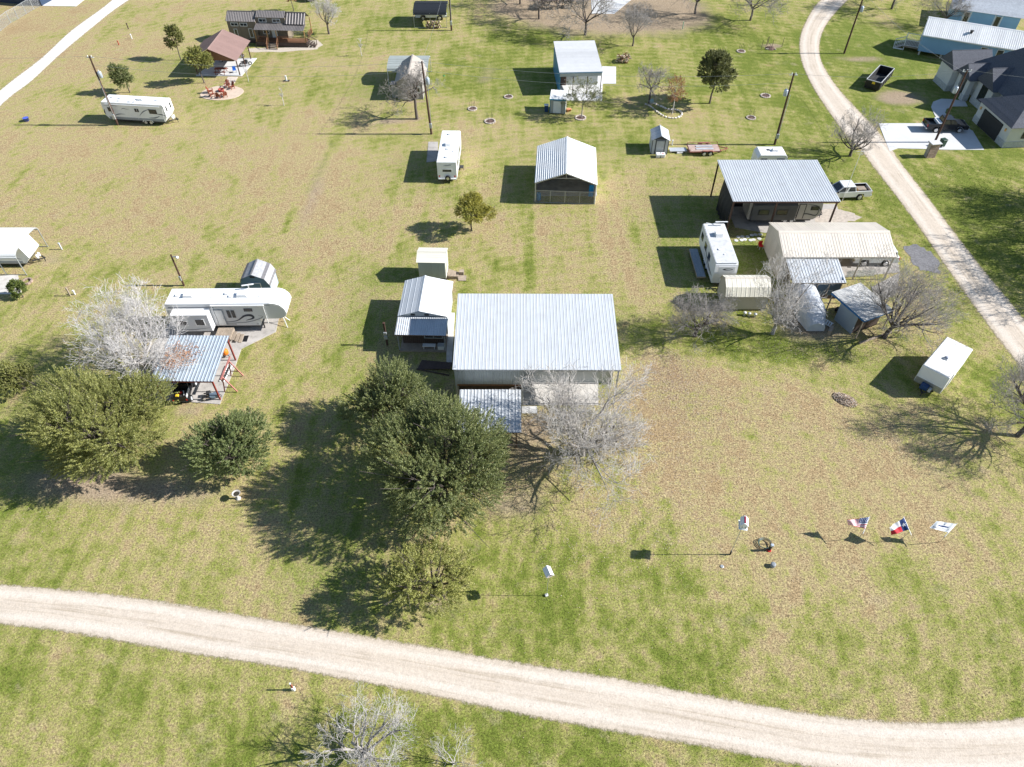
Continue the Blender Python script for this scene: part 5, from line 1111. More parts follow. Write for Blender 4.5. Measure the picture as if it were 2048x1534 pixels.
# enclosed cargo trailer
f = Fr((1900, 757, 2.7), (1947, 698, 2.7)); L_, D, H = f.w, P(1848, 727, 2.7), 2.7
D = (P(1848, 727, 2.7) - P(1900, 757, 2.7)).length
T = f.thing('cargo_trailer', 'white enclosed cargo trailer with streaked roof and diamond plate nose on the right lawn', 'cargo trailer')
MB().cbox(0, 0, .55, L_, D, H, .06).build('body', white_gel, T); MB().box(.1, .08, H - .002, L_ - .1, D - .08, H + .02).build('roof', mat('streaked_roof', (.72, .70, .66), .6, 0, .08, .8, dirt=(.35, .33, .32), dirt_amt=.55, stretch=(2.2, .35, 1)), T)
MB().box(-.03, .05, .58, 0, D - .05, 1.25).build('stone_guard', mat('diamond_plate', (.40, .40, .38), .4, .5, .15, 4), T)
MB().box(L_, .1, .6, L_ + .04, D - .1, H - .1).build('rear_door', white_gel, T); door(T, (1.2, -.01, .6), (.8, 0, 0), (0, 0, 1.8), white_gel, white_trim); axles(T, (2.6, 3.4), D, .33)
vt = vent(T, L_ * .42, D * .52, H + .02, .42, .1); MB().lathe([(.17, 0), (.2, .06), (.1, .14)], 12, (L_ * .42, D * .52, H + .12)).build('vent_dome', mat('blue_grey_plastic', (.25, .28, .36), .4), vt, True)
hh = MB().bar((0, D * .25, .5), (-1.0, D / 2, .5), .09).bar((0, D * .75, .5), (-1.0, D / 2, .5), .09).bar((-.85, D / 2, 0), (-.85, D / 2, .8), .07).build('hitch', dark_steel, T)
MB().cbox(-.62, D * .42, .56, -.08, D * .7, 1.05, .04).build('toolbox', mat('dark_blue_plastic', (.015, .05, .14)), hh); MB().cbox(-.55, D * .3, .56, -.2, D * .4, .95, .03).build('battery', grey_pl, hh)

def pickup(name, label, loc, rz, paint, L_=5.8, cap=False, tint=glass, bedm=black):
    T = thing(name, label, 'suv' if cap else 'pickup truck', loc, rz); Wd = 2.0
    # x forward, y across 0..Wd
    prof = [(.05, .5), (.85, .5), (1.0, .92), (1.75, .92), (1.95, .5), (L_ - 1.75, .5), (L_ - 1.6, .92), (L_ - .75, .92), (L_ - .6, .5), (L_ - .05, .5), (L_, .7), (L_ - .05, 1.0), (L_ - .35, 1.12), (L_ - 1.55, 1.22)]
    xb = 2.0 if not cap else .05
    prof += [(xb, 1.25), (xb, .95), (.05, .95)] if not cap else [(.1, 1.25)]
    MB().prism(prof, 'y', .02, Wd - .02).build('body', paint, T)
    xw, xf, xr_ = L_ - 1.6, L_ - 2.35, (2.15 if not cap else .35)
    g_ = MB(); z0, z1 = 1.22, 1.85; i = .22
    b4 = [(xr_ - .1, .08), (xw, .08), (xw, Wd - .08), (xr_ - .1, Wd - .08)]; t4 = [(xr_ + .12, i), (xf, i), (xf, Wd - i), (xr_ + .12, Wd - i)]
    lo, hi = [(x, y, z0) for x, y in b4], [(x, y, z1) for x, y in t4]
    for k in range(4): g_.poly([lo[k], lo[(k + 1) % 4], hi[(k + 1) % 4], hi[k]])
    g_.poly(hi).build('cab', paint, T)
    MB().cbox(xr_ + .1, i - .02, z1 - .02, xf + .03, Wd - i + .02, z1 + .04, .03).build('roof', paint, T)
    def quad(a, b_, c, d, nm, k=.82, m=tint):
        P4 = [Vector(q) for q in (a, b_, c, d)]; ce = sum(P4, Vector()) / 4; n_ = (P4[1] - P4[0]).cross(P4[3] - P4[0]).normalized() * .012
        MB().poly([tuple(ce + (q - ce) * k + n_) for q in P4]).build(nm, m, T)
    quad(lo[1], lo[2], hi[2], hi[1], 'windshield'); quad(lo[3], lo[0], hi[0], hi[3], 'rear_window', .75)
    for s in (0, 1):
        y0, y1 = ((.08, i) if s == 0 else (Wd - .08, Wd - i)); cuts = 2 if not cap else 3
        for k in range(cuts):
            fa, fb = k / cuts + .02, (k + 1) / cuts - .02
            A_, B_ = Vector(lo[0 if s == 0 else 3]), Vector(lo[1 if s == 0 else 2]); C_, D_ = Vector(hi[0 if s == 0 else 3]), Vector(hi[1 if s == 0 else 2])
            q = [A_.lerp(B_, fa), A_.lerp(B_, fb), C_.lerp(D_, fb), C_.lerp(D_, fa)]
            if s: q = [q[1], q[0], q[3], q[2]]
            quad(*q, 'side_window', .84)
    if not cap:
        for y in (.02, Wd - .12): MB().box(.08, y, .95, 2.0, y + .1, 1.28).build('bed_side', paint, T)
        MB().box(.02, .04, .6, .1, Wd - .04, 1.28).build('tailgate', paint, T); MB().box(.1, .12, .78, 2.0, Wd - .12, .952).build('bed_floor', bedm, T)
        for y in (.121, Wd - .14): MB().box(.1, y, .952, 1.99, y + .02, 1.26).build('bed_liner', bedm, T)
    for x in (1.38, L_ - 1.18): wheel(T, x, .13, .39, .25, out=-1); wheel(T, x, Wd - .13, .39, .25, out=1)
    MB().cbox(-.12, .06, .52, .06, Wd - .06, .72, .03).build('rear_bumper', chrome, T); MB().cbox(L_ - .04, .04, .45, L_ + .1, Wd - .04, .72, .03).build('front_bumper', chrome, T)
    for y in (.05, Wd - .2): MB().box(-.02, y, .85, .03, y + .15, 1.2).build('tail_light', red_p, T); MB().box(L_ - .06, y, .82, L_ + .01, y + .15, .98).build('headlight', plastic_w, T)
    for y in (-.18, Wd): MB().cbox(xw - .15, y, 1.25, xw + .05, y + .18, 1.45, .02).build('mirror', black, T)
    return T
p = P(1738, 400); T = pickup('pickup_truck', 'silver crew cab pickup with loaded bed at the right of the tall carport', (p.x - .1, p.y + 2.0, 0), R(184), silver_paint, 6.2)
o = thing('timber_crate', 'brown timber crate lying in the silver pickup bed', 'crate', T.location, T.rotation_euler.z)
MB().box(.6, .7, .96, 1.6, 1.5, 1.2).build('body', wood_gold, o); MB().box(.58, .68, 1.2, 1.62, 1.52, 1.24).build('lid', wood_old, o)
p = P(1850, 266); T = pickup('pickup_truck', 'black crew cab pickup on the white driveway', (p.x, p.y, .05), R(-2), mat('black_car_paint', (.02, .022, .026), .22, .2, .1, 1), 5.9)
o = thing('tool_chest', 'white tool chest across the black pickup bed', 'tool box', T.location, T.rotation_euler.z); MB().cbox(1.45, .1, 1.0, 1.95, 1.9, 1.36, .04).build('body', plastic_w, o); MB().box(1.43, .1, 1.36, 1.97, 1.9, 1.4).build('lid', plastic_w, o)
p = P(831, 43); pickup('pickup_truck', 'white pickup under the black arched carport', (p.x, p.y + .5, 0), 0, mat('white_car_paint', (.75, .75, .74), .3), 5.6)
p = P(1799, 545); pickup('parked_suv', 'white sport utility vehicle in the open bay of the tan barn', (p.x, p.y + 3.0, .05), R(180), MATS['white_car_paint'], 5.0, True)

def utv(name, label, loc, rz, bed=True):
    T = thing(name, label, 'utility vehicle', loc, rz)   # x forward
    MB().prism([(.05, .45), (3.0, .4), (3.05, .75), (2.6, 1.0), (1.9, 1.02), (1.8, .62), (1.15, .62), (1.1, .8), (.05, .8)], 'y', .1, 1.45).build('body', black, T)
    tb = MB().box(.02, .12, .8, 1.12, 1.43, .86).build('cargo_bed', dark_steel, T)
    for y in (.1, 1.4): MB().box(.0, y, .86, 1.15, y + .05, 1.14).build('bed_side', grey_pl if y < 1 else black, tb)
    MB().box(-.03, .1, .82, .02, 1.45, 1.14).build('tailgate', black, T)
    c = MB()
    for y in (.16, 1.39): c.bar((1.2, y, .8), (1.3, y, 1.9), .06).bar((2.6, y, 1.0), (2.15, y, 1.9), .06).bar((1.3, y, 1.9), (2.15, y, 1.9), .06)
    c.build('roll_cage', black, T); MB().cbox(1.2, .12, 1.9, 2.3, 1.43, 1.97, .03).build('roof', black, T)
    MB().box(1.22, .2, .85, 1.3, 1.35, 1.5).build('rear_panel', black, T); MB().cbox(1.35, .2, .62, 1.8, 1.35, .85, .05).build('seat', black, T)
    for x in (.5, 2.45): wheel(T, x, .08, .33, .26, rim=grey_pl, out=-1); wheel(T, x, 1.47, .33, .26, rim=grey_pl, out=1)
    for y in (.14, 1.33): MB().box(-.05, y, .62, -.03, y + .1, .8).build('tail_light', red_p, T)
    return T
p = P(382, 812); T = utv('utility_vehicle', 'black utility vehicle with loaded cargo bed under the red steel carport', (p.x, p.y + .15, .06), R(96))
o = thing('tool_pile', 'red and yellow tools heaped in the utility vehicle bed', 'tools', T.location, T.rotation_euler.z)
MB().cbox(.2, .9, .87, .5, 1.2, 1.05, .04).build('yellow_case', yellow_p, o); MB().cbox(.6, .7, .87, .85, 1.0, 1.0, .05).build('red_can', red_p, o); MB().tube((.3, .4, .93), (.9, .6, .95), .05).build('spray_wand', plastic_w, o)
p = P(428, 118); utv('utility_vehicle', 'black utility vehicle parked under the brown pavilion', (p.x + 1.2, p.y - 1.5, .08), R(10))

# flatbed utility trailer
f = Fr((1378, 312), (1440, 311)); L_, D = f.w, 2.0; T = f.thing('flatbed_trailer', 'rusty red flatbed trailer with plank deck near the resin shed', 'trailer')
rr = mat('rusty_red_frame', (.34, .13, .10), .7, .1, .25, 3)
MB().box(0, 0, .5, L_, .08, .6).box(0, D - .08, .5, L_, D, .6).box(0, .08, .5, .08, D - .08, .6).box(L_ - .08, .08, .5, L_, D - .08, .6).build('frame', rr, T)
planks(T, .08, L_ - .08, .08, D - .08, .64, mat('pinkish_boards', (.45, .33, .28), .8, 0, .25, 3), .24)
for k in range(2): MB().box(1.0 + k * .1, .5 + k * .7, .66, L_ - .9, .9 + k * .7, .7).build('aluminium_sheet', mat('pale_metal_sheet', (.55, .57, .6), .4, .3), T)
for x in (0.02, L_ - .1): MB().bar((x, .04, .6), (x, .04, .95), .06).bar((x, D - .04, .6), (x, D - .04, .95), .06).build('corner_post', rr, T)
MB().bar((.05, D - .04, .95), (L_ - .05, D - .04, .95), .05).build('side_rail', rr, T)
for x in (2.0, 2.85): wheel(T, x, -.1, .34, .2, out=-1); wheel(T, x, D + .1, .34, .2, out=1)
for y in (-.22, D): MB().prism([(1.5, .6), (1.75, .8), (3.1, .8), (3.35, .6), (3.25, .6), (3.05, .75), (1.8, .75), (1.6, .6)], 'y', y, y + .22).build('fender', rr, T)
MB().bar((L_, .4, .5), (L_ + 1.2, D / 2, .5), .1).bar((L_, D - .4, .5), (L_ + 1.2, D / 2, .5), .1).bar((L_ + 1.0, D / 2, 0), (L_ + 1.0, D / 2, .8), .06).build('hitch', rr, T)
o = f.thing('metal_ramp', 'long silver metal ramp laid between the resin shed and the flatbed trailer', 'ramp'); MB().box(-2.5, .8, .25, -.15, 1.8, .31).build('deck', mat('pale_metal_sheet', (.55, .57, .6)), o)
for x in (-2.4, -.35): MB().box(x, .85, 0, x + .15, 1.75, .25).build('block', wood_old, o)
o = thing('concrete_blocks', 'small pale blocks on the grass under the silver ramp', 'blocks', P(1354, 308), .2)
for k in range(2): MB().cbox(k * .45, 0, 0, .4 + k * .45, .22, .2, .015).build('block', concrete_w, o)

# roll-off dumpster
f = Fr((1733.6, 158.4, 1.45), (1762.5, 166, 1.45)); W = f.w; D = f.l(1786, 136.5, 1.45)[1]; T = f.thing('roll_off_dumpster', 'open top black roll-off dumpster with a yellow plate beside the lane', 'dumpster')
MB().box(0, 0, .2, W, .1, 1.45).build('tailgate', black, T); MB().box(0, D - .1, .2, W, D, 1.45).build('front_wall', black, T)
for x in (0, W - .08): MB().box(x, .1, .2, x + .08, D - .1, 1.45).build('side_wall', dark_steel, T)
MB().box(.08, .1, .2, W - .08, D - .1, .3).build('floor', dark_steel, T); mb = MB()
for p_, q_ in (((0, 0), (W, 0)), ((W, 0), (W, D)), ((W, D), (0, D)), ((0, D), (0, 0))): mb.bar((*p_, 1.46), (*q_, 1.46), .1)
mb.build('rim', grey_pl, T)
me = MB().box(0, -.06, .25, .08, 0, 1.4).mesh('rib', black)
for k in range(5): link('rib', MB().box(-.07, .3 + k * (D - .6) / 4, .25, 0, .4 + k * (D - .6) / 4, 1.4).mesh('rib', dark_steel), T); link('rib', MB().box(W, .3 + k * (D - .6) / 4, .25, W + .07, .4 + k * (D - .6) / 4, 1.4).mesh('rib', dark_steel), T)
MB().box(W * .42, -.015, 1.0, W * .62, 0, 1.35).build('yellow_plate', yellow_p, T)
for x in (.2, W - .4):
    for y in (.4, D - .6): MB().lathe([(.1, -.1), (.12, -.1), (.12, .1), (.1, .1)], 10, (x + .1, y, .12), axis='x').build('roller', dark_steel, T)
o = f.thing('debris_pile', 'pale broken boards and rubble inside the dumpster', 'debris')
for k in range(14):
    x, y = random.uniform(.3, W - .9), random.uniform(.3, 2.0); c = MB().box(0, 0, 0, random.uniform(.3, .8), random.uniform(.12, .3), .08).build('scrap', random.choice([wood_gold, wood_old, stone, plastic_w]), o); c.location = (x, y, .35 + random.uniform(0, .35)); c.rotation_euler = (random.uniform(-.4, .4), random.uniform(-.4, .4), random.uniform(0, 3))

# tarp covered boat
a, b_ = P(1630, 664), P(1600, 594); ang = math.atan2(b_.y - a.y, b_.x - a.x)
T = thing('covered_boat', 'long boat wrapped in a pale grey tarp among bare trees', 'boat', a, ang)
mb = MB(); n = 22; m_ = 12; L_ = (b_ - a).length + .6
for i in range(n + 1):
    s = i / n; x = s * L_; w = (.75 + .42 * min(1, s * 4)) * (1 - max(0, s - .72) ** 2 * 5.5); h = (.9 + .95 * min(1, s * 3.2)) * (1 - max(0, s - .8) ** 2 * 5)
    for j in range(m_ + 1):
        t_ = math.pi * j / m_; y = w * math.cos(t_) * (1 + .02 * math.sin(i * 1.7 + j)); z = h * (abs(math.sin(t_)) ** .62) + .03 * math.sin(i * 2.1 + j * 1.3)
        mb.v.append((x, y, max(.1, z + .1)))
for i in range(n):
    for j in range(m_): k = i * (m_ + 1) + j; mb.f.append((k, k + 1, k + m_ + 2, k + m_ + 1)); mb.m.append(0)
mb.f.append(tuple(range(m_ + 1))); mb.m.append(0); mb.f.append(tuple(range(n * (m_ + 1) + m_, n * (m_ + 1) - 1, -1))); mb.m.append(0)
T.scale = (1.12, 1.2, 1.15); mb.build('tarp', tarp_grey, T); MB().bar((.2, -.5, .25), (L_ - .4, -.5, .25), .1).bar((.2, .5, .25), (L_ - .4, .5, .25), .1).build('trailer_frame', dark_steel, T)
for y in (-.95, .95): wheel(T, 2.0, y, .3, .18, out=-1 if y < 0 else 1)
# clutter between boat and flat roofed shed
p = P(1680, 632); T = thing('ride_on_mower', 'blue and black ride-on mower in the shade beside the covered boat', 'mower', p, R(35))
MB().cbox(0, 0, .3, 1.5, .7, .55, .06).build('chassis', black, T); MB().prism([(.95, .55), (1.55, .5), (1.55, .8), (1.4, .98), (.95, 1.0)], 'y', .1, .6).build('hood', mat('mid_blue_paint', (.03, .10, .22), .4), T); MB().cbox(.25, .12, .6, .65, .58, .7, .04).build('seat', black, T); MB().cbox(.18, .12, .7, .28, .58, 1.1, .03).build('backrest', black, T)
MB().tube((.95, .35, .95), (.8, .35, 1.15), .02).lathe([(.15, 1.15), (.18, 1.16), (.15, 1.17)], 12, (.78, .35, 0)).build('steering_wheel', black, T)
for x, r in ((.3, .25), (1.35, .18)):
    for y in (-.05, .75): wheel(T, x, y, r, .18, out=-1 if y < .3 else 1)
p = P(1662, 656); T = thing('aluminium_rack', 'pale slatted metal rack lying by the covered boat', 'rack', p, R(55))
MB().bar((0, 0, .1), (0, 1.4, .35), .06).bar((.7, 0, .1), (.7, 1.4, .35), .06).build('side_rail', plastic_w, T)
for k in range(6): MB().box(0, .08 + k * .24, .12 + k * .043, .7, .22 + k * .24, .16 + k * .043).build('slat', plastic_w, T)
p = P(1660, 672); T = thing('work_bench', 'narrow grey bench standing behind the bare tree by the flat roofed shed', 'bench', p, R(60)); MB().box(0, 0, .55, 1.0, .35, .6).build('top', wood_old, T)
for x in (.03, .9): MB().box(x, .02, 0, x + .07, .33, .55).build('leg', wood_old, T)

# ---------------------------------------------------------------- trees
def leaf_mat(name, c1, c2, c3):
    global N, L, tc
    m = bpy.data.materials.new(name); t, b, out = nt(m); N, L = t.nodes, t.links
    at = N.new('ShaderNodeAttribute'); at.attribute_name = 'tone'; sp = N.new('ShaderNodeSeparateColor'); L.new(at.outputs['Color'], sp.inputs[0])
    c = mixc(sp.outputs[0], c1, c2); c = mixc(rng_(sp.outputs[1], .82, 1.0), c, c3)
    L.new(c, b.inputs['Base Color']); b.inputs['Roughness'].default_value = .45; b.inputs['Specular IOR Level'].default_value = .35
    tl = N.new('ShaderNodeBsdfTranslucent'); L.new(c, tl.inputs[0]); ms = N.new('ShaderNodeMixShader'); ms.inputs[0].default_value = .30
    L.new(b.outputs[0], ms.inputs[1]); L.new(tl.outputs[0], ms.inputs[2]); L.new(ms.outputs[0], out.inputs[0]); return m
oak_dark = leaf_mat('live_oak_leaves', (.10, .128, .042), (.255, .278, .10), (.44, .45, .21))
oak_olive = leaf_mat('olive_oak_leaves', (.13, .148, .036), (.34, .34, .105), (.48, .46, .2))
oak_yellow = leaf_mat('yellowing_leaves', (.17, .185, .045), (.40, .40, .12), (.52, .50, .17))
oak_gold = leaf_mat('golden_leaves', (.20, .20, .04), (.46, .42, .08), (.62, .52, .10))
bush_green = leaf_mat('bush_leaves', (.08, .12, .022), (.22, .27, .065), (.32, .36, .1))
rust_leaf = leaf_mat('rusty_leaves', (.22, .10, .045), (.40, .20, .09), (.48, .30, .17))
def quads(cent, d, up, ln, wd):
    """leaf blades: centre, long axis, side axis; one pointed face each"""
    a, b_ = d * (ln * .58)[:, None], up * (wd * .95)[:, None]
    v = np.stack([cent - a * .75 - b_ * .55, cent - a * .35 + b_ * .75, cent + a], 1).reshape(-1, 3)
    f_ = np.arange(len(v)).reshape(-1, 3); return v, f_
def unit(x): return x / np.maximum(np.linalg.norm(x, axis=-1, keepdims=True), 1e-6)
def leafy(name, label, base, h, rx, ry, zc, rz_, m, sprays=900, per=55, leaf=.13, spray=.9, bark=bark_dark, trunk_r=.3, lobes=9, seed=1, group=None, gap=.0, cat='tree', spread=.2, lean=(0, 0), holes=0.0, upness=.35):
    """evergreen crown: leafy sprays on the ends of limbs, spread over lobes of the crown"""
    r = np.random.default_rng(seed); rd = random.Random(seed)
    T = thing(name, label, cat, (base[0], base[1], 0), 0, group)
    # lobes: clusters of foliage
    ph = r.uniform(0, 2 * math.pi, lobes); cz = r.uniform(-.75, .95, lobes); rr = np.sqrt(1 - np.clip(cz, -1, 1) ** 2) * r.uniform(.5, .9, lobes)
    lc = np.stack([rx * rr * np.cos(ph), ry * rr * np.sin(ph), rz_ * cz * .68], 1); ls = r.uniform(.26, .52, lobes)
    lc = np.vstack([lc, [[0, 0, .0]]]); ls = np.append(ls, .66)
    area = ls ** 2; k = r.choice(len(lc), sprays, p=area / area.sum())
    dirs = unit(r.normal(size=(sprays, 3))); dirs[:, 2] = np.where(dirs[:, 2] < -.72, -dirs[:, 2], dirs[:, 2])
    S = np.array([rx, ry, rz_]); tips = lc[k] + dirs * S * ls[k][:, None] * r.uniform(.80, 1.12, (sprays, 1))
    # keep sprays that are near the outside of all lobes
    q = np.stack([np.linalg.norm((tips - lc[j]) / (S * ls[j]), axis=1) for j in range(len(lc))], 1).min(1)
    keep = q > .66 - .2 * r.random(sprays)
    gapn = np.sin(tips[:, 0] * 2.1 + seed) + np.sin(tips[:, 1] * 2.3 + seed * 2) + np.sin(tips[:, 2] * 2.6 + seed * 3) + .8 * np.sin(tips[:, 0] * 4.7 - tips[:, 2] * 3.9); keep &= gapn > (-1.6 if rx > 3.25 else -2.0)
    if holes: keep &= (np.sin(tips[:, 0] * 1.9 + seed) * np.sin(tips[:, 1] * 1.7 + 2) * np.sin(tips[:, 2] * 2.1) > -1 + holes * 0) & (r.random(sprays) > holes)
    tips, dirs = tips[keep], dirs[keep]; n = len(tips)
    out_ = unit(tips / S * .8 + dirs * .5 + np.array([lean[0], lean[1], upness]) + r.normal(size=(n, 3)) * .28)
    ln = spray * r.uniform(.55, 1.25, n); start = tips - out_ * ln[:, None] * .6
    tt = r.random((n, per)) ** .8; rad = spread * spray * (1.15 - tt * .85)
    off = r.normal(size=(n, per, 3)); off -= (off * out_[:, None, :]).sum(-1, keepdims=True) * out_[:, None, :]
    cen = start[:, None, :] + out_[:, None, :] * (tt * ln[:, None])[..., None] + unit(off) * (rad * r.uniform(.2, 1, (n, per)))[..., None]
    cen = cen.reshape(-1, 3); d = unit(np.repeat(out_, per, 0) * .9 + r.normal(size=cen.shape) * .75 + np.array([0, 0, .2])); s_ = unit(np.cross(unit(np.repeat(out_, per, 0) * .5 + np.array([.25, 0, .75]) + r.normal(size=cen.shape) * .55), d))
    L_ = leaf * r.uniform(.6, 1.35, len(cen)); v, f_ = quads(cen, d, s_, L_, L_ * .55); v[:, 2] += zc; v[:, 0] += lean[0] * 0
    v = v[:]; me = np_mesh('crown', v, f_, m)
    tone = np.ones((len(cen), 4), dtype=np.float32); tone[:, 0] = np.clip(np.repeat(r.normal(.5, .28, n) + .16 * np.sin(tips[:, 0] * 1.3 + seed) * np.sin(tips[:, 1] * 1.1), per) + r.normal(0, .18, len(cen)), 0, 1); tone[:, 1] = r.random(len(cen))
    ca = me.attributes.new('tone', 'FLOAT_COLOR', 'POINT'); ca.data.foreach_set('color', np.repeat(tone, 3, 0).ravel())
    link('crown', me, T)
    mb = MB(); zt = max(.5, zc - rz_ * .55); pts = [Vector((0, 0, -.15)), Vector((rd.uniform(-.1, .1), rd.uniform(-.1, .1), zt * .5)), Vector((rd.uniform(-.2, .2), rd.uniform(-.2, .2), zt))]
    mb.tube(pts[0], pts[1], trunk_r, trunk_r * .8, 8).tube(pts[1], pts[2], trunk_r * .8, trunk_r * .65, 8)
    for j in range(len(lc)):
        e = Vector(lc[j]) + Vector((0, 0, zc)); mid = pts[2].lerp(e, .5) + Vector((rd.uniform(-.3, .3), rd.uniform(-.3, .3), .2)); mb.tube(pts[2], mid, trunk_r * .45, trunk_r * .28, 6).tube(mid, e, trunk_r * .28, trunk_r * .08, 6)
        for _ in range(5):
            q_ = e + Vector((rd.gauss(0, 1) * rx * .3, rd.gauss(0, 1) * ry * .3, abs(rd.gauss(0, 1)) * rz_ * .25)); mb.tube(mid.lerp(e, rd.uniform(.3, 1)), q_, trunk_r * .12, .012, 4)
    mb.build('trunk', bark, T); return T

class Skel:
    def __init__(s): s.p = []; s.q = []; s.r0 = []; s.r1 = []
    def seg(s, a, b_, r0, r1): s.p.append(a); s.q.append(b_); s.r0.append(r0); s.r1.append(r1)
def tubes_mesh(name, sk, m, n):
    p, q = np.array(sk.p), np.array(sk.q); r0, r1 = np.array(sk.r0), np.array(sk.r1)
    d = unit(q - p); ref = np.where(np.abs(d[:, 2:3]) < .9, np.array([[0, 0, 1.]]), np.array([[1., 0, 0]])); a = unit(np.cross(d, ref)); b_ = np.cross(d, a)
    ang = np.arange(n) * 2 * math.pi / n; c, s_ = np.cos(ang), np.sin(ang)
    ring = a[:, None, :] * c[None, :, None] + b_[:, None, :] * s_[None, :, None]
    v = np.concatenate([p[:, None] + ring * r0[:, None, None], q[:, None] + ring * r1[:, None, None]], 1).reshape(-1, 3)
    k = np.arange(len(p))[:, None] * 2 * n; j = np.arange(n)[None]; j2 = (j + 1) % n
    f_ = np.stack([k + j, k + j2, k + n + j2, k + n + j], -1).reshape(-1, 4)
    return np_mesh(name, v, f_, m, n > 4)
def bare_skeleton(h, spread, seed, fork=.3, limbs=5, levels=4, kids_=(5, 5, 4, 4), up=.5, r0=.22, wig=.16, lean=(0, 0), shrink=.62, trunk_lean=0.0, droop=0.0, twig_r=.009):
    rd = random.Random(seed); big, fine = Skel(), Skel()
    def rv(s): return Vector((rd.gauss(0, s), rd.gauss(0, s), rd.gauss(0, s)))
    def branch(p, d, ln, r, lev):
        nseg = 5 if lev < 2 else (4 if lev < levels else 3); pts = [p]; c = p.copy(); dd = d.copy()
        for k in range(nseg):
            dd = (dd + rv(wig) + Vector((0, 0, (up if lev < levels - 1 else up * .4) * .14 - droop * lev * .05))).normalized(); c = c + dd * (ln / nseg); pts.append(c.copy())
        for k in range(nseg):
            ra, rb = r * (1 - k / nseg * .62), r * (1 - (k + 1) / nseg * .62)
            (big if ra > .035 else fine).seg(tuple(pts[k]), tuple(pts[k + 1]), max(ra, twig_r), max(rb, twig_r * .8))
        if lev >= levels: return
        nk = kids_[min(lev, len(kids_) - 1)]
        for k in range(nk):
            s = .22 + .78 * (k + rd.random() * .8) / nk; i = min(int(s * nseg), nseg - 1); a = pts[i].lerp(pts[i + 1], min(1, s * nseg - i)); ax = (pts[i + 1] - pts[i]).normalized()
            sd = ax.cross(rv(1)).normalized(); nd = (ax * rd.uniform(.5, 1.0) + sd * rd.uniform(.55, 1.0) + Vector((0, 0, up * .3))).normalized()
            branch(a, nd, ln * shrink * rd.uniform(.75, 1.2) * (1.12 - s * .35), r * (1 - s * .55) * .52, lev + 1)
    zt = h * fork; top = Vector((lean[0] * zt, lean[1] * zt, zt)); mid = top * .5 + Vector((rd.uniform(-.1, .1), rd.uniform(-.1, .1), 0))
    big.seg((0, 0, -.15), tuple(mid), r0 * 1.15, r0 * .95); big.seg(tuple(mid), tuple(top), r0 * .95, r0 * .85)
    for k in range(limbs):
        t_ = 2 * math.pi * (k + rd.uniform(-.25, .25)) / limbs; el = rd.uniform(.35, 1.2)
        d = Vector((math.cos(t_) * spread / (h - zt), math.sin(t_) * spread / (h - zt), el)).normalized()
        ln = (h - zt) * rd.uniform(.55, .75) if el > .8 else spread * rd.uniform(.55, .8)
        branch(top - Vector((0, 0, rd.uniform(0, .25) * zt * .6)), d, ln, r0 * rd.uniform(.45, .68), 1)
    return big, fine
BARE = {}
def bare(name, label, base, h, spread, seed, bark=bark_grey, twig=None, rz=0.0, group=None, scale=1.0, key=None, **kw):
    T = thing(name, label, 'tree', (base[0], base[1], 0), rz, group); T.scale = (scale,) * 3
    if key is None or key not in BARE:
        big, fine = bare_skeleton(h, spread, seed, **kw)
        ms = (tubes_mesh('trunk', big, bark, 6), tubes_mesh('branches', fine, twig or bark, 3)); BARE[key or (name, seed)] = ms
    else: ms = BARE[key]
    link('trunk', ms[0], T); link('branches', ms[1], T); return T

B = lambda px, py: P(px, py)
# evergreen oaks
p = B(892, 1005); leafy('live_oak', 'largest dark green live oak in front of the grey metal shed', (p.x, p.y), 9, 5.2, 5.2, 4.7, 4.5, oak_dark, 7600, 62, .088, .95, trunk_r=.4, spread=.15, lobes=26, seed=3)
p = B(785, 856); leafy('live_oak', 'grey green live oak behind the largest oak beside the timber cabin', (p.x, p.y), 6, 3.4, 3.2, 3.5, 3.0, oak_dark, 2600, 60, .088, 1.15, trunk_r=.28, lobes=14, seed=5, spread=.13)
p = B(236, 925); leafy('live_oak', 'wide olive green live oak at left beside the steel carport', (p.x, p.y), 8, 5.6, 4.9, 4.5, 4.1, oak_olive, 7200, 64, .088, 1.25, trunk_r=.4, lobes=24, seed=8, lean=(-.2, -.1), spread=.12)
p = B(474, 945); leafy('live_oak', 'round mid green oak between the two large left oaks', (p.x, p.y), 5.5, 3.5, 3.3, 2.9, 2.7, leaf_mat('mid_green_leaves', (.10, .135, .048), (.25, .29, .105), (.42, .44, .2)), 3000, 60, .088, .8, trunk_r=.25, lobes=14, seed=12, spread=.16)
p = B(866, 1195); leafy('scrub_oak', 'thin yellow green oak beside the front gravel road', (p.x, p.y), 5.5, 3.3, 2.9, 3.1, 2.2, oak_yellow, 1700, 50, .085, .75, trunk_r=.2, lobes=18, seed=17, holes=.15, spread=.2)
p = B(48, 778); leafy('evergreen_bush', 'dark yellow green bush at the left edge by the wide olive oak', (p.x, p.y), 3, 1.75, 1.5, 1.6, 1.6, oak_olive, 1100, 48, .085, .5, trunk_r=.12, lobes=8, seed=21, cat='bush')
p = B(46, 594); leafy('leafy_bush', 'bright green leafy bush beside the left arched carport', (p.x, p.y), 2, 1.1, 1.0, 1.0, .95, bush_green, 520, 42, .085, .4, trunk_r=.07, lobes=5, seed=22, cat='bush')
p = B(943, 462); leafy('young_oak', 'yellow leaved young oak standing alone in the middle field', (p.x, p.y), 4.2, 2.5, 2.1, 2.9, 1.9, oak_gold, 1500, 44, .09, .65, trunk_r=.1, lobes=8, seed=25, holes=.05)
p = B(1419, 207); leafy('round_oak', 'dense round green oak beside the stone edged bed', (p.x, p.y), 7, 2.95, 2.7, 4.6, 3.1, leaf_mat('glossy_oak_leaves', (.085, .10, .032), (.23, .235, .085), (.38, .38, .18)), 2100, 48, .12, .55, trunk_r=.16, lobes=9, seed=27, spread=.3)
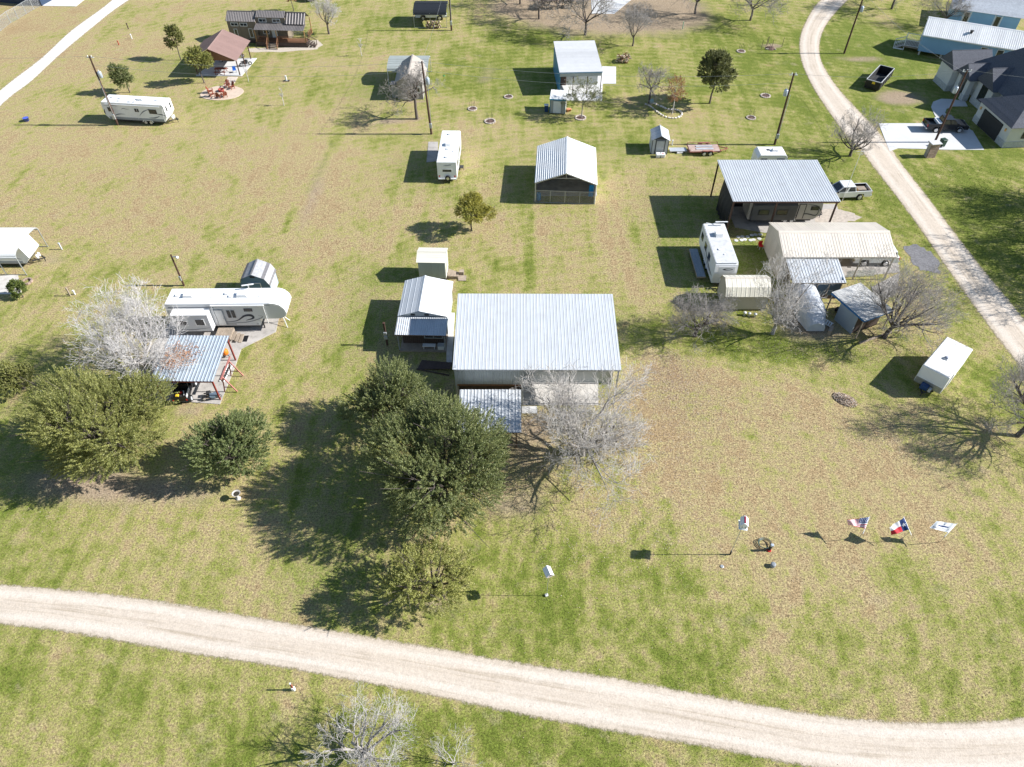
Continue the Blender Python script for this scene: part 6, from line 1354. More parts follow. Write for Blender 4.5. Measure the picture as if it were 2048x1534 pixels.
p = B(362, 120); leafy('narrow_oak', 'narrow green oak left of the brown pavilion', (p.x, p.y), 6, 1.5, 1.4, 3.4, 2.1, oak_olive, 700, 46, .11, .55, trunk_r=.1, lobes=7, seed=29)
p = B(409, 166); leafy('golden_oak', 'yellow olive oak directly before the brown pavilion', (p.x, p.y), 6, 1.9, 1.7, 3.6, 2.1, oak_yellow, 900, 46, .11, .55, trunk_r=.11, lobes=8, seed=31)
p = B(256, 190); leafy('field_oak', 'dark green oak behind the upper left travel trailer', (p.x, p.y + .8), 5, 1.9, 1.6, 2.9, 1.8, oak_dark, 750, 46, .11, .75, trunk_r=.1, lobes=8, seed=33)
p = B(1163, 236); leafy('ringed_oak', 'thin sparse green tree in a stone ring before the open workshop', (p.x, p.y), 5, 3.0, 2.3, 3.4, 2.2, leaf_mat('grey_green_leaves', (.08, .09, .03), (.20, .21, .08), (.3, .3, .14)), 420, 30, .11, .9, trunk_r=.09, lobes=10, seed=35, holes=.1, spread=.3, bark=bark_grey)
p = B(1344, 228); leafy('rusty_tree', 'sparse tree with rusty brown leaves in the stone edged bed', (p.x, p.y), 5.5, 1.7, 1.5, 3.6, 2.4, rust_leaf, 240, 24, .11, .8, trunk_r=.08, lobes=9, seed=37, spread=.3, bark=bark_pale)
# bare trees
def under(px, py, z): q = P(px, py, z); return (q.x, q.y)
bare('bare_pecan', 'large pale bare pecan in front of the metal shed porch', under(1172, 848, 4.2), 9.4, 6.6, 44, bark_grey, mat('grey_tan_twigs', (.50, .465, .43), .9, 0, .2, 4), levels=5, limbs=13, kids_=(0, 6, 5, 4, 3), up=.6, r0=.26, fork=.12, shrink=.68, wig=.2, twig_r=.0125)
bare('bare_pecan', 'pale whitish bare tree leaning over the red steel carport', under(262, 682, 4.5), 9.6, 7.0, 43, bark_pale, mat('silver_twigs', (.57, .54, .52), .9, 0, .2, 4), levels=5, limbs=11, kids_=(0, 6, 5, 4, 3), up=.55, r0=.26, fork=.14, shrink=.66, wig=.16, lean=(-.1, -.05), twig_r=.0125)
p = B(1390, 672); bare('bare_mesquite', 'twisted bare tree with forked trunk left of the small tan gambrel shed', (p.x, p.y), 7.2, 4.6, 47, bark_dark, bark_grey, levels=5, limbs=6, kids_=(0, 6, 5, 4, 4), up=.35, r0=.2, fork=.12, wig=.22, shrink=.68, droop=.2, twig_r=.011)
p = B(1545, 668); bare('bare_pecan', 'pale upright bare tree between the small tan gambrel shed and covered boat', (p.x, p.y), 9.6, 4.2, 53, bark_grey, bark_pale, levels=5, limbs=9, kids_=(0, 5, 5, 4, 2), up=.65, r0=.18, fork=.14, wig=.15, shrink=.64, twig_r=.011)
p = B(1768, 676); bare('bare_elm', 'wide fan shaped grey bare tree over the flat roofed shed', (p.x, p.y), 9.0, 6.0, 59, bark_dark, bark_grey, levels=5, limbs=10, kids_=(0, 6, 5, 4, 4), up=.5, r0=.22, fork=.16, wig=.13, shrink=.65, lean=(.3, .1), twig_r=.010)
p = B(2034, 872); bare('bare_elm', 'bare grey tree leaning at the right edge of the lawn', (p.x, p.y), 9.0, 6.2, 61, bark_dark, bark_grey, levels=5, limbs=10, kids_=(0, 6, 5, 5, 4), up=.5, r0=.22, fork=.24, wig=.13, shrink=.64, lean=(.35, .15), twig_r=.010)
bare('bare_mesquite', 'pale bare tree at the bottom edge below the gravel road', under(712, 1480, 3.4), 6.0, 4.6, 67, bark_grey, mat('ash_twigs', (.42, .395, .37), .9, 0, .2, 4), levels=5, limbs=7, kids_=(0, 5, 5, 4, 2), up=.4, r0=.2, fork=.16, wig=.24, shrink=.64, twig_r=.009)
bare('bare_shrub', 'thin pale bare shrub at the bottom edge right of the bare tree', under(905, 1515, 1.5), 3.0, 2.4, 71, bark_grey, MATS['ash_twigs'], levels=4, limbs=6, kids_=(0, 5, 4, 2), up=.5, r0=.06, fork=.1, wig=.15, shrink=.66, twig_r=.007)
p = B(834, 238); bare('bare_hackberry', 'bare grey tree with crooked trunk before the grey gable cabin', (p.x, p.y), 8.6, 5.2, 73, bark_dark, bark_grey, levels=5, limbs=8, kids_=(0, 5, 5, 4, 3), up=.4, r0=.22, fork=.38, wig=.24, shrink=.6, twig_r=.012)
p = B(1700, 312); bare('bare_hackberry', 'bare tree spreading over the gravel lane below the dumpster', (p.x, p.y), 7.6, 5.4, 79, bark_dark, bark_grey, levels=5, limbs=8, kids_=(0, 5, 5, 4, 3), up=.5, r0=.2, fork=.14, wig=.17, shrink=.6, twig_r=.011)
p = B(1298, 206); bare('bare_oak', 'bare dark trunked tree at the left end of the stone edged bed', (p.x, p.y), 7.0, 4.2, 83, bark_dark, bark_grey, levels=5, limbs=7, kids_=(0, 5, 5, 4, 3), up=.45, r0=.15, fork=.35, wig=.2, shrink=.6, key='oakb', twig_r=.012)
for k, (px, py, sc, lb) in enumerate([(2190, 420, 1.15, 'bare tree beyond the right edge shading the lane, nearest the driveway'), (2210, 505, 1.2, 'bare tree beyond the right edge shading the lane, middle of three'), (2260, 600, 1.1, 'bare tree beyond the right edge shading the lane, nearest the cargo trailer')]):
    p = B(px, py); bare('bare_elm', lb, (p.x, p.y), 9.5, 6.5, 151 + k, bark_dark, bark_grey, rz=k * 2.1, group='bare trees beyond the right edge', scale=sc, key='side', levels=5, limbs=9, kids_=(0, 6, 5, 4, 3), up=.45, r0=.2, fork=.2, wig=.16, shrink=.66, twig_r=.016)
far = [(1078, 38, 97, 1.15, 'bare tree at the top edge left of the white concrete drive'), (1170, 70, 101, 1.25, 'tall multi stemmed bare tree behind the open workshop'), (1390, 28, 103, 1.15, 'bare tree leaning right on the dirt patch at the top edge'), (1500, 41, 107, 1.2, 'bare forked tree alone at the top edge left of the lane'), (1783, 18, 109, 1.2, 'bare tree at the top edge right of the lane'), (1265, 92, 83, .8, 'small bare tree just above the round firewood stack'), (1885, 55, 113, .9, 'bare tree between the two blue houses'), (1040, 8, 127, 1.0, 'bare tree nearest the dirt patch left corner at the top edge')]
for k, (px, py, sd, sc, lb) in enumerate(far):
    p = B(px, py); bare('bare_tree', lb, (p.x, p.y), 9.4, 5.8, sd, bark_dark, bark_grey, rz=k * 1.3, group='bare trees along the top edge', scale=sc, key='far%d' % (k % 3), levels=5, limbs=6, kids_=(0, 5, 5, 4, 3), up=.4, r0=.17, fork=.2, wig=.16, shrink=.66, twig_r=.015)
p = B(658, 68); bare('bare_tree', 'pale bare tree at the right end of the tiny house', (p.x, p.y), 7.2, 4.0, 131, bark_dark, bark_pale, levels=5, limbs=6, kids_=(0, 5, 5, 4, 3), up=.4, r0=.17, fork=.25, wig=.2, shrink=.6, twig_r=.013)
for k, (px, py, sc, lb) in enumerate([(724, 112, 1.0, 'thin bare sapling in the field right of the tiny house'), (568, 211, .95, 'thin bare sapling right of the fire pit patio'), (497, 163, .95, 'thin bare sapling at the right corner of the pavilion slab')]):
    p = B(px, py); bare('bare_sapling', lb, (p.x, p.y), 3.6, .9, 137, bark_pale, bark_pale, rz=k * 2, group='thin saplings', scale=sc, key='sap', levels=3, limbs=5, kids_=(0, 5, 4, 3), up=.9, r0=.05, fork=.4, wig=.1, shrink=.6, twig_r=.012)
p = B(588, 22); leafy('brown_cedar', 'brownish narrow cedar at the top edge behind the tiny house', (p.x, p.y), 5, .9, .9, 3.0, 2.2, rust_leaf, 160, 35, .13, .5, trunk_r=.09, lobes=5, seed=39)
# far hedge mass at the top edge behind the two trees
p = B(1115, 14); leafy('dark_thicket', 'dark leafless thicket at the top edge beside the white concrete drive', (p.x, p.y), 3, 4.5, 1.8, 1.4, 1.5, leaf_mat('dry_thicket_leaves', (.05, .045, .035), (.12, .10, .075), (.2, .18, .14)), 420, 40, .14, .7, trunk_r=.08, lobes=8, seed=40, cat='bush')

# ---------------------------------------------------------------- poles and wires
def upole(name, label, px, py, h, tr=None, lean=(0, 0), box=True, arm=False, r=.16):
    b_ = P(px, py); T = thing(name, label, 'utility pole', b_, 0, 'utility poles')
    MB().tube((0, 0, -.1), (lean[0], lean[1], h), r, r * .68, 10).build('pole', pole_wood, T)
    ins = MB(); 
    for dx in ((-.25, .25) if not arm else (-.5, 0, .5)): ins.lathe([(.03, 0), (.07, .05), (.05, .12), (.07, .16), (.03, .25)], 8, (lean[0] + dx, lean[1], h - .15))
    ins.bar((lean[0] - .55, lean[1], h - .2), (lean[0] + .55, lean[1], h - .2), .08).build('insulator', plastic_w, T)
    if tr: 
        o = MB().lathe([(.2, 0), (.27, .04), (.27, .78), (.22, .86), (.1, .9)], 14, (lean[0] * .7 + tr * .42, lean[1] * .7, h * .7)).build('transformer', mat('transformer_grey', (.45, .50, .56), .45, .2), T, True)
        MB().lathe([(.03, .9), (.05, 1.0), (.03, 1.12)], 8, (lean[0] * .7 + tr * .42, lean[1] * .7, h * .7)).build('bushing', plastic_w, o)
    if box: MB().cbox(-.2, -.34, 1.0, .2, -.14, 1.7, .03).build('meter_box', steel, T); MB().tube((.1, -.2, 1.7), (.1, -.2, h * .72), .035, n=6).build('conduit', steel, T)
    return Vector((b_.x + lean[0], b_.y + lean[1], h))
t1 = upole('utility_pole', 'brown utility pole with transformer in front of the upper left travel trailer', 236, 250, 9.9, 1, (.1, 0))
t2 = upole('utility_pole', 'utility pole with transformer above the middle camper trailer', 863, 268, 10.3, 1, (-.45, 0))
t3 = upole('utility_pole', 'utility pole with blue grey transformer above the flatbed trailer', 1549, 289, 10.0, -1, (-.15, 0))
t4 = upole('utility_pole', 'utility pole with white box beside the lane bend near the dumpster', 1688, 107, 9.5, 1, (.1, 0), False)
t5 = upole('utility_pole', 'utility pole rising behind the brick pillar at the driveway', 1869, 285, 10.2, -1, (-.1, 0), False, True)
t6 = upole('utility_pole', 'utility pole right of the black arched carport', 903, 61, 9.8, None, (0, 0), True)
b_ = P(368, 571); T = thing('light_pole', 'short timber light pole behind the fifth wheel trailer', 'light pole', b_, 0)
MB().tube((0, 0, 0), (0, 0, 4.2), .11, .09, 8).build('pole', pole_wood, T); MB().bar((0, 0, 3.9), (.55, 0, 3.95), .09).build('arm', steel, T); MB().lathe([(.05, 0), (.15, -.05), (.17, -.2)], 10, (.55, 0, 3.95)).build('lamp_head', plastic_w, T, True); MB().cbox(-.12, -.25, .8, .12, -.1, 1.4, .03).build('meter_box', steel, T)
b_ = P(1684, 402); T = thing('antenna_mast', 'thin pale antenna mast rising at the right corner of the tall carport', 'antenna', b_, 0); MB().tube((0, 0, 0), (0, 0, 7.0), .035, .02, 6).build('mast', plastic_w, T); MB().bar((-.5, 0, 6.8), (.5, 0, 6.8), .03).bar((-.3, 0, 6.5), (.3, 0, 6.5), .03).build('crossbars', plastic_w, T)
wire_m = mat('aluminium_wire', (.32, .33, .33), .5, .4, .05, 1)
def wire(label, a, b_, sag, n=18, r=.014):
    mb = MB(); pts = []
    for k in range(n + 1): s = k / n; p = a.lerp(b_, s); pts.append((p.x, p.y, p.z - sag * 4 * s * (1 - s)))
    mb.path(pts, r, 4); o = mb.build('power_line', wire_m); return tag(o, label, 'power line', 'overhead power lines')
wire('overhead wire from the upper left pole to the middle pole', t1, t2, 1.1); wire('lower overhead wire from the upper left pole to the middle pole', t1 - Vector((0, 0, 1.2)), t2 - Vector((0, 0, 1.2)), 1.2)
wire('overhead wire from the middle pole to the pole above the flatbed trailer', t2, t3, 1.1); wire('lower overhead wire from the middle pole to the pole above the flatbed trailer', t2 - Vector((0, 0, 1.2)), t3 - Vector((0, 0, 1.2)), 1.2)
wire('overhead wire from the flatbed trailer pole to the driveway pole', t3, t5, .7); wire('overhead wire from the driveway pole out past the shingled house', t5, t5 + Vector((40, -6, .5)), 1.0); wire('overhead wire from the driveway pole across to the lane bend pole', t5 - Vector((0, 0, .4)), t4, .8)
wire('overhead wire from the middle pole up to the black carport pole', t2, t6, .9); wire('overhead wire leaving the upper left pole past the left edge', t1, t1 + Vector((-50, 6, 0)), 1.2)

# ---------------------------------------------------------------- front lawn things
b_ = P(1460, 1109); T = thing('martin_house', 'white and red martin birdhouse on a tall metal pole', 'birdhouse', b_, R(-12)); T.scale = (.8, .8, 1)
MB().tube((0, 0, 0), (0, 0, 4.3), .035, n=8).build('pole', steel, T); MB().bar((-.08, 0, .05), (-.02, -.3, .5), .03).lathe([(.09, .0), (.09, .5)], 8).build('winch', dark_steel, T)
h_ = MB().cbox(-.3, -.42, 4.3, .3, .42, 4.75, .02).build('house', plastic_w, T)
MB().prism([(-.36, 4.75), (.36, 4.75), (.08, 5.02), (-.08, 5.02)], 'y', -.46, .46).build('roof', plastic_w, h_); MB().prism([(-.1, 5.02), (.1, 5.02), (.06, 5.08), (-.06, 5.08)], 'y', -.36, .36).build('ridge', mat('maroon_paint', (.25, .03, .06), .5), h_)
for y in (-.28, 0, .28):
    for s in (-1, 1): MB().lathe([(.02, 0), (.06, .004)], 10, (s * .302, y, 4.52), axis='x').build('entry_hole', black, h_)
for s in (-.15, .15): MB().lathe([(.02, 0), (.06, -.004)], 10, (s, -.422, 4.52), axis='y').build('entry_hole', black, h_)
MB().box(-.4, -.52, 4.26, .4, .52, 4.3).build('balcony', plastic_w, T)
b_ = P(1093, 1191); T = thing('bird_house', 'white gabled birdhouse on a thin pole near the front road', 'birdhouse', b_, R(20))
MB().tube((0, 0, 0), (.05, 0, 3.4), .02, n=6).build('pole', steel, T); MB().cbox(-.12, -.1, 0, .12, .1, .14, .02).build('foot', concrete_w, T)
MB().prism([(-.2, 3.4), (.2, 3.4), (.2, 3.65), (0, 3.88), (-.2, 3.65)], 'y', -.32, .32).build('house', mat('pale_pink_paint', (.6, .5, .5), .6), T)
for s in (-1, 1): MB().prism([(0, 3.9), (s * .3, 3.58), (s * .3, 3.61), (0, 3.94)] if s < 0 else [(0, 3.94), (s * .3, 3.61), (s * .3, 3.58), (0, 3.9)], 'y', -.38, .38).build('roof', plastic_w, T)
MB().lathe([(.02, 0), (.06, -.004)], 10, (0, -.322, 3.6), axis='y').build('entry_hole', black, T)
# flags
def flag(name, label, px, py, corners, paint, nx_=44, ny_=26, wave=.10, pole_to=None):
    """corners: hoist top, hoist bottom, fly top, fly bottom (surveyed points with heights)"""
    b_ = P(px, py); T = thing(name, label, 'flag', b_, 0, 'flags on the front lawn'); c = [P(*q) - b_ for q in corners]
    ax = (c[0] - c[1]).normalized(); top = c[0] + ax * .08; low = c[1] - ax * .45
    MB().tube((0, 0, -.1), tuple(low + ax * .3), .02, n=6).build('ground_stake', steel, T); MB().tube(tuple(low), tuple(top), .028, .024, 6).build('pole', plastic_w, T)
    mb = MB(); nrm = (c[2] - c[0]).cross(c[1] - c[0]).normalized()
    for i in range(nx_ + 1):
        for j in range(ny_ + 1):
            s, t_ = i / nx_, j / ny_; p_ = c[0].lerp(c[2], s).lerp(c[1].lerp(c[3], s), t_)
            mb.v.append(tuple(p_ + nrm * (wave * math.sin(s * 8 + t_ * 2.2) * min(1, s * 2) + .03 * math.sin(s * 17 + t_))))
    for i in range(nx_):
        for j in range(ny_):
            a = i * (ny_ + 1) + j; mb.f.append((a, a + 1, a + ny_ + 2, a + ny_ + 1)); mb.m.append(paint((i + .5) / nx_, (j + .5) / ny_))
    mb.build('cloth', [flag_red, flag_white, flag_blue], T, True); return T
def star(x, y, cx, cy, r, asp=1.0):
    dx, dy = (x - cx) * asp, y - cy; d = math.hypot(dx, dy)
    if d > r: return False
    t_ = (math.atan2(dx, -dy) % (2 * math.pi / 5)) - math.pi / 5; t_ = abs(abs(t_) - math.pi / 5)
    k = .382; A_ = (r, 0); B_ = (r * k * math.cos(math.pi / 5), r * k * math.sin(math.pi / 5)); q = (d * math.cos(t_), d * math.sin(t_))
    return (B_[0] - A_[0]) * (q[1] - A_[1]) - (B_[1] - A_[1]) * (q[0] - A_[0]) > 0
def us(s, t_):
    if s < .42 and t_ < 7 / 13:
        gx_, gy_ = s / .42 * 11, t_ / (7 / 13) * 9
        return 1 if abs(gx_ % 2 - 1) < .42 and abs(gy_ % 2 - 1) < .42 else 2
    return 0 if int(t_ * 13) % 2 == 0 else 1
def tx(s, t_):
    if s < .34: return 1 if star(s * 1.5, t_, .255, .5, .2) else 2
    return 1 if t_ < .5 else 0
LET = {'C': ['111', '100', '100', '100', '111'], 'O': ['111', '101', '101', '101', '111'], 'M': ['101', '111', '111', '101', '101'], 'E': ['111', '100', '110', '100', '111'], 'A': ['111', '101', '111', '101', '101'], 'N': ['111', '101', '101', '101', '101'], 'D': ['110', '101', '101', '101', '110'], 'T': ['111', '010', '010', '010', '010'], 'K': ['101', '110', '100', '110', '101'], 'I': ['010', '010', '010', '010', '010'], ' ': ['000'] * 5}
def ca_(s, t_):
    s_ = 1 - s
    if star(s_ * 1.5, t_, .75, .24, .1): return 2
    if abs(t_ - .5) < .085 and .22 < s_ < .80 and not (abs(t_ - .5) > .045 and (s_ < .27 or .73 < s_ < .77)): return 2
    if .70 < t_ < .84:
        txt = 'COME AND TAKE IT'; x = (s_ - .08) / .84 * len(txt)
        if 0 <= x < len(txt):
            c = LET[txt[int(x)]]; cx_ = int((x % 1) * 4); r_ = int((t_ - .70) / .14 * 5)
            if cx_ < 3 and c[min(r_, 4)][cx_] == '1': return 2
    return 1
flag('american_flag', 'american flag with stripes and blue canton, leftmost of the three lawn flags', 1719, 1076, [(1739, 1034, 2.2), (1730, 1057, 1.75), (1693, 1040, 1.95), (1697, 1050, 1.6)], us, 66, 39)
flag('lone_star_flag', 'red white and blue lone star flag, middle of the three lawn flags', 1801, 1081, [(1808, 1035, 2.2), (1818, 1059, 1.75), (1778, 1055, 1.85), (1784, 1070, 1.45)], tx, 60, 40)
flag('cannon_flag', 'pale flag with black star and cannon, rightmost of the three lawn flags', 1880, 1084, [(1913, 1048, 2.2), (1897, 1065, 1.75), (1873, 1042, 2.3), (1860, 1056, 1.95)], ca_, 168, 60, .05)
# hydrant with hose and a valve cover
b_ = P(1538, 1101); T = thing('yard_hydrant', 'black and red yard hydrant post with a coiled garden hose', 'hydrant', b_, 0)
MB().lathe([(.14, 0), (.14, .08), (.1, .1), (.1, .55), (.13, .6), (.1, .75)], 10).build('post', black, T, True); MB().lathe([(.16, 0), (.16, .1)], 10, (0, 0, .0)).build('base_ring', red_p, T); MB().cbox(-.09, -.12, .7, .16, .1, .92, .03).build('head', mat('pale_blue_metal', (.5, .55, .62), .4, .3), T)
mb = MB(); hose = mat('grey_green_hose', (.05, .09, .08), .5)
for k in range(3):
    pts = [(-.25 + (.42 + .05 * k) * math.cos(a_ / 20 * 6.2832), .55 + (.40 + .05 * k) * math.sin(a_ / 20 * 6.2832), .10 + .05 * k + .03 * math.sin(a_)) for a_ in range(21)]
    mb.path(pts, .025, 5)
mb.build('hose_coil', hose, T); MB().bar((-.6, .55, .04), (.1, .55, .04), .04).build('hose_stand', dark_steel, T)
b_ = P(1545, 1132); T = thing('septic_riser', 'grey round capped riser in the grass below the yard hydrant', 'riser', b_, 0); MB().lathe([(.2, 0), (.2, .22), (.18, .24)], 14).build('pipe', rv_grey, T, True); MB().lathe([(.21, .24), (.21, .3), (.12, .33)], 14).build('cap', mat('mid_grey_cap', (.24, .26, .28), .5), T, True)
b_ = P(1444, 1133); T = thing('valve_cover', 'small flat grey valve cover left of the martin house pole foot', 'cover', b_, 0); MB().lathe([(.14, 0), (.14, .05), (.12, .06)], 12).build('lid', steel, T); MB().bar((-.06, 0, .065), (.06, 0, .065), .02).build('handle', dark_steel, T)
b_ = P(477, 997); T = thing('bird_bath', 'white stone birdbath below the round oak at left', 'bird bath', b_, 0)
MB().lathe([(.22, 0), (.22, .06), (.1, .12), (.075, .4), (.1, .62)], 14).build('pedestal', concrete, T, True); bw = MB().lathe([(.1, .62), (.3, .7), (.36, .78), (.33, .78), (.25, .70), (.02, .67)], 18).build('bowl', concrete, T, True); MB().lathe([(.24, .70), (.02, .701)], 16).build('water', mat('dark_water', (.05, .045, .035), .15), bw)
b_ = P(588, 1380); T = thing('marker_post', 'red topped white utility marker post below the gravel road', 'marker post', b_, 0); MB().cbox(-.1, -.1, 0, .1, .1, .45, .02).build('pedestal', plastic_w, T); MB().cbox(-.07, -.05, .45, .05, .05, 1.2, .01).build('post', mat('brown_red_paint', (.30, .09, .06), .6), T); MB().cbox(-.07, -.055, 1.05, .05, .055, 1.21, .01).build('cap', plastic_w, T)
b_ = P(1690, 800); T = thing('leaf_pile', 'pile of dry brown leaves on the lawn left of the cargo trailer', 'leaf pile', b_, R(-40))
mb = MB(); r_ = random.Random(4); mb.lathe([(.85, 0), (.7, .12), (.4, .22), (.1, .27)], 10); mb.build('heap', mat('leaf_mould', (.30, .22, .15), .95, 0, .35, 9, .6, 25), T)
lv = MB()
for k in range(900):
    a_, d_ = r_.uniform(0, 6.283), r_.random() ** .6 * .95; x, y = 1.25 * d_ * math.cos(a_), .8 * d_ * math.sin(a_); z = .3 * (1 - d_ ** 1.5) + .03; s_ = r_.uniform(.04, .08); c = Vector((x, y, z)); u = Vector((r_.gauss(0, 1), r_.gauss(0, 1), r_.gauss(0, .5))).normalized() * s_; w_ = u.cross(Vector((r_.gauss(0, .4), r_.gauss(0, .4), 1))).normalized() * s_ * .6
    lv.poly([c - u, c - w_, c + u, c + w_], k % 3)
o = lv.build('loose_leaves', [mat('dry_leaf_tan', (.42, .33, .24), .9), mat('dry_leaf_brown', (.24, .16, .11), .9), mat('dry_leaf_pale', (.52, .44, .36), .9)], T); o['kind'] = 'stuff'

# ---------------------------------------------------------------- tree rings with wire cages
for k, (px, py, r_, lb) in enumerate([(945, 218, .72, 'stone ring with wire cage, upper of the two left of the open workshop'), (980, 243, .85, 'stone ring with wire cage, lower one above the white gable carport'), (1017, 194, .72, 'stone ring with wire cage touching the open workshop shadow'), (1482, 103, .75, 'stone ring with wire cage farthest back near the lane'), (1531, 192, .8, 'stone ring with wire cage right of the dense round oak'), (1502, 236, .72, 'stone ring with wire cage left of the flatbed trailer pole'), (1161, 236, .85, 'stone ring round the sparse tree before the open workshop')]):
    b_ = P(px, py); T = thing('tree_ring', lb, 'tree ring', b_, k * .7, 'stone tree rings'); n = 12
    MB().lathe([(r_ * .74, 0), (r_ * .7, .05), (.05, .07)], 14).build('mulch', mulch, T)
    me = MB().cbox(-.5, -.5, 0, .5, .5, .12, .04).mesh('stone', stone)
    for j in range(n):
        a_ = 2 * math.pi * j / n; o = link('stone', me, T, (r_ * .87 * math.cos(a_), r_ * .87 * math.sin(a_), 0), (0, 0, a_)); o.scale = (r_ * .26, r_ * .43, 1.0)
    if k < 6:
        mb = MB()
        for j in range(4): a_ = 1.57 * j + .4; mb.tube((r_ * .55 * math.cos(a_), r_ * .55 * math.sin(a_), 0), (r_ * .55 * math.cos(a_), r_ * .55 * math.sin(a_), 1.25), .022, n=4)
        mb.build('cage', dark_steel, T); MB().tube((0, 0, 0), (.05, .02, 1.1), .015, .006, 5).build('seedling', wood_old, T)
T = thing('stone_edging', 'curved row of pale stones edging the bed under two trees', 'edging', P(1325, 222), 0); o0 = P(1325, 222)
pts = catmull([P(*q) for q in [(1286, 208), (1300, 213), (1315, 225), (1327, 233), (1345, 237), (1360, 234), (1363, 226), (1352, 221), (1335, 219), (1318, 212), (1306, 207)]], 8)
acc = 0; last = pts[0]; me = MB().cbox(-.2, -.14, 0, .2, .14, .2, .05).mesh('stone', mat('white_stone', (.66, .60, .54), .9, 0, .15, 3, .3, 14, rnd=.2))
for a, b__ in zip(pts[:-1], pts[1:]):
    acc += (b__ - a).length
    if acc > .42: acc = 0; o = link('stone', me, T, tuple(b__ - o0), (0, 0, math.atan2(b__.y - a.y, b__.x - a.x) + random.uniform(-.3, .3))); o.scale = [random.uniform(.75, 1.15) for _ in range(3)]
b_ = P(1303, 207); T = thing('garden_globe', 'pale blue green garden ornament beside the bare tree in the stone edged bed', 'ornament', b_, 0); MB().lathe([(.15, 0), (.3, .15), (.35, .4), (.25, .65), (.05, .75)], 12).build('globe', mat('pale_teal_glaze', (.22, .36, .38), .3), T, True); MB().lathe([(.2, 0), (.2, .05)], 10).build('base', stone, T)
# garden posts near the lane
b_ = P(1548, 96); T = thing('garden_trellis', 'thin dark posts and rails of a small garden frame near the lane', 'trellis', b_, 0)
for x, y in ((-2.4, -.6), (-1.2, .8), (-.9, 1.2), (-.6, -.5), (1.5, .6)): MB().tube((x, y, 0), (x + .05, y, 1.5), .04, n=5).build('post', wood_dark, T)
MB().tube((-2.4, -.6, 1.4), (-2.0, .6, .9), .03, n=5).tube((-1.1, .9, .9), (-.6, -.5, .4), .03, n=5).build('rail', wood_dark, T)
o = thing('compost_heap', 'low heap of pale rocks and soil in the small garden frame near the lane', 'heap', P(1540, 97), 0); MB().lathe([(.9, 0), (.6, .2), (.1, .28)], 9).build('soil', mulch, o)
for k in range(7): c = MB().cbox(-.15, -.1, 0, .15, .1, .18, .04).build('rock', stone, o); c.location = (random.uniform(-.9, .9), random.uniform(-.7, -.3), 0)

# ---------------------------------------------------------------- firewood, chairs and small things
def woodpile(label, px, py, w, d, h, rz=0, round_=False, n=70):
    b_ = P(px, py); T = thing('firewood_stack', label, 'firewood', b_, rz, 'firewood stacks'); r_ = random.Random(px)
    ms = [MB().tube((0, 0, 0), (0, .42, 0), .075, n=7).mesh('log', m_) for m_ in (wood_old, wood_brown, mat('pale_cut_wood', (.55, .43, .30), .85, 0, .2, 3))]
    for k in range(n):
        if round_: a_, q = r_.uniform(0, 6.28), r_.random() ** .5 * w / 2; x, y, z = q * math.cos(a_), q * math.sin(a_) * .8, r_.uniform(.07, h)
        else: x, y, z = r_.uniform(0, w), r_.choice([0, d * .5]), .08 + r_.randint(0, int(h / .15)) * .15
        o = link('log', ms[k % 3], T, (x, y, z), (r_.gauss(0, .1), r_.gauss(0, .1), r_.gauss(0, .2 if not round_ else 1.2)))
woodpile('stacked firewood in front of the black arched carport', 852, 58, 2.7, .9, 1.15, 0, False, 120)
woodpile('round heap of split firewood right of the open workshop roof', 1247, 124, 2.0, 2.0, 1.2, 0, True, 110)
def adirondack():
    T = thing('adirondack_chair', 'x', 'chair', (0, 0, 0)); m_ = mat('red_brown_stain', (.24, .065, .035), .6, 0, .12, 3)
    for k in range(4): MB().box(-.28, -.3 + k * .15, .36 - k * .035, .28, -.17 + k * .15, .385 - k * .035).build('seat_slat', m_, T)
    for k in range(5): MB().prism([(.2, .26), (.23, .25), (.52, .95 + .06 * (2 - abs(k - 2))), (.49, .96 + .06 * (2 - abs(k - 2)))], 'x', -.28 + k * .115, -.18 + k * .115).build('back_slat', m_, T)
    for s in (-1, 1):
        MB().box(s * .36 - .07, -.35, .55, s * .36 + .07, .35, .58).build('arm', m_, T)
        MB().box(s * .32 - .03, -.33, 0, s * .32 + .03, -.25, .55).build('leg', m_, T); MB().box(s * .3 - .03, .3, 0, s * .3 + .03, .38, .55).build('leg', m_, T)
    return T
ch = adirondack(); first = True
for px, py, rz, lb in [(422, 186, 100, 'leftmost red brown slatted chair round the fire pit'), (425, 193, 130, 'red brown slatted chair at the lower left of the fire pit'), (439, 196, 175, 'red brown slatted chair directly below the fire pit'), (450, 194, 215, 'red brown slatted chair at the lower right of the fire pit'), (456, 175, 5, 'farthest red brown slatted chair facing the camera beyond the fire pit'), (464, 178, -35, 'rightmost red brown slatted chair beyond the fire pit')]:
    o = ch if first else copy_tree(ch); first = False; b_ = P(px, py); o.location = (b_.x, b_.y, .05); o.rotation_euler = (0, 0, R(rz)); o['label'] = lb; o['group'] = 'chairs round the fire pit'
b_ = P(443, 183); T = thing('fire_pit', 'rusty round fire pit in the middle of the chairs', 'fire pit', (b_.x, b_.y, .05)); MB().lathe([(.42, 0), (.45, .35), (.4, .35), (.36, .1), (.02, .08)], 14).build('bowl', rust_red, T, True); MB().lathe([(.3, .09), (.2, .16), (.02, .2)], 9).build('ash', mulch, T)
b_ = P(437, 149); T = thing('picnic_table', 'red brown picnic table at the front edge of the pavilion slab', 'table', (b_.x - .5, b_.y, .08)); m_ = MATS['red_brown_stain']
for k in range(4): MB().box(0, k * .2, .72, 1.9, .18 + k * .2, .76).build('top_board', m_, T)
for y in (-.5, 1.0): MB().box(0, y, .42, 1.9, y + .27, .46).build('seat', m_, T)
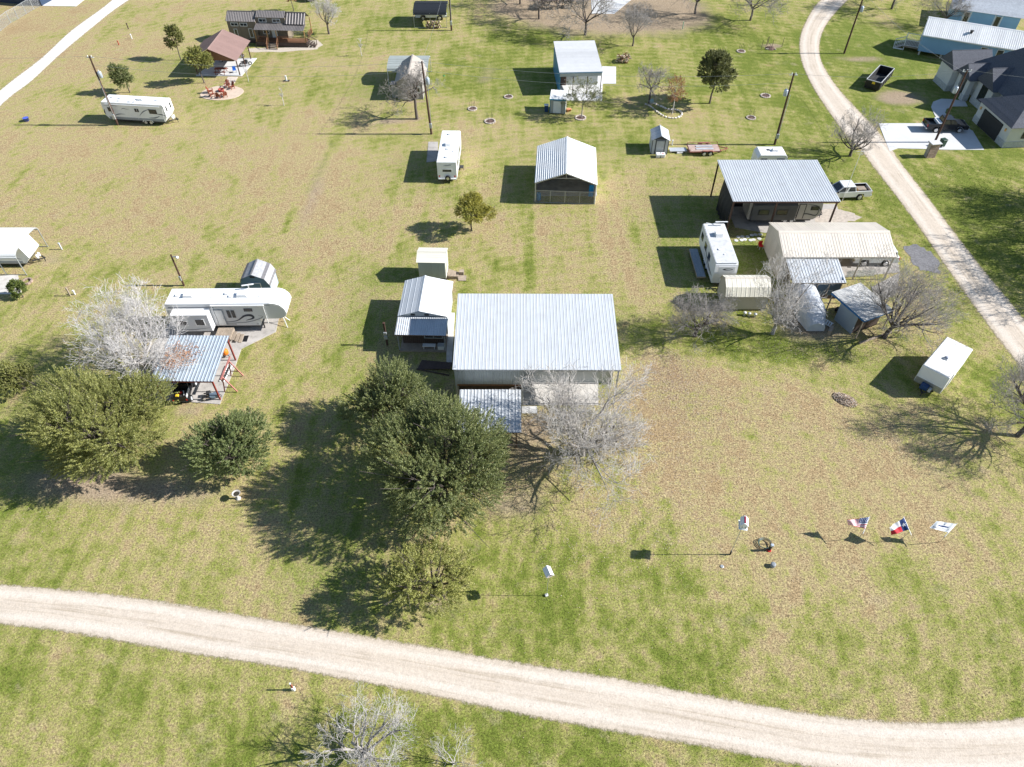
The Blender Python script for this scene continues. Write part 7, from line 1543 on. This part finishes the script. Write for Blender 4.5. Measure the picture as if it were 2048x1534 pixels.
for x in (.2, 1.6): MB().bar((x, .1, .72), (x, -.45, 0), .08).bar((x, .68, .72), (x, 1.22, 0), .08).build('leg', m_, T)
b_ = P(474, 146); T = thing('folding_chair', 'blue folding chair at the right front post of the pavilion', 'chair', (b_.x - .3, b_.y, .08), .3); bl = mat('bright_blue_cloth', (.02, .13, .5), .7)
MB().box(-.26, -.25, .42, .26, .25, .45).build('seat', bl, T); MB().box(-.26, .22, .45, .26, .27, .95).build('backrest', bl, T); MB().bar((-.26, -.25, 0), (-.26, .25, .45), .03).bar((.26, -.25, 0), (.26, .25, .45), .03).bar((-.26, .25, 0), (-.26, -.25, .45), .03).bar((.26, .25, 0), (.26, -.25, .45), .03).build('frame', dark_steel, T)
def motorbike(label, px, py, rz):
    b_ = P(px, py); T = thing('motorcycle', label, 'motorcycle', (b_.x, b_.y, .08), rz, 'motorcycles on the pavilion slab')
    for x in (0, 1.4): wheel(T, x, 0, .31, .12, out=-1)
    MB().prism([(.1, .45), (.6, .3), (1.0, .32), (1.15, .75), (.75, .9), (.1, .75)], 'y', -.12, .12).build('engine_frame', dark_steel, T); MB().cbox(.0, -.14, .72, .6, .14, .82, .03).build('seat', black, T); MB().cbox(.62, -.15, .78, 1.05, .15, .98, .05).build('tank', black, T); MB().bar((1.4, -.06, .31), (1.12, -.06, .98), .05).bar((1.15, -.35, 1.05), (1.15, .35, 1.05), .03).build('fork', chrome, T)
motorbike('motorcycle at the right edge of the pavilion slab nearest the front', 484, 134, .4); motorbike('motorcycle at the right of the pavilion nearer the tiny house', 470, 120, .6)
b_ = P(573, 162); T = thing('lawn_sign', 'small white lawn post with flat base in the field', 'post', b_, 0); MB().cbox(-.12, -.1, 0, .12, .1, .85, .02).build('post', plastic_w, T); MB().box(-.5, -.25, 0, .5, .25, .06).build('base', dark_steel, T)
b_ = P(54, 242); T = thing('blue_bucket', 'blue tub on the grass at far left above the pole shadow', 'tub', b_, 0); MB().lathe([(.3, 0), (.42, .5), (.44, .5)], 12).build('tub', mat('violet_blue_plastic', (.08, .12, .5), .5), T, True); MB().lathe([(.05, .42), (.4, .45)], 12).build('contents', blue_plastic, T)
for px, py, h, m_, nm, lb in [(257, 58, 1.0, wood_dark, 'timber_post', 'dark timber post at the upper left beside the gravel track'), (264, 78, .8, plastic_w, 'white_standpipe', 'white standpipe below the dark post at the upper left'), (238, 90, .7, mat('red_post_paint', (.4, .08, .05), .6), 'red_marker', 'short red marker post at the upper left beside the gravel track'), (124, 499, .9, galv, 'power_pedestal', 'grey power pedestal right of the left arched carport'), (141, 592, 1.1, wood_old, 'meter_post', 'leaning timber meter post in the left field'), (150, 589, .55, plastic_w, 'water_spigot', 'white water spigot box beside the timber meter post'), (1365, 58, 1.2, mat('pale_green_paint', (.5, .7, .5), .6), 'survey_stake', 'pale green survey stake at the edge of the dirt patch'), (1313, 292, .9, plastic_w, 'white_stake', 'white stake right of the resin shed'), (1344, 291, .8, plastic_w, 'white_pipe', 'white pipe stake beside the silver ramp'), (775, 690, 3.0, pole_wood, 'service_pole', 'short service pole with meter boxes left of the timber cabin')]:
    b_ = P(px, py); T = thing(nm, lb, 'post', b_, 0); w_ = .09 if h > 2 else .07
    MB().cbox(-w_, -w_, 0, w_, w_, h, .015).build('post', m_, T); MB().cbox(-w_ * 1.25, -w_ * 1.25, h - .12, w_ * 1.25, w_ * 1.25, h + .03, .01).build('cap', m_, T)
    if nm == 'service_pole':
        for z in (1.0, 1.5): MB().cbox(-.16, -.26, z, .16, -.1, z + .4, .02).build('meter_box', steel, T)
b_ = P(1858, 313); T = thing('brick_pillar', 'square stone pillar with pale cap at the driveway edge', 'pillar', b_, R(8)); bk = mat('tan_brick', (.34, .25, .20), .9, 0, .2, 4, .3, 20, rnd=.2); me = MB().cbox(0, 0, 0, .42, .2, .19, .012).mesh('brick', bk)
MB().box(-.6, -.4, 0, .6, .4, 1.98).build('core', mat('mortar', (.40, .36, .32), .95), T)
for r__ in range(10):
    for c in range(3): link('brick', me, T, (-.63 + c * .42 + .0, -.42, .01 + r__ * .2), (0, 0, 0))
MB().cbox(-.75, -.55, 2.0, .75, .55, 2.12, .03).build('cap', concrete_w, T)
b_ = P(1882, 296); T = thing('waste_cart', 'dark green wheeled waste cart beside the stone pillar', 'bin', (b_.x, b_.y, .05), .3); gcol = mat('dark_green_plastic', (.02, .05, .03), .5); MB().prism([(.05, .08), (.55, .08), (.65, 1.0), (-.05, 1.0)], 'y', 0, .7).build('body', gcol, T); MB().cbox(-.08, -.03, 1.0, .68, .73, 1.08, .03).build('lid', gcol, T)
for y in (.02, .68): wheel(T, .1, y, .12, .06, out=-1 if y < .3 else 1)
b_ = P(888, 152); T = thing('green_sprinkler', 'small green sprinkler on the grass right of the grey gable cabin', 'sprinkler', b_, 0); MB().lathe([(.18, 0), (.18, .06), (.05, .1)], 8).build('base', green_p, T); MB().tube((0, 0, .1), (0, 0, .3), .03).build('spout', green_p, T)
b_ = P(1520, 497); T = thing('red_dirt_bin', 'red lawn chair at the left wall of the tan barn', 'chair', b_, .2); MB().box(-.25, -.25, .4, .25, .25, .45).build('seat', red_p, T); MB().box(-.25, .22, .45, .25, .27, .9).build('backrest', red_p, T)
for x in (-.22, .2):
    for y in (-.22, .2): MB().box(x, y, 0, x + .03, y + .03, .4).build('leg', plastic_w, T)
for k in range(12):
    px, py = 1472 + (k % 6) * 9 + random.uniform(-2, 2) + (k // 6) * 4, 483 - (k // 6) * 8 - (k % 6) * 1.2 + random.uniform(-2, 2); b_ = P(px, py)
    o = MB().lathe([(.24, 0), (.26, .04), (.2, .06)], 9).build('stepping_stone', concrete_w); o.location = (b_.x, b_.y, 0); o.rotation_euler = (0, 0, k); tag(o, ['first', 'second', 'third', 'fourth', 'fifth', 'sixth'][k % 6] + ' white stepping stone from the left, ' + ['lower', 'upper'][k // 6] + ' row by dirty roofed trailer', 'stepping stone', 'round white stepping stones')
# top edge trampoline
b_ = P(624, -2); T = thing('trampoline', 'round trampoline at the top edge behind the tiny house', 'trampoline', b_, 0); mb = MB()
for k in range(20): a0, a1 = 6.2832 * k / 20, 6.2832 * (k + 1) / 20; mb.tube((2 * math.cos(a0), 2 * math.sin(a0), .9), (2 * math.cos(a1), 2 * math.sin(a1), .9), .12, n=6)
mb.build('ring', plastic_w, T); MB().lathe([(1.9, .88), (1.88, .9)], 20).build('bed', black, T)
for k in range(6): a0 = 6.2832 * k / 6; MB().tube((1.95 * math.cos(a0), 1.95 * math.sin(a0), 0), (1.95 * math.cos(a0), 1.95 * math.sin(a0), .9), .04).build('leg', steel, T)
# things on the steel carport slab
b_ = P(408, 803); T = thing('go_kart_frame', 'small machine with black tyres at the front of the carport slab', 'machine', (b_.x, b_.y + .1, .06), .2); MB().bar((0, .1, .3), (1.0, .4, .35), .08).bar((0, .6, .3), (1.0, .4, .35), .08).cbox(.3, .2, .3, .7, .6, .65, .04).build('frame', dark_steel, T); wheel(T, .1, -.02, .22, .15); wheel(T, 1.05, .1, .24, .18)
b_ = P(426, 806); T = thing('wheelbarrow', 'grey wheelbarrow at the front right corner of the carport slab', 'wheelbarrow', (b_.x, b_.y + .2, .06), .4); MB().prism([(0, .35), (.5, .3), (.75, .6), (-.15, .6)], 'y', 0, .5).build('tray', mat('blue_grey_steel', (.14, .19, .25), .5, .2), T); MB().bar((-.7, .02, .55), (.6, .2, .2), .04).bar((-.7, .48, .55), (.6, .3, .2), .04).build('handle', wood_old, T); wheel(T, .65, .25, .18, .08)
b_ = P(455, 716); T = thing('orange_mixer', 'orange drum mixer behind the faded red hoist', 'mixer', (b_.x, b_.y, .06), .2); MB().lathe([(.12, .4), (.32, .6), (.32, .95), (.18, 1.15)], 12).build('drum', orange_p, T, True); MB().bar((-.3, 0, 0), (0, 0, .6), .05).bar((.3, 0, 0), (0, 0, .6), .05).build('stand', dark_steel, T); wheel(T, -.25, .15, .15, .06)
b_ = P(453, 752); T = thing('white_ladder', 'white ladder leaning flat along the right edge of the carport slab', 'ladder', (b_.x, b_.y - .9, .07), R(80)); MB().bar((0, 0, .05), (2.2, 0, .3), .07).bar((0, .4, .05), (2.2, .4, .3), .07).build('side_rail', plastic_w, T)
for k in range(7): MB().bar((.15 + k * .3, 0, .07 + k * .034), (.15 + k * .3, .4, .07 + k * .034), .05).build('rung', dark_steel, T)
# garden junk beside stepping to the left edge bush
b_ = P(45, 570); T = thing('fire_ring', 'brick fire ring beside the left edge patio', 'fire ring', (b_.x + .3, b_.y + .5, 0), 0)
for k in range(9): a0 = 6.2832 * k / 9; o = MB().cbox(-.17, -.1, 0, .17, .1, .22, .02).build('block', bk, T); o.location = (.5 * math.cos(a0), .5 * math.sin(a0), 0); o.rotation_euler = (0, 0, a0 + 1.57)

# ---------------------------------------------------------------- fallen leaves and tufts on the lawn
def litter(name, label, spots, mats_, size, seed, cat=None, flatz=.35):
    r = np.random.default_rng(seed); cs = []
    for px, py, sx, sy, n in spots:
        p = P(px, py); cs.append(np.stack([p.x + r.normal(0, sx, n), p.y + r.normal(0, sy, n), r.uniform(.02, .06, n)], 1))
    c = np.concatenate(cs); d = unit(r.normal(size=c.shape) * np.array([1, 1, flatz])); s_ = unit(np.cross(d, r.normal(size=c.shape) * .45 + np.array([0, 0, 1]))); ln = size * r.uniform(.6, 1.4, len(c)); v, f_ = quads(c, d, s_, ln, ln * .7)
    me = np_mesh(name, v, f_, mats_); me.polygons.foreach_set('material_index', r.integers(0, len(mats_), len(f_)).astype(np.int32)); o = link(name, me); o['kind'] = 'stuff'; o['label'] = label; o['category'] = cat or 'leaves'; return o
tan_l, brn_l, pal_l, pnk_l = MATS['dry_leaf_tan'], MATS['dry_leaf_brown'], MATS['dry_leaf_pale'], mat('dry_leaf_pinkish', (.46, .34, .28), .9)
litter('fallen_leaves', 'dry fallen leaves scattered under the bare pecans and over the lawn', [(1330, 745, 2.2, 2.0, 5200), (1360, 800, 3.5, 2.4, 4200), (1320, 880, 3.5, 4.0, 3500), (1180, 950, 5, 4, 4200), (1250, 1000, 4, 4, 2500), (1640, 700, 5, 1.5, 2500), (1800, 880, 4.5, 2.0, 2600), (1430, 850, 5, 4, 2200), (1600, 800, 5, 3, 1400), (1850, 690, 1.2, 1.2, 700), (250, 1010, 7, 2, 1500), (600, 950, 4, 4, 900), (1250, 1200, 14, 6, 900), (1600, 1150, 10, 6, 900), (300, 700, 4, 4, 500)], [tan_l, brn_l, pal_l, pnk_l], .06, 5)
roof_leaves = [(352, 712, 1.0, .9, 900)]
rr_ = np.random.default_rng(9); p = P(352, 715, 2.9); n = 1300; x = p.x + rr_.normal(0, .95, n); y = p.y + rr_.normal(0, .8, n); keep = (x > P(300, 762, 2.75).x + .1) & (x < P(426, 763, 2.75).x - .1) & (y > P(426, 763, 2.75).y + .1) & (y < P(460, 671.5, 3.15).y - .1); x, y = x[keep], y[keep]
y0_ = P(426, 763, 2.75).y; c = np.stack([x, y, 2.75 + (y - y0_) * .4 / 5.7 + .06 + rr_.uniform(0, .05, len(x))], 1); d = unit(rr_.normal(size=c.shape) * np.array([1, 1, .3])); s_ = unit(np.cross(d, rr_.normal(size=c.shape) * .4 + np.array([0, 0, 1]))); ln = .12 * rr_.uniform(.6, 1.4, len(c)); v, f_ = quads(c, d, s_, ln, ln * .7)
o = link('roof_leaves', np_mesh('roof_leaves', v, f_, [mat('dry_leaf_rust', (.36, .20, .12), .9)])); o['kind'] = 'stuff'; o['label'] = 'rusty dry leaves drifted on the steel carport roof'; o['category'] = 'leaves'

# ---------------------------------------------------------------- grass blades standing in the near lawns
def inside(poly, x, y):
    r = np.zeros(len(x), bool); n = len(poly); j = n - 1
    for i in range(n):
        xi, yi, xj, yj = *poly[i], *poly[j]
        c = (yi > y) != (yj > y); r ^= c & (x < (xj - xi) * (y - yi) / (yj - yi + 1e-12) + xi); j = i
    return r
r = np.random.default_rng(21); NB = 330000
u = r.uniform(-60, 2108, NB); w = 330 + (1560 - 330) * r.random(NB) ** .85
uu, vv = (u - CX) / FPX, (w - CY) / FPX; dz = -_s - vv * _c; tt = -CAM_H / dz; x, y = uu * tt, (_c - vv * _s) * tt
ok = np.ones(NB, bool)
for poly in EXCL:
    bb = (x > poly[:, 0].min()) & (x < poly[:, 0].max()) & (y > poly[:, 1].min()) & (y < poly[:, 1].max()); k = np.nonzero(bb)[0]
    if len(k): ok[k[inside(poly, x[k], y[k])]] = False
ix, iy = np.clip(np.searchsorted(gx, x) - 1, 0, nx - 1), np.clip(np.searchsorted(gy, y) - 1, 0, ny - 1); att = cc[iy * nx + ix]
ok &= r.random(NB) > np.clip(att[:, 1], 0, .9)
x, y, att = x[ok], y[ok], att[ok]; n = len(x); far_ = np.clip(y / 45, .8, 1.8)
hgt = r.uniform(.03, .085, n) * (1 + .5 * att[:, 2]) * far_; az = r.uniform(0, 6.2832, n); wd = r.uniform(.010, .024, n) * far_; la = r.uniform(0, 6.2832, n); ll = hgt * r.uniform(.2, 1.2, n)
c0 = np.stack([x, y, np.zeros(n)], 1); sd = np.stack([np.cos(az), np.sin(az), np.zeros(n)], 1) * wd[:, None]
v = np.stack([c0 - sd, c0 + sd, c0 + np.stack([np.cos(la) * ll, np.sin(la) * ll, hgt], 1)], 1).reshape(-1, 3)
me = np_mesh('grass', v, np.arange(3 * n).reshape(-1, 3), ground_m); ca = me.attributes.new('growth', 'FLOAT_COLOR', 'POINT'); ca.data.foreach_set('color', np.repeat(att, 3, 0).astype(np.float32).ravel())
o = link('grass', me); o['kind'] = 'stuff'; o['label'] = 'short winter grass blades standing across the near lawns'; o['category'] = 'grass'
